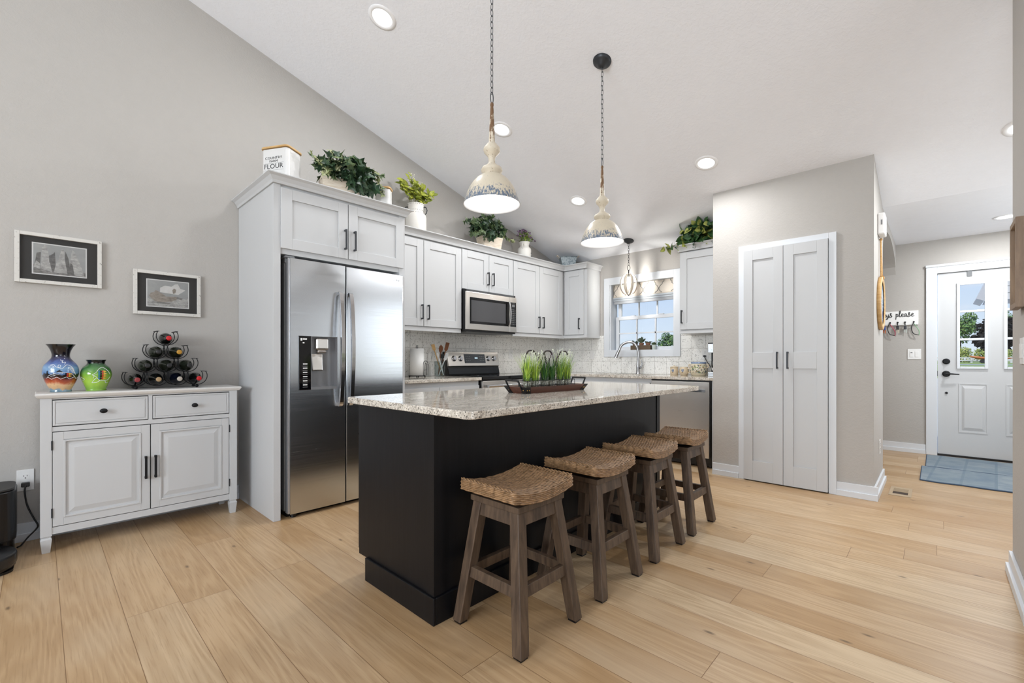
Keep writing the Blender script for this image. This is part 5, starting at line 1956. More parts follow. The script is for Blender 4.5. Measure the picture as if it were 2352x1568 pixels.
def vine(mb, pts, n, shape, smin, smax, rnd, mats, stem_mat, r=0.0018):
    P = catmull(pts, 6)
    mb.mat(stem_mat)
    mb.tube(P, r, 5)
    for i in range(n):
        p = P[int((i + 0.7) / n * (len(P) - 1))]
        d = Vector((rnd.uniform(-1, 1), rnd.uniform(-1, 0.3), rnd.uniform(-1, 0.6)))
        mb.mat(rnd.choice(mats))
        leaf(mb, p, d, Vector((rnd.uniform(-0.5, 0.5), -1, rnd.uniform(0, 1))), rnd.uniform(smin, smax), shape)

IVY = [mat_leaf('ivy_dark_leaf', '#1e3328', '#40583a', 0.35, 30), mat_leaf('ivy_mid_leaf', '#41573a', '#687a50', 0.45, 30), mat_leaf('ivy_pale_leaf', '#717b4c', '#a3a67c', 0.5, 40), plain('vine_stem', '#5c5a34', 0.6)]
M['washed_wood'] = mat_wood('whitewashed_wood', '#d3bfa6', '#efe4d4', 0.6, (10, 10, 60))
M['soil'] = plain('dark_moss', '#2c2a1c', 0.9)

def wood_planter(t, c, rz, L, D, z0, z1, taper=0.8):
    mb = MB()
    R_ = Matrix.Translation((c[0], c[1], 0)) @ Matrix.Rotation(rz, 4, 'Z')
    mb.xf = R_
    def q(k, z, o=0.0): return [(-L / 2 * k + o, -D / 2 * k + o, z), (L / 2 * k - o, -D / 2 * k + o, z), (L / 2 * k - o, D / 2 * k - o, z), (-L / 2 * k + o, D / 2 * k - o, z)]
    b, m_, i_ = q(taper, z0), q(1, z1), q(1, z1, 0.012)
    ib = q(taper, z0 + 0.02, 0.012)
    mb.add(b + m_ + i_ + ib, [(3, 2, 1, 0)] + [(k, (k + 1) % 4, 4 + (k + 1) % 4, 4 + k) for k in range(4)] + [(4 + k, 4 + (k + 1) % 4, 8 + (k + 1) % 4, 8 + k) for k in range(4)] + [(8 + k, 8 + (k + 1) % 4, 12 + (k + 1) % 4, 12 + k) for k in range(4)], False)
    mb.build('planter_box', M['washed_wood'], t)
    mb = MB()
    mb.xf = R_
    k_ = taper + (1 - taper) * 0.85
    zz = z0 + (z1 - z0) * 0.85
    mb.add(q(k_, zz, 0.010), [(0, 1, 2, 3)], False)
    mb.build('moss', M['soil'], t)

rnd = random.Random(11)
CT = 2.300
t = thing('potted_ivy', 'ivy in a whitewashed wooden planter above the refrigerator', 'plant', (1.65, 3.41, CT))
wood_planter(t, (1.655, 3.425), -0.26, 0.33, 0.16, CT, 2.490)
mb = MB()
clump(mb, (1.67, 3.39, 2.565), (0.215, 0.13, 0.10), 210, 'ivy', 0.055, 0.095, rnd, (0, 0, 0, 1), zmin=2.50)
clump(mb, (1.74, 3.30, 2.50), (0.13, 0.05, 0.06), 45, 'ivy', 0.075, 0.105, rnd, (0, 0), up=-0.2)
clump(mb, (1.65, 3.42, 2.63), (0.20, 0.10, 0.05), 60, 'ivy', 0.045, 0.070, rnd, (1, 1, 2))
vine(mb, [(1.55, 3.36, 2.55), (1.46, 3.34, 2.54), (1.40, 3.33, 2.57), (1.345, 3.33, 2.600)], 14, 'ivy', 0.035, 0.05, rnd, (2, 2, 1), 3)
vine(mb, [(1.55, 3.34, 2.54), (1.49, 3.32, 2.52), (1.455, 3.31, 2.47)], 6, 'ivy', 0.05, 0.08, rnd, (1, 1, 2), 3)
vine(mb, [(1.80, 3.32, 2.56), (1.88, 3.31, 2.58), (1.94, 3.30, 2.60)], 12, 'ivy', 0.04, 0.06, rnd, (1, 2), 3)
vine(mb, [(1.82, 3.31, 2.55), (1.90, 3.30, 2.53), (1.925, 3.29, 2.47), (1.945, 3.285, 2.43)], 14, 'ivy', 0.035, 0.05, rnd, (2, 2, 1), 3)
mb.build('foliage', IVY, t)

t = thing('potted_ivy', 'ivy in a pale tapered wooden pot above the microwave', 'plant', (3.62, 3.78, CT))
wood_planter(t, (3.60, 3.77), -0.22, 0.27, 0.16, CT, 2.495, 0.78)
mb = MB()
clump(mb, (3.55, 3.74, 2.58), (0.24, 0.11, 0.085), 210, 'ivy', 0.055, 0.085, rnd, (0, 0, 1), zmin=2.50)
clump(mb, (3.57, 3.74, 2.66), (0.14, 0.07, 0.07), 60, 'ivy', 0.045, 0.075, rnd, (1, 1, 0))
clump(mb, (3.46, 3.66, 2.50), (0.09, 0.04, 0.05), 22, 'ivy', 0.06, 0.085, rnd, (0, 1), up=-0.2)
vine(mb, [(3.40, 3.72, 2.56), (3.30, 3.70, 2.57), (3.20, 3.69, 2.585), (3.12, 3.69, 2.57)], 10, 'ivy', 0.04, 0.06, rnd, (1, 1, 0), 3)
vine(mb, [(3.42, 3.68, 2.52), (3.34, 3.66, 2.49), (3.25, 3.65, 2.47), (3.20, 3.64, 2.455)], 10, 'ivy', 0.05, 0.075, rnd, (1, 0), 3)
vine(mb, [(3.72, 3.70, 2.55), (3.80, 3.68, 2.52), (3.84, 3.66, 2.50), (3.85, 3.65, 2.47)], 12, 'ivy', 0.04, 0.06, rnd, (1, 2), 3)
mb.build('foliage', IVY, t)

# milk-can vase with yellow-green branches
c = (2.595, 3.785, CT)
t = thing('milk_can_vase', 'white ribbed milk-can vase of yellow-green leafy sprigs', 'vase', c)
jm = plain('white_glazed_ceramic', '#e9e6df', 0.4)
mb = MB()
n = 72
prof = [(0.098, 0.0), (0.102, 0.01), (0.102, 0.205), (0.098, 0.225), (0.078, 0.250), (0.074, 0.262), (0.076, 0.310), (0.082, 0.335)]
vs, fs = [], []
for r, z in prof:
    for i in range(n):
        k = 1 + (0.018 if (i % 2 and z < 0.21) else 0)
        a = 2 * PI * i / n
        vs.append((c[0] + r * k * math.cos(a), c[1] + r * k * math.sin(a), c[2] + z))
for j in range(len(prof) - 1):
    for i in range(n):
        k = (i + 1) % n
        fs.append((j * n + i, j * n + k, (j + 1) * n + k, (j + 1) * n + i))
mb.add(vs, fs, True)
mb.add([(c[0] + 0.07 * math.cos(2 * PI * i / 24), c[1] + 0.07 * math.sin(2 * PI * i / 24), c[2] + 0.30) for i in range(24)], [tuple(range(24))], False)
mb.build('body', jm, t)
mb = MB()
for zz, r in ((0.325, 0.0815), (0.268, 0.0755), (0.238, 0.0885)):
    for i in range(26):
        a = 2 * PI * i / 26
        mb.ball((c[0] + r * math.cos(a), c[1] + r * math.sin(a), c[2] + zz), 0.0032, n=6, k=4)
mb.build('painted_dots', plain('grey_dots', '#8c8c8a', 0.6), t)
for s in (-1, 1):
    mb = MB()
    d = Vector((0.726, -0.687, 0)) * s
    o = Vector(c)
    mb.tube([o + d * 0.078 + Vector((0, 0, 0.31)), o + d * 0.10 + Vector((0, 0, 0.308)), o + d * 0.112 + Vector((0, 0, 0.28)), o + d * 0.104 + Vector((0, 0, 0.25)), o + d * 0.090 + Vector((0, 0, 0.236))], 0.005, 8)
    mb.build('handle', M['bronze'], t)
YL = [mat_leaf('yellow_green_leaf', '#7d8a22', '#b9bd45', 0.5, 30), mat_leaf('olive_leaf', '#5c6a1e', '#8a9432', 0.5, 30), plain('small_white_blossom', '#e4e3d2', 0.7), plain('sprig_stem', '#6f7340', 0.6)]
mb = MB()
for i in range(17):
    a = rnd.uniform(0, 2 * PI)
    sp_ = rnd.uniform(0.04, 0.20)
    h = rnd.uniform(0.12, 0.26)
    b0 = Vector((c[0] + 0.04 * math.cos(a), c[1] + 0.02 * math.sin(a), CT + 0.31))
    e = Vector((c[0] + sp_ * 1.15 * math.cos(a), c[1] + sp_ * 0.42 * math.sin(a), CT + 0.31 + h))
    P = catmull([b0, (b0 + e) / 2 + Vector((0, 0, 0.03)), e], 6)
    mb.mat(3)
    mb.tube(P, 0.002, 5)
    for k in range(9):
        p = P[3 + int((len(P) - 4) * k / 8)]
        d = Vector((rnd.uniform(-1, 1), rnd.uniform(-0.7, 0.7), rnd.uniform(0.0, 1.0)))
        mb.mat(rnd.choice((0, 0, 1)))
        leaf(mb, p, d, Vector((rnd.uniform(-0.5, 0.5), -1, 0.5)), rnd.uniform(0.05, 0.085), 'oval')
    if i % 3 == 0:
        mb.mat(2)
        for k in range(16):
            mb.ball(e + Vector((rnd.uniform(-0.03, 0.03), rnd.uniform(-0.02, 0.02), rnd.uniform(-0.02, 0.03))), 0.004, n=6, k=4)
mb.build('sprigs', YL, t)

# little pitcher with purple flowers
c = (4.215, 3.775, CT)
t = thing('flower_pitcher', 'small white pitcher of purple flowers on the wall cabinets', 'pitcher', c)
mb = MB()
mb.lathe([(0.078, 0.0), (0.084, 0.006), (0.084, 0.165), (0.080, 0.180), (0.058, 0.200), (0.054, 0.215), (0.062, 0.245), (0.070, 0.262), (0.066, 0.262), (0.050, 0.215)], c, 36, True, True)
mb.build('body', jm, t)
mb = MB()
mb.tube(catmull([(c[0] - 0.052, c[1] - 0.03, CT + 0.225), (c[0] - 0.085, c[1] - 0.05, CT + 0.235), (c[0] - 0.10, c[1] - 0.055, CT + 0.20), (c[0] - 0.075, c[1] - 0.035, CT + 0.165)], 6), 0.007, 8)
mb.build('handle', jm, t)
mb = MB()
FX = OFace((c[0] - 0.004, c[1] - 0.0852, 0), (1, 0, 0))
for k, (u, v) in enumerate(((0.03, 0.120), (0.045, 0.125), (0.058, 0.118), (0.045, 0.085), (0.035, 0.06), (0.055, 0.055), (0.04, 0.03))):
    a = -PI / 2 + 0.3 + u * 6
    mb.ball((c[0] + 0.0842 * math.cos(a), c[1] + 0.0842 * math.sin(a), CT + v), 0.006 if 2 < k < 4 else 0.004, n=8, k=5)
mb.build('painted_flowers', M['ink'], t)
FLM = [mat_leaf('pitcher_leaf', '#5f7a2c', '#93a84a', 0.5), plain('purple_blossom', '#6a5268', 0.7), plain('pale_purple_blossom', '#8f7590', 0.7), plain('flower_stem', '#5f6f38', 0.6)]
mb = MB()
for i in range(34):
    a = rnd.uniform(0, 2 * PI)
    sp_ = rnd.uniform(0.02, 0.19)
    h = 0.13 * (1 - (sp_ / 0.21) ** 2) + rnd.uniform(-0.01, 0.03)
    b0 = Vector((c[0] + 0.03 * math.cos(a), c[1] + 0.03 * math.sin(a), CT + 0.25))
    e = Vector((c[0] + sp_ * math.cos(a), c[1] + sp_ * 0.6 * math.sin(a), CT + 0.265 + h))
    mb.mat(3)
    mb.tube([b0, (b0 + e) / 2 + Vector((0, 0, 0.01)), e], 0.0015, 4)
    for k in range(3):
        mb.mat(0)
        leaf(mb, b0.lerp(e, rnd.uniform(0.2, 0.8)), Vector((rnd.uniform(-1, 1), rnd.uniform(-1, 1), 0.5)), Vector((0, -1, 0.6)), rnd.uniform(0.03, 0.05), 'lance')
    for k in range(5):
        mb.mat(rnd.choice((1, 1, 2)))
        mb.ball(e + Vector((rnd.uniform(-0.014, 0.014), rnd.uniform(-0.01, 0.01), rnd.uniform(-0.012, 0.012))), 0.0075, n=6, k=4)
mb.build('flowers', FLM, t)

# galvanised bucket on the corner cabinet
t = thing('metal_bucket', 'small galvanized metal bucket on the corner wall cabinet', 'bucket', (4.93, 3.62, CT))
gm = mat_worn('galvanized_metal', '#aab4b8', '#7f8c92', 0.50, 0.56, (40, 40, 40), 0.45)
gm.node_tree.nodes['Principled BSDF'].inputs['Metallic'].default_value = 0.4
mb = MB()
mb.xf = Matrix.Translation((4.93, 3.625, 0)) @ Matrix.Rotation(math.radians(-42), 4, 'Z')
def bq(a, b, z): return [(-a, -b, z), (a, -b, z), (a, b, z), (-a, b, z)]
mb.hexa(bq(0.078, 0.05, CT), bq(0.112, 0.075, 2.462))
mb.build('bucket_body', gm, t, 0.006)
mb = MB()
mb.xf = Matrix.Translation((4.93, 3.625, 0)) @ Matrix.Rotation(math.radians(-42), 4, 'Z')
P = bq(0.114, 0.077, 2.463)
mb.tube(P, 0.004, 6, closed=True)
mb.build('rim', gm, t)
for s in (-1, 1):
    mb = MB()
    mb.xf = Matrix.Translation((4.93, 3.625, 0)) @ Matrix.Rotation(math.radians(-42), 4, 'Z')
    mb.tube([(s * 0.114, -0.03, 2.455), (s * 0.145, -0.03, 2.483), (s * 0.145, 0.03, 2.483), (s * 0.114, 0.03, 2.455)], 0.003, 6)
    mb.cyl((s * 0.145, -0.022, 2.483), (s * 0.145, 0.022, 2.483), 0.008, n=8)
    mb.build('handle', M['washed_wood'], t)

# pothos on the right cabinet
t = thing('potted_pothos', 'trailing pothos plant on the cabinet right of the window', 'plant', (4.99, 1.76, CT))
PO = [mat_leaf('pothos_green', '#27442a', '#486a3a', 0.35, 25), mat_leaf('pothos_dark', '#1a3022', '#2e4a30', 0.3, 25), mat_leaf('pothos_variegated', '#7f8d35', '#c4c672', 0.45, 45), plain('pothos_stem', '#8a8c4a', 0.6)]
mb = MB()
mb.lathe([(0.06, 0.0), (0.075, 0.13), (0.070, 0.13), (0.066, 0.11)], (5.0, 1.75, CT), 28)
mb.build('pot', plain('brown_basket_pot', '#4a3626', 0.8), t)
mb = MB()
clump(mb, (4.88, 1.80, 2.43), (0.12, 0.20, 0.10), 170, 'round', 0.065, 0.105, rnd, (0, 0, 1), zmin=2.36)
clump(mb, (4.82, 1.82, 2.49), (0.10, 0.20, 0.05), 50, 'round', 0.055, 0.085, rnd, (2, 2, 0))
clump(mb, (4.86, 1.85, 2.39), (0.05, 0.20, 0.06), 46, 'round', 0.06, 0.09, rnd, (0, 2, 2), up=-0.3)
vine(mb, [(4.88, 1.95, 2.44), (4.85, 2.06, 2.38), (4.83, 2.10, 2.345), (4.83, 2.16, 2.33), (4.83, 2.23, 2.335)], 14, 'round', 0.06, 0.10, rnd, (2, 2, 0), 3)
vine(mb, [(4.86, 1.88, 2.40), (4.82, 1.98, 2.36), (4.80, 2.04, 2.32)], 7, 'round', 0.07, 0.10, rnd, (2, 0), 3)
vine(mb, [(4.86, 1.72, 2.40), (4.82, 1.70, 2.35), (4.81, 1.70, 2.32)], 5, 'round', 0.06, 0.08, rnd, (2, 0), 3)
mb.build('foliage', PO, t)

# enamel storage tins with bamboo lids above the refrigerator
M['enamel'] = plain('white_enamel_tin', '#dcdbd9', 0.18)
M['bamboo'] = mat_wood('bamboo', '#b98f56', '#d6b27c', 0.5, (8, 8, 50))
def tin(label, A, B, Cc, z0, z1, text=None):
    A, B, Cc = (Vector((p[0], p[1], 0)) for p in (A, B, Cc))
    D_ = A + Cc - B
    ctr = (A + Cc) / 2
    t = thing('storage_tin', label, 'tin', (ctr.x, ctr.y, z0))
    u = (B - A).normalized()
    v = (Cc - B).normalized()
    L1, L2 = (B - A).length, (Cc - B).length
    def outline(o, r):
        P = []
        for x, y, a0 in ((L1 / 2 - r + o, -L2 / 2 + r - o, -PI / 2), (L1 / 2 - r + o, L2 / 2 - r + o, 0), (-L1 / 2 + r - o, L2 / 2 - r + o, PI / 2), (-L1 / 2 + r - o, -L2 / 2 + r - o, PI)):
            for i in range(6):
                a = a0 + PI / 2 * i / 5
                P.append(ctr + u * (x + r * math.cos(a)) + v * (y + r * math.sin(a)))
        return P
    mb = MB()
    mb.prism([(p.x, p.y, z0) for p in outline(0, 0.025)], (0, 0, z1 - z0 - 0.016))
    body = mb.build('tin_body', M['enamel'], t, 0.003)
    mb = MB()
    mb.prism([(p.x, p.y, z1 - 0.012) for p in outline(0.008, 0.03)], (0, 0, 0.012))
    mb.build('lid', M['bamboo'], t, 0.002)
    mb = MB()
    mb.prism([(p.x, p.y, z1 - 0.016) for p in outline(-0.012, 0.02)], (0, 0, 0.004))
    mb.build('seal', M['grey_plastic'], t)
    if text:
        F_ = OFace(A, B - A)
        mb = MB()
        m_ = L1 / 2 - 0.006
        text_mesh(mb, F_, 'COUNTRY', m_, 2.519, 0.024, 0.0008, sx=1.25)
        text_mesh(mb, F_, 'FARM', m_, 2.496, 0.022, 0.0008, sx=1.3)
        text_mesh(mb, F_, 'FLOUR', m_, 2.459, 0.048, 0.0008, sx=1.1)
        F_.box(mb, m_ - 0.085, m_ + 0.085, 2.4815, 2.4822, 0.0002, 0.0010)
        F_.box(mb, m_ - 0.085, m_ + 0.085, 2.4325, 2.4332, 0.0002, 0.0010)
        mb.build('lettering', M['ink'], body)
tin('large white tin lettered FLOUR with a bamboo lid, above the refrigerator', (1.096, 3.516), (1.203, 3.322), (1.334, 3.405), CT, 2.602, True)
tin('small white tin with a bamboo lid right of the fridge-top ivy', (1.925, 3.405), (2.012, 3.318), (2.085, 3.391), CT, 2.530)
# ------------------------------------------------------------------ things on the counters
CZ = 0.905
t = thing('paper_towel_holder', 'white paper towel roll on a black wire holder', 'paper towel holder', (2.64, 3.83, CZ))
x, y = 2.64, 3.83
mb = MB()
mb.tube([(x + 0.082 * math.cos(2 * PI * k / 30), y + 0.082 * math.sin(2 * PI * k / 30), CZ + 0.014) for k in range(30)], 0.0035, 6, closed=True)
mb.cyl((x - 0.082, y, CZ + 0.014), (x + 0.082, y, CZ + 0.014), 0.003, n=8)
mb.cyl((x, y, CZ + 0.014), (x, y, CZ + 0.300), 0.003, n=8)
mb.tube([(x + 0.010 * math.cos(a), y, CZ + 0.306 + 0.016 * math.sin(a)) for a in [2 * PI * k / 16 for k in range(16)]], 0.0026, 6, closed=True)
for a in (-0.8, 0.8, 2.2, -2.2):
    mb.cyl((x + 0.080 * math.cos(a), y + 0.080 * math.sin(a), CZ), (x + 0.080 * math.cos(a), y + 0.080 * math.sin(a), CZ + 0.014), 0.006, n=8)
for o in (0.0, 0.014):
    ax_, ay_ = x + 0.052, y - 0.075
    h = 0.165 - o * 1.5
    w = 0.020 - o
    mb.tube(catmull([(ax_ - w, ay_ - w * -0.6, CZ + 0.015), (ax_ - w, ay_ + w * 0.6, CZ + h - 0.03), (ax_, ay_, CZ + h), (ax_ + w, ay_ - w * 0.6, CZ + h - 0.03), (ax_ + w, ay_ - w * 0.6, CZ + 0.015)], 6), 0.0026, 6)
mb.build('wire_frame', M['iron'], t)
mb = MB()
mb.lathe([(0.016, 0.018), (0.070, 0.018), (0.070, 0.290), (0.016, 0.290)], (x, y, CZ), 40, False, False)
mb.build('towel_roll', M['paper'], t)

t = thing('utensil_jar', 'clear glass jar holding cooking utensils beside the range', 'jar', (2.905, 3.80, CZ))
x, y = 2.905, 3.80
mb = MB()
mb.lathe([(0.052, 0.0), (0.055, 0.004), (0.058, 0.16), (0.055, 0.16), (0.051, 0.008), (0.0, 0.008)], (x, y, CZ), 32)
mb.build('glass_body', mat_glass('jar_glass', '#eef2f2'), t)
um = {'wood': M['bamboo'], 'dark': plain('dark_wood_utensil', '#7a4a2a', 0.5), 'white': plain('white_nylon', '#d9dad9', 0.3), 'black': M['black'], 'steel': M['chrome']}
def utensil(name, label, m_, bx, by, tx, ty, tz, head, hw, hl, r=0.0055):
    u = thing(name, label, 'utensil', (x + bx, y + by, CZ + 0.012), 0)
    mb = MB()
    a, b = Vector((x + bx, y + by, CZ + 0.013)), Vector((x + tx, y + ty, CZ + tz))
    mb.tube([a, a.lerp(b, 0.5), b], [r * 0.8, r, r], 8)
    mb.build('shaft', um[m_] if isinstance(m_, str) else m_, u)
    d = (b - a).normalized()
    s = Vector((0.69, -0.72, 0))
    nn = d.cross(s).normalized()
    s = nn.cross(d).normalized()
    mb = MB()
    if head == 'spoon':
        P = [(0, 0.3), (0.2, 0.8), (0.5, 1.0), (0.8, 0.8), (1.0, 0.0)]
    else:
        P = [(0, 0.4), (0.15, 0.9), (0.95, 1.0), (1.0, 0.9)]
    vs = [b + d * (hl * p) + s * (hw * q) for p, q in P] + [b + d * (hl * p) - s * (hw * q) for p, q in P[::-1]]
    mb.prism(vs, nn * 0.005)
    mb.build('head', um[m_] if isinstance(m_, str) else m_, u, 0.001)
utensil('wooden_spatula', 'light wooden spatula leaning left in the utensil jar', 'wood', 0.02, -0.01, -0.068, 0.0, 0.27, 'flat', 0.018, 0.07)
utensil('wooden_spoon', 'brown wooden spoon upright in the utensil jar', 'dark', -0.01, 0.01, 0.012, 0.005, 0.25, 'spoon', 0.022, 0.085)
utensil('wooden_turner', 'reddish-brown wooden turner leaning right in the utensil jar', 'dark', -0.02, -0.01, 0.070, -0.008, 0.27, 'flat', 0.020, 0.095)
utensil('white_tongs', 'white-tipped tongs leaning left in the utensil jar', 'white', 0.03, -0.02, -0.040, -0.030, 0.20, 'flat', 0.012, 0.05, 0.009)
utensil('white_spatula', 'white spatula leaning right in the utensil jar', 'white', -0.03, -0.02, 0.040, -0.028, 0.17, 'flat', 0.018, 0.085)
utensil('black_ladle', 'short black utensil in the middle of the jar', 'black', 0.0, -0.02, 0.022, -0.012, 0.19, 'flat', 0.022, 0.045)

# canisters by the window
CM = {'cream': plain('cream_stoneware', '#cdbb9f', 0.35), 'blue': plain('blue_glaze', '#5d7596', 0.4)}
def mat_crock():
    q = NT('spongeware_glaze')
    n1 = q.noise(q.coord((55, 55, 55)), 1.0, 3, 0.6)
    n2 = q.noise(q.coord((48, 48, 48), (4, 2, 7)), 1.0, 3, 0.6)
    n3 = q.noise(q.coord((52, 52, 52), (9, 1, 3)), 1.0, 3, 0.6)
    tc = q.n('ShaderNodeTexCoord')
    s = q.n('ShaderNodeSeparateXYZ')
    q.l(tc.outputs['Object'], s.inputs[0])
    band = q.math('MULTIPLY', q.math('GREATER_THAN', s.outputs[2], 0.028), q.math('LESS_THAN', s.outputs[2], 0.122))
    c = q.mix(q.math('MULTIPLY', band, q.ramp(n1, [(0.56, (0, 0, 0)), (0.58, (1, 1, 1))])), lin('#cfc4ab'), lin('#4e5a66'))
    c = q.mix(q.math('MULTIPLY', band, q.ramp(n2, [(0.57, (0, 0, 0)), (0.59, (1, 1, 1))])), c, lin('#6d8352'))
    c = q.mix(q.math('MULTIPLY', band, q.ramp(n3, [(0.60, (0, 0, 0)), (0.62, (1, 1, 1))])), c, lin('#8a6a4a'))
    c = q.mix(q.math('GREATER_THAN', s.outputs[2], 0.132), c, lin('#6f819c'))
    q.l(c, q.b.inputs['Base Color'])
    q.set(Roughness=0.25)
    return q.m
def motif(mb, c, r, z, s=1.0):
    for k, (du, dv, w, h) in enumerate(((-0.008, 0.010, 0.007, 0.013), (0.006, 0.012, 0.006, 0.012), (0.0, -0.004, 0.008, 0.006), (-0.004, -0.014, 0.010, 0.004))):
        a = PI + 0.10 + du * s / r
        mb.mat(0 if k < 3 else 1)
        mb.ball((c[0] + r * math.cos(a), c[1] + r * math.sin(a), c[2] + z + dv * s), 0.0015, w * s, h * s, 8, 5)
MOT = [CM['blue'], plain('motif_brown', '#8b6b3d', 0.5)]
c = (4.985, 2.170, CZ)
t = thing('canister', 'cream stoneware canister with a lid and blue flower, left of the round pot', 'canister', c)
MB().lathe([(0.038, 0), (0.042, 0.004), (0.044, 0.05), (0.043, 0.078), (0.040, 0.084)], c, 30).build('body', CM['cream'], t)
MB().lathe([(0.044, 0.084), (0.046, 0.088), (0.045, 0.096), (0.030, 0.100), (0.010, 0.102), (0.012, 0.108), (0.0, 0.110)], c, 28).build('lid', CM['cream'], t)
mb = MB(); motif(mb, c, 0.0435, 0.045); mb.build('flower_motif', MOT, t)
c = (4.985, 2.056, CZ)
t = thing('mug', 'round cream mug with a blue flower between canister and crock', 'mug', c)
MB().lathe([(0.032, 0), (0.038, 0.004), (0.050, 0.035), (0.050, 0.060), (0.042, 0.088), (0.041, 0.096), (0.038, 0.096), (0.044, 0.06), (0.03, 0.01)], c, 32).build('body', CM['cream'], t)
mb = MB(); motif(mb, c, 0.0497, 0.048); mb.build('flower_motif', MOT, t)
mb = MB()
mb.tube(catmull([(c[0] - 0.01, c[1] - 0.046, CZ + 0.075), (c[0] - 0.014, c[1] - 0.072, CZ + 0.072), (c[0] - 0.016, c[1] - 0.078, CZ + 0.050), (c[0] - 0.012, c[1] - 0.050, CZ + 0.026)], 6), 0.006, 8)
mb.build('handle', CM['cream'], t)
c = (4.995, 1.898, CZ)
t = thing('crock', 'speckled cream crock with a blue rim beside the coffee maker', 'crock', c)
MB().lathe([(0.068, 0), (0.074, 0.004), (0.092, 0.045), (0.092, 0.085), (0.080, 0.122), (0.076, 0.132), (0.080, 0.150), (0.075, 0.150), (0.07, 0.125)], c, 40).build('body', mat_crock(), t)
for s in (-1, 1):
    mb = MB()
    mb.tube(catmull([(c[0], c[1] + s * 0.083, CZ + 0.118), (c[0], c[1] + s * 0.104, CZ + 0.122), (c[0], c[1] + s * 0.106, CZ + 0.100), (c[0], c[1] + s * 0.088, CZ + 0.088)], 5), 0.006, 8)
    mb.build('ear', CM['cream'], t)
# coffee maker
t = thing('coffee_maker', 'black and steel coffee maker half hidden by the pantry wall', 'coffee maker', (4.98, 1.66, CZ))
MB().box(4.90, 5.08, 1.572, 1.765, CZ, CZ + 0.045).build('base', M['steel'], t, 0.004)
MB().box(5.00, 5.08, 1.572, 1.765, CZ + 0.045, CZ + 0.25).build('tower', M['black'], t, 0.003)
MB().box(4.90, 5.08, 1.572, 1.765, CZ + 0.25, CZ + 0.345).build('brew_head', M['steel'], t, 0.004)
MB().box(4.90, 5.08, 1.572, 1.765, CZ + 0.345, CZ + 0.357).build('lid', M['black'], t, 0.003)
mb = MB().lathe([(0.050, 0.048), (0.068, 0.075), (0.070, 0.13), (0.050, 0.185), (0.045, 0.20)], (4.93, 1.665, CZ), 32)
cf = mb.build('carafe', plain('carafe_white', '#dcdcdc', 0.2), t)
mb = MB()
mb.tube(catmull([(4.872, 1.69, CZ + 0.18), (4.845, 1.70, CZ + 0.17), (4.845, 1.70, CZ + 0.11), (4.868, 1.69, CZ + 0.085)], 5), 0.008, 8)
mb.build('handle', M['black'], cf)

# planter tray on the window sill
t = thing('sill_planter', 'brown wooden box of succulents on the window sill', 'planter', (5.21, 2.68, 1.205))
MB().box(5.186, 5.256, 2.560, 2.830, 1.206, 1.262).build('box', plain('dark_brown_planter', '#5b4a38', 0.7), t, 0.002)
for k, yy in enumerate((2.605, 2.695, 2.785)):
    mb = MB().lathe([(0.026, 1.262), (0.033, 1.292), (0.028, 1.292), (0.026, 1.284)], (5.22, yy, 0), 20)
    p = mb.build('pot', plain('terracotta_brown', '#6e4c38', 0.8), t)
    mb = MB()
    for i in range(26 if k != 1 else 22):
        a = rnd.uniform(0, 2 * PI)
        el = rnd.uniform(0.15, 0.5) if k != 1 else rnd.uniform(0.7, 1.45)
        d = Vector((math.cos(a) * math.cos(el) * 0.45, math.sin(a) * math.cos(el), math.sin(el)))
        leaf(mb, (5.22, yy, 1.290), d, Vector((-1, 0, 0.6)), rnd.uniform(0.035, 0.055) if k != 1 else rnd.uniform(0.06, 0.085), 'lance', 0.2, 0.1)
    mb.build('succulent', mat_leaf('succulent_leaf', '#24352a', '#47553a', 0.6), p)
t = thing('glass_votive', 'small pale glass pot at the right end of the sill planter', 'pot', (5.215, 2.525, 1.205))
MB().lathe([(0.024, 1.206), (0.028, 1.265), (0.025, 1.265), (0.022, 1.212)], (5.215, 2.525, 0), 20).build('glass_body', plain('pale_grey_glass', '#a7b0aa', 0.15), t)
mb = MB()
for i in range(22):
    a = rnd.uniform(0, 2 * PI)
    leaf(mb, (5.215, 2.525, 1.262), Vector((math.cos(a) * 0.4, math.sin(a), rnd.uniform(0.3, 1))), Vector((-1, 0, 0.6)), rnd.uniform(0.03, 0.05), 'lance')
mb.build('succulent', mat_leaf('votive_leaf', '#31452f', '#5d6d45', 0.6), t)

# roman shade in the window recess
t = thing('roman_shade', 'pale fabric roman shade with a grey trellis pattern in the window', 'roman shade', (5.22, 2.67, 1.81))
FB = plain('taupe_fabric', '#cdc4b8', 0.9)
LN = plain('grey_pattern_line', '#7a7974', 0.9)
FD = plain('blue_grey_fabric_fold', '#aab0b6', 0.9)
y0, y1 = 2.262, 3.088
mb = MB()
mb.mat(0)
mb.prism([(x_, y0, z_) for x_, z_ in ((5.245, 2.058), (5.228, 2.058), (5.200, 1.900), (5.206, 1.888), (5.245, 1.888))][::-1], (0, y1 - y0, 0))
mb.mat(1)
def shp(yy, z_):
    return Vector((5.200 + 0.028 * (z_ - 1.900) / 0.158 - 0.0012, yy, z_))
half = [(0.040, 2.056), (0.044, 2.036), (0.060, 2.028), (0.060, 2.006), (0.082, 1.990), (0.097, 1.966), (0.098, 1.945), (0.084, 1.922), (0.066, 1.912), (0.060, 1.902)]
for k in range(-1, 5):
    yc = 2.36 + k * 0.205
    for s in (-1, 1):
        P = [shp(max(y0 + 0.002, min(y1 - 0.002, yc + s * d)), z_) for d, z_ in half]
        mb.tube(P, 0.0046, 4, smooth=False)
mb.build('front_fabric', [FB, LN], t)
mb = MB()
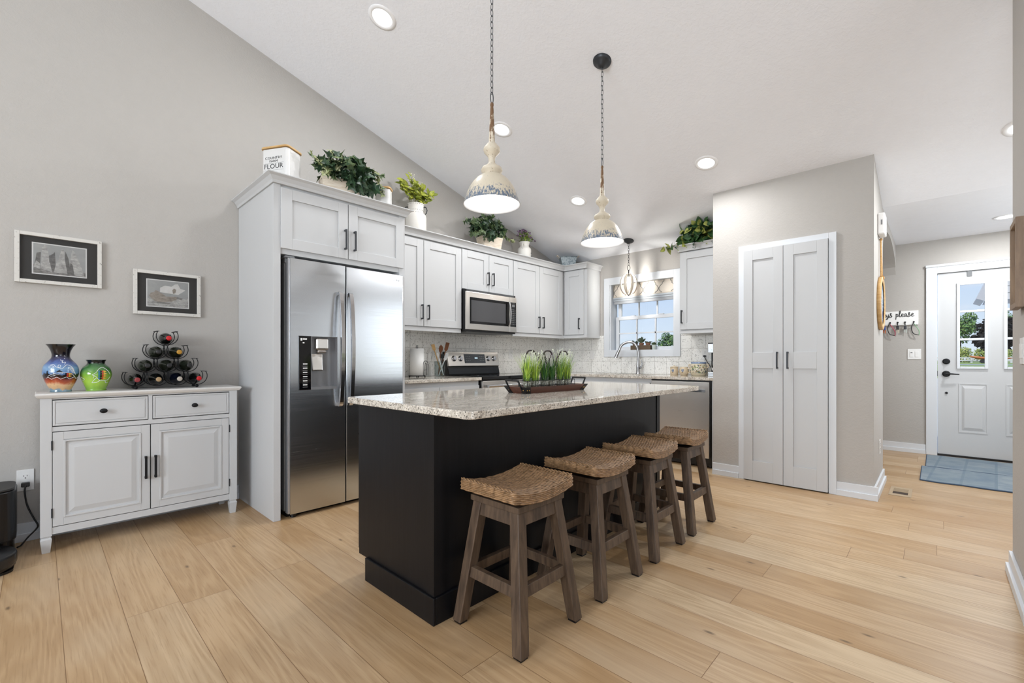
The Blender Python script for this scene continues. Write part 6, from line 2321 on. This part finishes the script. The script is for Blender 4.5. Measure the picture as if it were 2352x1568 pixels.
for z0_, z1_, xf in ((1.866, 1.890, 5.196), (1.842, 1.868, 5.205)):
    mb.box(xf, 5.245, y0, y1, z0_, z1_)
mb.build('fold', FD, t, 0.006, 3)
MB().box(5.212, 5.240, y0 + 0.006, y1 - 0.006, 1.806, 1.845).build('bottom_band', plain('grey_fabric_band', '#9c9fa3', 0.9), t, 0.003)
MB().box(5.200, 5.246, y1 - 0.001, y1 + 0.004, 1.87, 2.05).build('side_return', plain('shade_side', '#a39f99', 0.9), t)

# ------------------------------------------------------------------ tray of potted grasses on the island
TZ = 0.897
t = thing('serving_tray', 'long dark wooden tray with black metal handles on the island', 'tray', (2.075, 1.672, TZ), -0.06)
L, D, H, fl = 0.50, 0.135, 0.036, 0.020
WD = mat_wood('dark_red_brown_wood', '#3d1f16', '#5c3222', 0.4, (4, 60, 60))
mb = MB()
def tq(a, b, z): return [(-a, -b, z), (a, -b, z), (a, b, z), (-a, b, z)]
o0, o1 = tq(L / 2, D / 2, 0.0), tq(L / 2 + fl, D / 2 + fl, H)
i1, i0 = tq(L / 2 + fl - 0.009, D / 2 + fl - 0.009, H), tq(L / 2 - 0.006, D / 2 - 0.006, 0.010)
mb.add(o0 + o1 + i1 + i0, [(3, 2, 1, 0), (12, 13, 14, 15)] + [(4 * r + k, 4 * r + (k + 1) % 4, 4 * (r + 1) + (k + 1) % 4, 4 * (r + 1) + k) for r in range(3) for k in range(4)], False)
mb.build('tray_body', WD, t, local=True)
BR = [M['iron'], plain('brass_rivet', '#b08a4e', 0.35, 0.9)]
for sx in (-1, 1):
    mb = MB()
    mb.mat(0)
    for sy in (-1, 1):
        # bracket plate wrapping the corner
        q0 = [(sx * (L / 2 + 0.002), sy * (D / 2 + 0.002), 0.0), (sx * (L / 2 - 0.034), sy * (D / 2 + 0.002), 0.0), (sx * (L / 2 - 0.034), sy * (D / 2 - 0.001), 0.0), (sx * (L / 2 - 0.001), sy * (D / 2 - 0.001), 0.0)]
        q1 = [(sx * (L / 2 + fl + 0.002), sy * (D / 2 + fl + 0.002), H + 0.001), (sx * (L / 2 - 0.034 + fl), sy * (D / 2 + fl + 0.002), H + 0.001), (sx * (L / 2 - 0.034 + fl), sy * (D / 2 + fl - 0.001), H + 0.001), (sx * (L / 2 + fl - 0.001), sy * (D / 2 + fl - 0.001), H + 0.001)]
        if sx * sy > 0: mb.hexa(q0, q1)
        else: mb.hexa(q0[::-1], q1[::-1])
        q0 = [(sx * (L / 2 + 0.002), sy * (D / 2 + 0.002), 0.0), (sx * (L / 2 + 0.002), sy * (D / 2 - 0.034), 0.0), (sx * (L / 2 - 0.001), sy * (D / 2 - 0.034), 0.0), (sx * (L / 2 - 0.001), sy * (D / 2), 0.0)]
        q1 = [(sx * (L / 2 + fl + 0.002), sy * (D / 2 + fl + 0.002), H + 0.001), (sx * (L / 2 + fl + 0.002), sy * (D / 2 - 0.034 + fl), H + 0.001), (sx * (L / 2 + fl - 0.001), sy * (D / 2 - 0.034 + fl), H + 0.001), (sx * (L / 2 + fl - 0.001), sy * (D / 2 + fl), H + 0.001)]
        if sx * sy > 0: mb.hexa(q0[::-1], q1[::-1])
        else: mb.hexa(q0, q1)
    mb.mat(1)
    for sy in (-1, 1):
        for k in (0.008, 0.024):
            mb.ball((sx * (L / 2 - k + fl * 0.5), sy * (D / 2 + fl * 0.5 + 0.0022), H * 0.5), 0.0035, 0.002, 0.0035, 10, 6)
        mb.ball((sx * (L / 2 + fl * 0.5 + 0.0022), sy * (D / 2 - 0.010), H * 0.5), 0.002, 0.0035, 0.0035, 10, 6)
    mb.build('corner_bracket', BR, t, local=True)
    mb = MB()
    yy = D / 2 - 0.018
    xo = sx * (L / 2 + fl)
    mb.tube([(xo - sx * 0.012, -yy, 0.012), (xo + sx * 0.024, -yy, 0.072), (xo + sx * 0.024, yy, 0.072), (xo - sx * 0.012, yy, 0.012)], 0.0058, 4, smooth=False)
    mb.build('handle', M['iron'], t, local=True)

GR = [mat_leaf('grass_bright', '#8fb02f', '#c3d95a', 0.5, 20), mat_leaf('grass_green', '#3f6a26', '#6f9a3a', 0.5, 20), mat_leaf('grass_deep', '#1f4a1e', '#3a6a2c', 0.5, 20), plain('grass_white_flower', '#e3e8d2', 0.7), plain('grass_purple_spike', '#43283a', 0.7)]
PEB = mat_worn('glass_pebbles', '#d3cabc', '#857c70', 0.46, 0.54, (160, 160, 160), 0.2)
JG = mat_glass('votive_glass', '#f3f6f5')
def blade(mb, p, a, lean, h, w, curl):
    d = Vector((math.cos(a), math.sin(a), 0))
    s = Vector((-math.sin(a), math.cos(a), 0))
    vs, fs = [], []
    m = 5
    for i in range(m + 1):
        k = i / m
        c_ = Vector(p) + d * (lean * (k ** 1.6) * h) + Vector((0, 0, h * (k - curl * k * k * k)))
        ww = w * (1 - 0.9 * k)
        vs += [c_ - s * ww, c_ + s * ww]
    for i in range(m):
        fs.append((2 * i, 2 * i + 1, 2 * i + 3, 2 * i + 2))
    mb.add(vs, fs, True)
def at_tray(x_, y_):
    ca, sa = math.cos(-0.06), math.sin(-0.06)
    return (2.075 + ca * x_ - sa * y_, 1.672 + sa * x_ + ca * y_)
ZB = TZ + 0.0105
names = (('left', 0), ('middle', 1), ('right', 2))
for nm, k in names:
    xc = (k - 1) * 0.142
    cx_, cy_ = at_tray(xc, 0)
    t = thing('wire_caddy', '%s wire caddy with an arched handle holding grass jars on the tray' % nm, 'caddy', (cx_, cy_, ZB), -0.06, 'wire caddies on the tray')
    mb = MB()
    hx, hy = 0.064, 0.036
    for z in (0.003, 0.028, 0.056):
        mb.tube([(-hx, -hy, z), (hx, -hy, z), (hx, hy, z), (-hx, hy, z)], 0.0018, 5, closed=True)
    for px in (-hx, 0, hx):
        for py in (-hy, hy):
            mb.cyl((px, py, 0.003), (px, py, 0.056), 0.0016, n=5)
    for py in (-0.0,):
        mb.cyl((-hx, 0, 0.003), (hx, 0, 0.003), 0.0016, n=5)
    mb.build('basket', M['iron'], t, local=True)
    mb = MB()
    mb.tube(catmull([(-hx, 0, 0.056), (-hx + 0.004, 0, 0.13), (-0.040, 0, 0.205), (-0.018, 0, 0.226), (0.018, 0, 0.226), (0.040, 0, 0.205), (hx - 0.004, 0, 0.13), (hx, 0, 0.056)], 6), 0.0016, 6)
    hd = mb.build('handle', M['iron'], t, local=True)
    mb = MB()
    mb.tube(catmull([(-0.038, 0, 0.208), (-0.018, 0, 0.2265), (0.018, 0, 0.2265), (0.038, 0, 0.208)], 5), 0.0048, 8)
    mb.build('grip', plain('dark_wood_grip', '#2b1f1a', 0.5), hd, local=True)
    for j, s in enumerate((-1, 1)):
        jx, jy = at_tray(xc + s * 0.031, 0)
        side = 'left' if s < 0 else 'right'
        g = thing('grass_jar', 'pebble-filled glass jar of faux grass, %s in the %s caddy' % (side, nm), 'plant jar', (jx, jy, ZB), 0, 'grass jars in the tray')
        z0_ = ZB + 0.0052
        mb = MB().lathe([(0.021, 0.0), (0.0235, 0.003), (0.0275, 0.066), (0.0265, 0.066), (0.0225, 0.004), (0.0, 0.004)], (jx, jy, z0_), 24)
        mb.build('glass', JG, g)
        mb = MB().lathe([(0.0, 0.0045), (0.0215, 0.0045), (0.0248, 0.046), (0.0, 0.050)], (jx, jy, z0_), 22)
        mb.build('pebbles', PEB, g)
        mb = MB()
        mixm = {0: (0, 0, 0, 1), 1: (2, 2, 1, 2), 2: (0, 1, 1, 0)}[k]
        for i in range(190):
            a = rnd.uniform(0, 2 * PI)
            rr0 = rnd.uniform(0, 0.021)
            p = (jx + rr0 * math.cos(a), jy + rr0 * math.sin(a), z0_ + 0.045)
            h = rnd.uniform(0.07, 0.185) if k != 1 else rnd.uniform(0.06, 0.165)
            mb.mat(rnd.choice(mixm) if h > 0.085 else rnd.choice((1, 2)))
            blade(mb, p, a + rnd.uniform(-0.6, 0.6), rnd.uniform(0.03, 0.50), h, rnd.uniform(0.0014, 0.0028), rnd.uniform(0, 0.25))
        for i in range(4):
            a = rnd.uniform(0, 2 * PI)
            mb.mat(rnd.choice(mixm))
            blade(mb, (jx, jy, z0_ + 0.045), a, rnd.uniform(0.5, 1.0), rnd.uniform(0.10, 0.16), 0.0022, rnd.uniform(0.3, 0.6))
        if k != 1:
            mb.mat(3)
            for i in range(15):
                a = rnd.uniform(0, 2 * PI)
                ln = rnd.uniform(0.0, 0.045)
                h = rnd.uniform(0.10, 0.185)
                e = Vector((jx + ln * math.cos(a), jy + ln * math.sin(a), z0_ + 0.045 + h))
                mb.tube([(jx, jy, z0_ + 0.05), Vector((jx, jy, z0_ + 0.05)).lerp(e, 0.6), e], 0.0007, 4)
                for q_ in range(9):
                    mb.ball(e + Vector((rnd.uniform(-0.007, 0.007), rnd.uniform(-0.006, 0.006), rnd.uniform(-0.022, 0.006))), 0.0024, n=5, k=4)
        else:
            mb.mat(4)
            for i in range(4):
                a = rnd.uniform(0, 2 * PI)
                b0 = Vector((jx, jy, z0_ + 0.05))
                e = b0 + Vector((0.055 * math.cos(a), 0.03 * math.sin(a), rnd.uniform(0.12, 0.165)))
                mb.tube([b0, b0.lerp(e, 0.55)], 0.001, 4)
                for q_ in range(22):
                    mb.ball(b0.lerp(e, 0.55 + 0.45 * q_ / 21) + Vector((rnd.uniform(-0.003, 0.003), rnd.uniform(-0.003, 0.003), 0)), 0.0026, n=5, k=4)
        mb.build('grass', GR, g)
# ------------------------------------------------------------------ hall things
t = thing('door_chime', 'white door chime box high on the pantry side wall', 'door chime', (4.765, 0.32, 2.095))
MB().box(4.68, 4.85, 0.297, 0.345, 2.100, 2.272).build('housing', M['plate'], t, 0.010, 3)
mb = MB().box(4.6785, 4.6805, 0.313, 0.322, 2.175, 2.215)
mb.build('slot', M['grey_plastic'], t)
# round wood-rimmed hanging on a rope
t = thing('round_wall_hanging', 'round wood-rimmed blue wall hanging on a rope by the hall', 'wall hanging', (4.83, 0.33, 1.328))
XF = Matrix.Translation((4.83, 0.3445, 1.550)) @ Matrix.Rotation(PI / 2, 4, 'X')
mb = MB(); mb.xf = XF
mb.lathe([(0.182, 0.0), (0.220, 0.0), (0.222, 0.022), (0.217, 0.028), (0.188, 0.028), (0.182, 0.022)], n=48, cap0=False, cap1=False)
mb.build('wood_rim', M['bamboo'], t)
mb = MB(); mb.xf = XF
mb.lathe([(0.0, 0.016), (0.184, 0.016)], n=40, cap0=False, cap1=False)
q = NT('blue_resin')
nn_ = q.noise(q.coord((9, 9, 9)), 1.0, 5, 0.7, 1.5)
q.l(q.ramp(nn_, [(0.30, lin('#1f2c47')), (0.42, lin('#3e5f8f')), (0.52, lin('#8fb2cf')), (0.60, lin('#dfe6ea')), (0.72, lin('#6a7f9c'))]), q.b.inputs['Base Color'])
q.set(Roughness=0.2)
mb.build('blue_center', q.m, t)
mb = MB()
rope = M['bamboo']
for s in (-1, 1):
    mb.tube([(4.83, 0.334, 2.085), (4.83 + s * 0.02, 0.331, 1.95), (4.83 + s * 0.045, 0.328, 1.772)], 0.006, 8)
mb.ball((4.83, 0.332, 2.085), 0.012, n=10, k=6)
mb.cyl((4.80, 0.325, 1.765), (4.86, 0.325, 1.765), 0.016, n=14)
mb.build('rope', mat_wood('jute_rope', '#a87f4c', '#cfa874', 0.8, (90, 90, 90)), t)

# key sign
SG = Face('-x', 7.0)
t = thing('key_sign', 'white wooden key-holder sign lettered keys please in the hall', 'sign', (6.99, 0.37, 1.49))
mb = MB(); SG.box(mb, 0.146, 0.600, 1.489, 1.652, 0, 0.016)
mb.build('board', M['paper'], t, 0.001)
def script(mb, F, u0, v0, xh, letters, w, r=0.0032):
    """joined-up lettering drawn with a round pen; u grows to the viewer's left on this face"""
    S = {
        'k': [[(0.0, 2.0), (0.05, 1.0), (0.0, 0.0)], [(0.62, 1.1), (0.15, 0.55), (0.45, 0.45), (0.75, 0.0)]],
        'e': [[(0.0, 0.35), (0.35, 0.55), (0.50, 0.85), (0.30, 1.02), (0.10, 0.75), (0.12, 0.25), (0.35, 0.02), (0.72, 0.30)]],
        'y': [[(0.0, 1.0), (0.05, 0.40), (0.28, 0.15), (0.52, 0.50), (0.58, 1.0), (0.52, 0.0), (0.30, -0.65), (0.05, -0.70), (0.10, -0.40), (0.75, 0.25)]],
        's': [[(0.0, 0.2), (0.30, 0.75), (0.50, 1.25), (0.30, 1.30), (0.25, 0.95), (0.55, 0.55), (0.50, 0.10), (0.20, -0.05), (0.0, 0.15)], [(0.50, 0.1), (0.75, 0.3)]],
        'p': [[(0.0, 0.9), (0.12, 1.0), (0.08, 0.0), (0.02, -0.8)], [(0.08, 0.55), (0.30, 0.98), (0.55, 0.75), (0.45, 0.20), (0.18, 0.05)], [(0.45, 0.15), (0.75, 0.3)]],
        'l': [[(0.0, 0.3), (0.35, 1.2), (0.42, 1.85), (0.25, 1.95), (0.15, 1.3), (0.18, 0.3), (0.35, 0.0), (0.60, 0.3)]],
        'a': [[(0.58, 0.85), (0.30, 1.0), (0.05, 0.55), (0.15, 0.05), (0.42, 0.25), (0.60, 0.95), (0.58, 0.25), (0.72, 0.02), (0.90, 0.3)]],
        ' ': [],
    }
    adv = {'k': 0.85, 'e': 0.70, 'y': 0.78, 's': 0.85, 'p': 0.75, 'l': 0.58, 'a': 0.88, ' ': 0.75}
    x_ = 0.0
    for ch in letters:
        for ln in S[ch]:
            P = catmull([F.pt(u0 - (x_ + a) * xh, v0 + b * xh, w) for a, b in ln], 6)
            mb.tube(P, r, 6)
        x_ += adv[ch]
    return x_ * xh
mb = MB()
xh = 0.0365
script(mb, SG, 0.488, 1.585, xh, 'keys please', 0.0175)
mb.build('lettering', M['black'], t)
for yy in (0.460, 0.396, 0.327, 0.261, 0.185):
    mb = MB()
    mb.ball(SG.pt(yy, 1.521, 0.020), 0.009, n=12, k=8)
    mb.tube(catmull([SG.pt(yy, 1.518, 0.018), SG.pt(yy, 1.50, 0.022), SG.pt(yy, 1.492, 0.034), SG.pt(yy, 1.505, 0.042)], 4), 0.004, 8)
    mb.build('hook', M['iron'], t)
def glasses(yy, label, col, col2):
    g = thing('sunglasses', label, 'glasses', SG.pt(yy, 1.37, 0.03), 0)
    mb = MB()
    mb.tube(catmull([SG.pt(yy + 0.012, 1.500, 0.034), SG.pt(yy + 0.020, 1.44, 0.03), SG.pt(yy + 0.002, 1.385, 0.03), SG.pt(yy - 0.045, 1.365, 0.03)], 7), 0.0042, 8)
    mb.build('frame', M['black'], g)
    mb = MB()
    mb.tube(catmull([SG.pt(yy - 0.002, 1.500, 0.04), SG.pt(yy - 0.030, 1.45, 0.045), SG.pt(yy - 0.046, 1.41, 0.045), SG.pt(yy - 0.045, 1.366, 0.035)], 7), 0.0036, 8)
    mb.build('temple', plain(col2, col, 0.4), g)
glasses(0.396, 'black and pink glasses hanging from the key sign', '#c24a63', 'pink_plastic')
glasses(0.185, 'black and green glasses on the right hook of the key sign', '#86b58c', 'green_plastic')
def keys(yy, label, cols):
    g = thing('key_ring', label, 'keys', SG.pt(yy, 1.40, 0.03), 0)
    mb = MB()
    mb.tube([SG.pt(yy + 0.012 * math.cos(a), 1.490 + 0.014 * math.sin(a), 0.040) for a in [2 * PI * k_ / 16 for k_ in range(16)]], 0.0015, 6, closed=True)
    mb.build('ring', M['chrome'], g)
    mb = MB()
    SG.box(mb, yy - 0.014, yy + 0.012, 1.435, 1.480, 0.030, 0.044)
    mb.build('fob', plain('fob_' + cols[0][1:], cols[0], 0.4), g, 0.005)
    mb = MB()
    SG.box(mb, yy - 0.014, yy - 0.006, 1.395, 1.478, 0.024, 0.027)
    SG.box(mb, yy + 0.004, yy + 0.011, 1.405, 1.478, 0.021, 0.024)
    mb.build('key', plain('key_' + cols[1][1:], cols[1], 0.35, 0.6), g)
keys(0.450, 'blue and orange key fob beside the round wall hanging', ('#2b4a8f', '#c96a3a'))
keys(0.327, 'black key fob on the middle hook of the key sign', ('#222226', '#b8ae95'))
keys(0.261, 'dark key fob with pale keys near the green glasses', ('#2a2b33', '#a9b0a8'))

# rugs
def mat_rug():
    q = NT('denim_patchwork')
    g = q.n('ShaderNodeNewGeometry')
    br = q.n('ShaderNodeTexBrick')
    mp = q.n('ShaderNodeMapping')
    mp.inputs['Rotation'].default_value = (0, 0, 0.05)
    mp.inputs['Scale'].default_value = (1.6, 1.2, 1)
    q.l(g.outputs['Position'], mp.inputs[0])
    q.l(mp.outputs[0], br.inputs['Vector'])
    br.inputs['Color1'].default_value = lin('#7d8c95')
    br.inputs['Color2'].default_value = lin('#98a1a5')
    br.inputs['Mortar'].default_value = lin('#76858f')
    br.inputs['Scale'].default_value = 1.0
    br.inputs['Mortar Size'].default_value = 0.012
    a = q.noise(q.world((120, 6, 1)), 1.0, 3, 0.6)
    b = q.noise(q.world((5, 5, 1)), 1.0, 3, 0.6)
    c = q.mix(q.math('MULTIPLY', a, 0.6), br.outputs[0], lin('#66747f'))
    c = q.mix(q.ramp(b, [(0.4, (0, 0, 0)), (0.7, (0.6, 0.6, 0.6))]), c, lin('#5d6f83'))
    q.l(c, q.b.inputs['Base Color'])
    q.set(Roughness=0.95)
    q.bump(a, 0.4, 0.003)
    return q.m
RG = mat_rug()
EDGE = plain('rug_binding', '#43546a', 0.9)
def rug(label, x0, x1, y0, y1, seed):
    t = thing('entry_rug', label, 'rug', ((x0 + x1) / 2, (y0 + y1) / 2, 0), 0)
    r_ = random.Random(seed)
    n = 24
    mb = MB()
    def wob(i, s): return 0.006 * math.sin(i * 1.1 + seed) + 0.003 * r_.uniform(-1, 1)
    A = [(x0 + wob(i, 0), y1 + (y0 - y1) * i / n) for i in range(n + 1)]
    B = [(x1 + wob(i, 1), y1 + (y0 - y1) * i / n) for i in range(n + 1)]
    for i in range(n):
        mb.hexa([(A[i][0], A[i][1], 0), (A[i + 1][0], A[i + 1][1], 0), (B[i + 1][0], B[i + 1][1], 0), (B[i][0], B[i][1], 0)], [(A[i][0], A[i][1], 0.012), (A[i + 1][0], A[i + 1][1], 0.012), (B[i + 1][0], B[i + 1][1], 0.012), (B[i][0], B[i][1], 0.012)])
    mb.build('pile', RG, t)
    mb = MB()
    mb.tube([(p[0], p[1], 0.0065) for p in A], 0.0062, 6)
    mb.tube([(A[0][0], A[0][1], 0.0065), (B[0][0], B[0][1], 0.0065)], 0.0062, 6)
    mb.build('binding', EDGE, t)
rug('blue denim patchwork rug on the hall floor, the nearer of two', 5.425, 6.130, -1.15, 0.100, 2)
rug('blue denim patchwork rug right before the entry door', 6.150, 6.900, -1.15, 0.072, 5)

# framed picture on the right-hand wall
t = thing('framed_picture', 'wood-framed picture on the right edge wall', 'picture', (3.01, -0.27, 1.31))
RW = Face('+y', -0.285)
mb = MB()
frame_boxes(mb, RW, 2.905, 3.115, 1.312, 1.702, 0.022, 0.010, 0.034)
RW.box(mb, 2.95, 3.07, 1.64, 1.66, 0.0, 0.012)
mb.build('frame', mat_wood('brown_picture_frame', '#6f5843', '#8f765c', 0.5, (30, 30, 5)), t)
mb = MB()
RW.box(mb, 2.925, 3.095, 1.332, 1.682, 0.012, 0.016)
mb.build('print', M['paper'], t)
mb = MB()
for z in (1.45, 1.54, 1.60):
    RW.box(mb, 2.96, 3.06, z, z + 0.012, 0.016, 0.0164)
mb.build('print_marks', M['ink'], t)

# ------------------------------------------------------------------ outdoors, seen through the glass
q = NT('lawn_grass')
a = q.noise(q.world((0.5, 0.5, 0.5)), 2.0, 5, 0.7)
q.l(q.ramp(a, [(0.35, lin('#6f8a4a')), (0.65, lin('#a9b36a'))]), q.b.inputs['Base Color'])
q.set(Roughness=1.0)
G0 = 0.42                                      # far lawn level; the ground rises gently from the house to it
mb = MB()
mb.prism([(5.4, -120, -0.6), (400, -120, -0.6), (400, -120, G0), (45, -120, G0), (7.3, -120, -0.25), (5.4, -120, -0.25)][::-1], (0, 320, 0))
o = mb.build('ground', q.m, None); o['kind'] = 'structure'
mb = MB()
mb.prism([(7.35, -7, -0.245), (7.35, -7, -0.235), (30, -7, 0.168), (30, -7, 0.158)][::-1], (0, 13, 0))
o = mb.build('bounce_slab', plain('bounce_slab_grey', '#c9c7c1', 0.9), None); o['kind'] = 'structure'  # unseen pale slab, added to bounce whiter light up under the eave
mb = MB().box(74.0, 84.0, -120, 200, G0, G0 + 0.02)
o = mb.build('road', plain('asphalt', '#a3a8aa', 0.9), None); o['kind'] = 'structure'
FOL = [mat_leaf('tree_leaf_dark', '#2a4a2c', '#4a6e3e', 0.7, 3), mat_leaf('tree_leaf_light', '#557a42', '#86a45a', 0.7, 3)]
YEL = [mat_leaf('meadow_leaf', '#8c9a4e', '#c3c27a', 0.8, 3), mat_leaf('meadow_leaf_green', '#6f8a4a', '#a0ae62', 0.8, 3)]
BARK = plain('tree_bark', '#4a3d30', 0.9)
def tree(label, x_, y_, h, w, trunk=True, n=1300, mats=FOL, seed=1, dark=(0, 0, 1), name='tree', cat='tree', s0=0.10):
    t = thing(name, label, cat, (x_, y_, G0), 0, None)
    r_ = random.Random(seed)
    if trunk:
        MB().tube([(x_, y_, G0), (x_ + 0.05 * w, y_, G0 + h * 0.35), (x_, y_ + 0.03 * w, G0 + h * 0.7)], [w * 0.05, w * 0.04, w * 0.02], 10).build('trunk', BARK, t)
    mb = MB()
    blobs = []
    for i in range(9 if trunk else 7):
        a = r_.uniform(0, 2 * PI)
        k = r_.uniform(0.1, 0.62)
        zz = r_.uniform(0.35, 0.82) if trunk else r_.uniform(0.2, 0.6)
        blobs.append((Vector((x_ + w / 2 * k * math.cos(a), y_ + w / 2 * k * math.sin(a), G0 + h * zz)), w * r_.uniform(0.16, 0.26)))
    for c_, rad in blobs:
        rz_ = min(rad, h * 0.26)
        for i in range(n // len(blobs)):
            while True:
                v = Vector((r_.uniform(-1, 1), r_.uniform(-1, 1), r_.uniform(-1, 1)))
                if 0.45 < v.length <= 1: break
            p = c_ + Vector((v.x * rad, v.y * rad, v.z * rz_))
            p.z = max(p.z, G0 + 0.05)
            mb.mat(r_.choice(dark))
            leaf(mb, p, Vector((r_.uniform(-1, 1), r_.uniform(-1, 1), r_.uniform(-1, 1))), Vector((v.x - 0.5, v.y, v.z + 0.6)), rad * r_.uniform(0.22, 0.42), 'oval')
    mb.build('foliage', mats, t)
tree('round green tree beyond the right panes of the sink window', 90.0, 40.3, 6.6, 5.4, seed=3, n=1500)
tree('low shrub left of the round tree outside the sink window', 89.0, 42.6, 4.6, 4.0, False, 900, seed=4, name='shrub', cat='shrub', dark=(1, 0, 1))
tree('distant low shrub at far left outside the sink window', 100.0, 56.0, 4.2, 6.0, False, 700, seed=8, name='shrub', cat='shrub', dark=(1, 1, 0))
tree('distant low shrub behind the sill planter outside', 96.0, 48.5, 3.6, 6.0, False, 700, seed=9, name='shrub', cat='shrub', dark=(1, 1, 0))
tree('tall leafy tree left in the entry door glass', 150.0, -4.1, 14.0, 7.4, True, 2600, seed=6, dark=(0, 1, 1))
tree('leafy tree right in the entry door glass', 152.0, -11.0, 15.5, 6.4, True, 2200, seed=7, dark=(0, 1, 1))
for i, (x_, y_, s) in enumerate(((138.0, -4.6, 21), (140.0, -7.4, 22), (139.0, -10.4, 23))):
    tree(('left', 'middle', 'right')[i] + ' yellow-green meadow shrub beyond the fence', x_, y_, 4.0, 5.0, False, 1000, YEL, s, (0, 0, 1), 'shrub', 'shrub')
t = thing('dark_shape', 'dark blocky shape built as foliage, seen through the entry door glass', 'tree', (16.0, -1.05, -0.08))
MB().cyl((16.0, -1.05, -0.10), (16.0, -1.05, 1.5), 0.03, n=10).build('trunk', BARK, t)
mb = MB()
DK = plain('dark_shape_black', '#1d1c1b', 0.9)  # near-black blocky shape, modelled as leaf clumps
for dy, z0_, z1_, w in ((0.02, 1.36, 1.50, 0.52), (0.0, 1.47, 1.62, 0.76), (0.0, 1.58, 1.74, 0.68), (-0.04, 1.70, 1.84, 0.52), (0.0, 1.80, 1.95, 0.64), (-0.06, 1.92, 2.06, 0.44)):
    clump(mb, (16.0, -1.05 + dy, (z0_ + z1_) / 2), (w * 0.5, w * 0.5, (z1_ - z0_) / 2), 240, 'oval', 0.08, 0.14, rnd, (0,), inner=0.2)
mb.build('foliage', DK, t)
t = thing('rail_fence', 'white rail fence beyond the road', 'fence', (125.0, -6.0, G0))
mb = MB()
for z in (G0 + 0.35, G0 + 0.85):
    mb.box(124.9, 125.0, -26.0, 14.0, z, z + 0.24)
mb.build('rails', M['white'], t)
for i in range(16):
    MB().box(124.8, 125.1, -26.0 + i * 2.6, -25.7 + i * 2.6, G0, G0 + 1.2).build('post', M['white'], t)
t = thing('boat_trailer', 'small orange boat on a trailer seen through the door glass', 'boat', (110.0, -6.0, G0))
mb = MB()
vs, fs = [], []
for i in range(13):
    k = i / 12
    w = 0.75 * math.sin(PI * min(0.98, k * 0.86 + 0.12)) ** 0.7
    yy = -4.25 - k * 5.0
    rise = 0.35 * (1 - k) ** 2
    for a in (0, PI * 0.25, PI * 0.5, PI * 0.75, PI):
        vs.append((110.0 + w * math.cos(a), yy, 1.35 + rise - 0.50 * math.sin(a) * (w / 0.75)))
for i in range(12):
    for j in range(4):
        fs.append((i * 5 + j, i * 5 + j + 1, (i + 1) * 5 + j + 1, (i + 1) * 5 + j))
    fs.append((i * 5 + 4, i * 5, (i + 1) * 5, (i + 1) * 5 + 4))
mb.add(vs, fs, True)
mb.build('hull', plain('orange_hull', '#c9764a', 0.5), t)
mb = MB()
mb.box(109.5, 109.6, -8.6, -3.9, 0.74, 0.84).box(110.4, 110.5, -8.6, -3.9, 0.74, 0.84).box(109.4, 110.6, -5.9, -5.75, 0.62, 0.74)
mb.box(109.94, 110.06, -5.2, -5.05, 0.84, 0.98).box(109.94, 110.06, -7.6, -7.45, 0.84, 0.92)
mb.build('trailer_frame', plain('trailer_grey', '#6f7376', 0.5), t)
for xx in (109.3, 110.7):
    mb = MB().tube([(xx - 0.1, -5.8, G0 + 0.34), (xx + 0.1, -5.8, G0 + 0.34)], 0.34, 24)
    mb.build('wheel', plain('trailer_tyre', '#2a2b2d', 0.8), t)
# porch gable and eave outside the entry door
mb = MB()
mb.prism([(9.6, -0.44, 1.99), (9.6, -0.52, 1.95), (9.6, -0.70, 2.30), (9.6, -0.58, 2.36)], (0.9, 0, 0))
mb.prism([(9.7, -0.54, 1.955), (9.7, -2.4, 1.955), (9.7, -2.4, 2.9), (9.7, -0.92, 2.9)], (0.7, 0, 0))
o = mb.build('roof_eave', M['white'], None); o['kind'] = 'structure'
mb = MB()
for i in range(8):
    mb.box(9.685, 9.70, -2.4, -0.62 - 0.03 * i, 1.96 + i * 0.1, 2.05 + i * 0.1)
o = mb.build('trim_2', plain('pale_lap_siding', '#d7d8d6', 0.8), None); o['kind'] = 'structure'
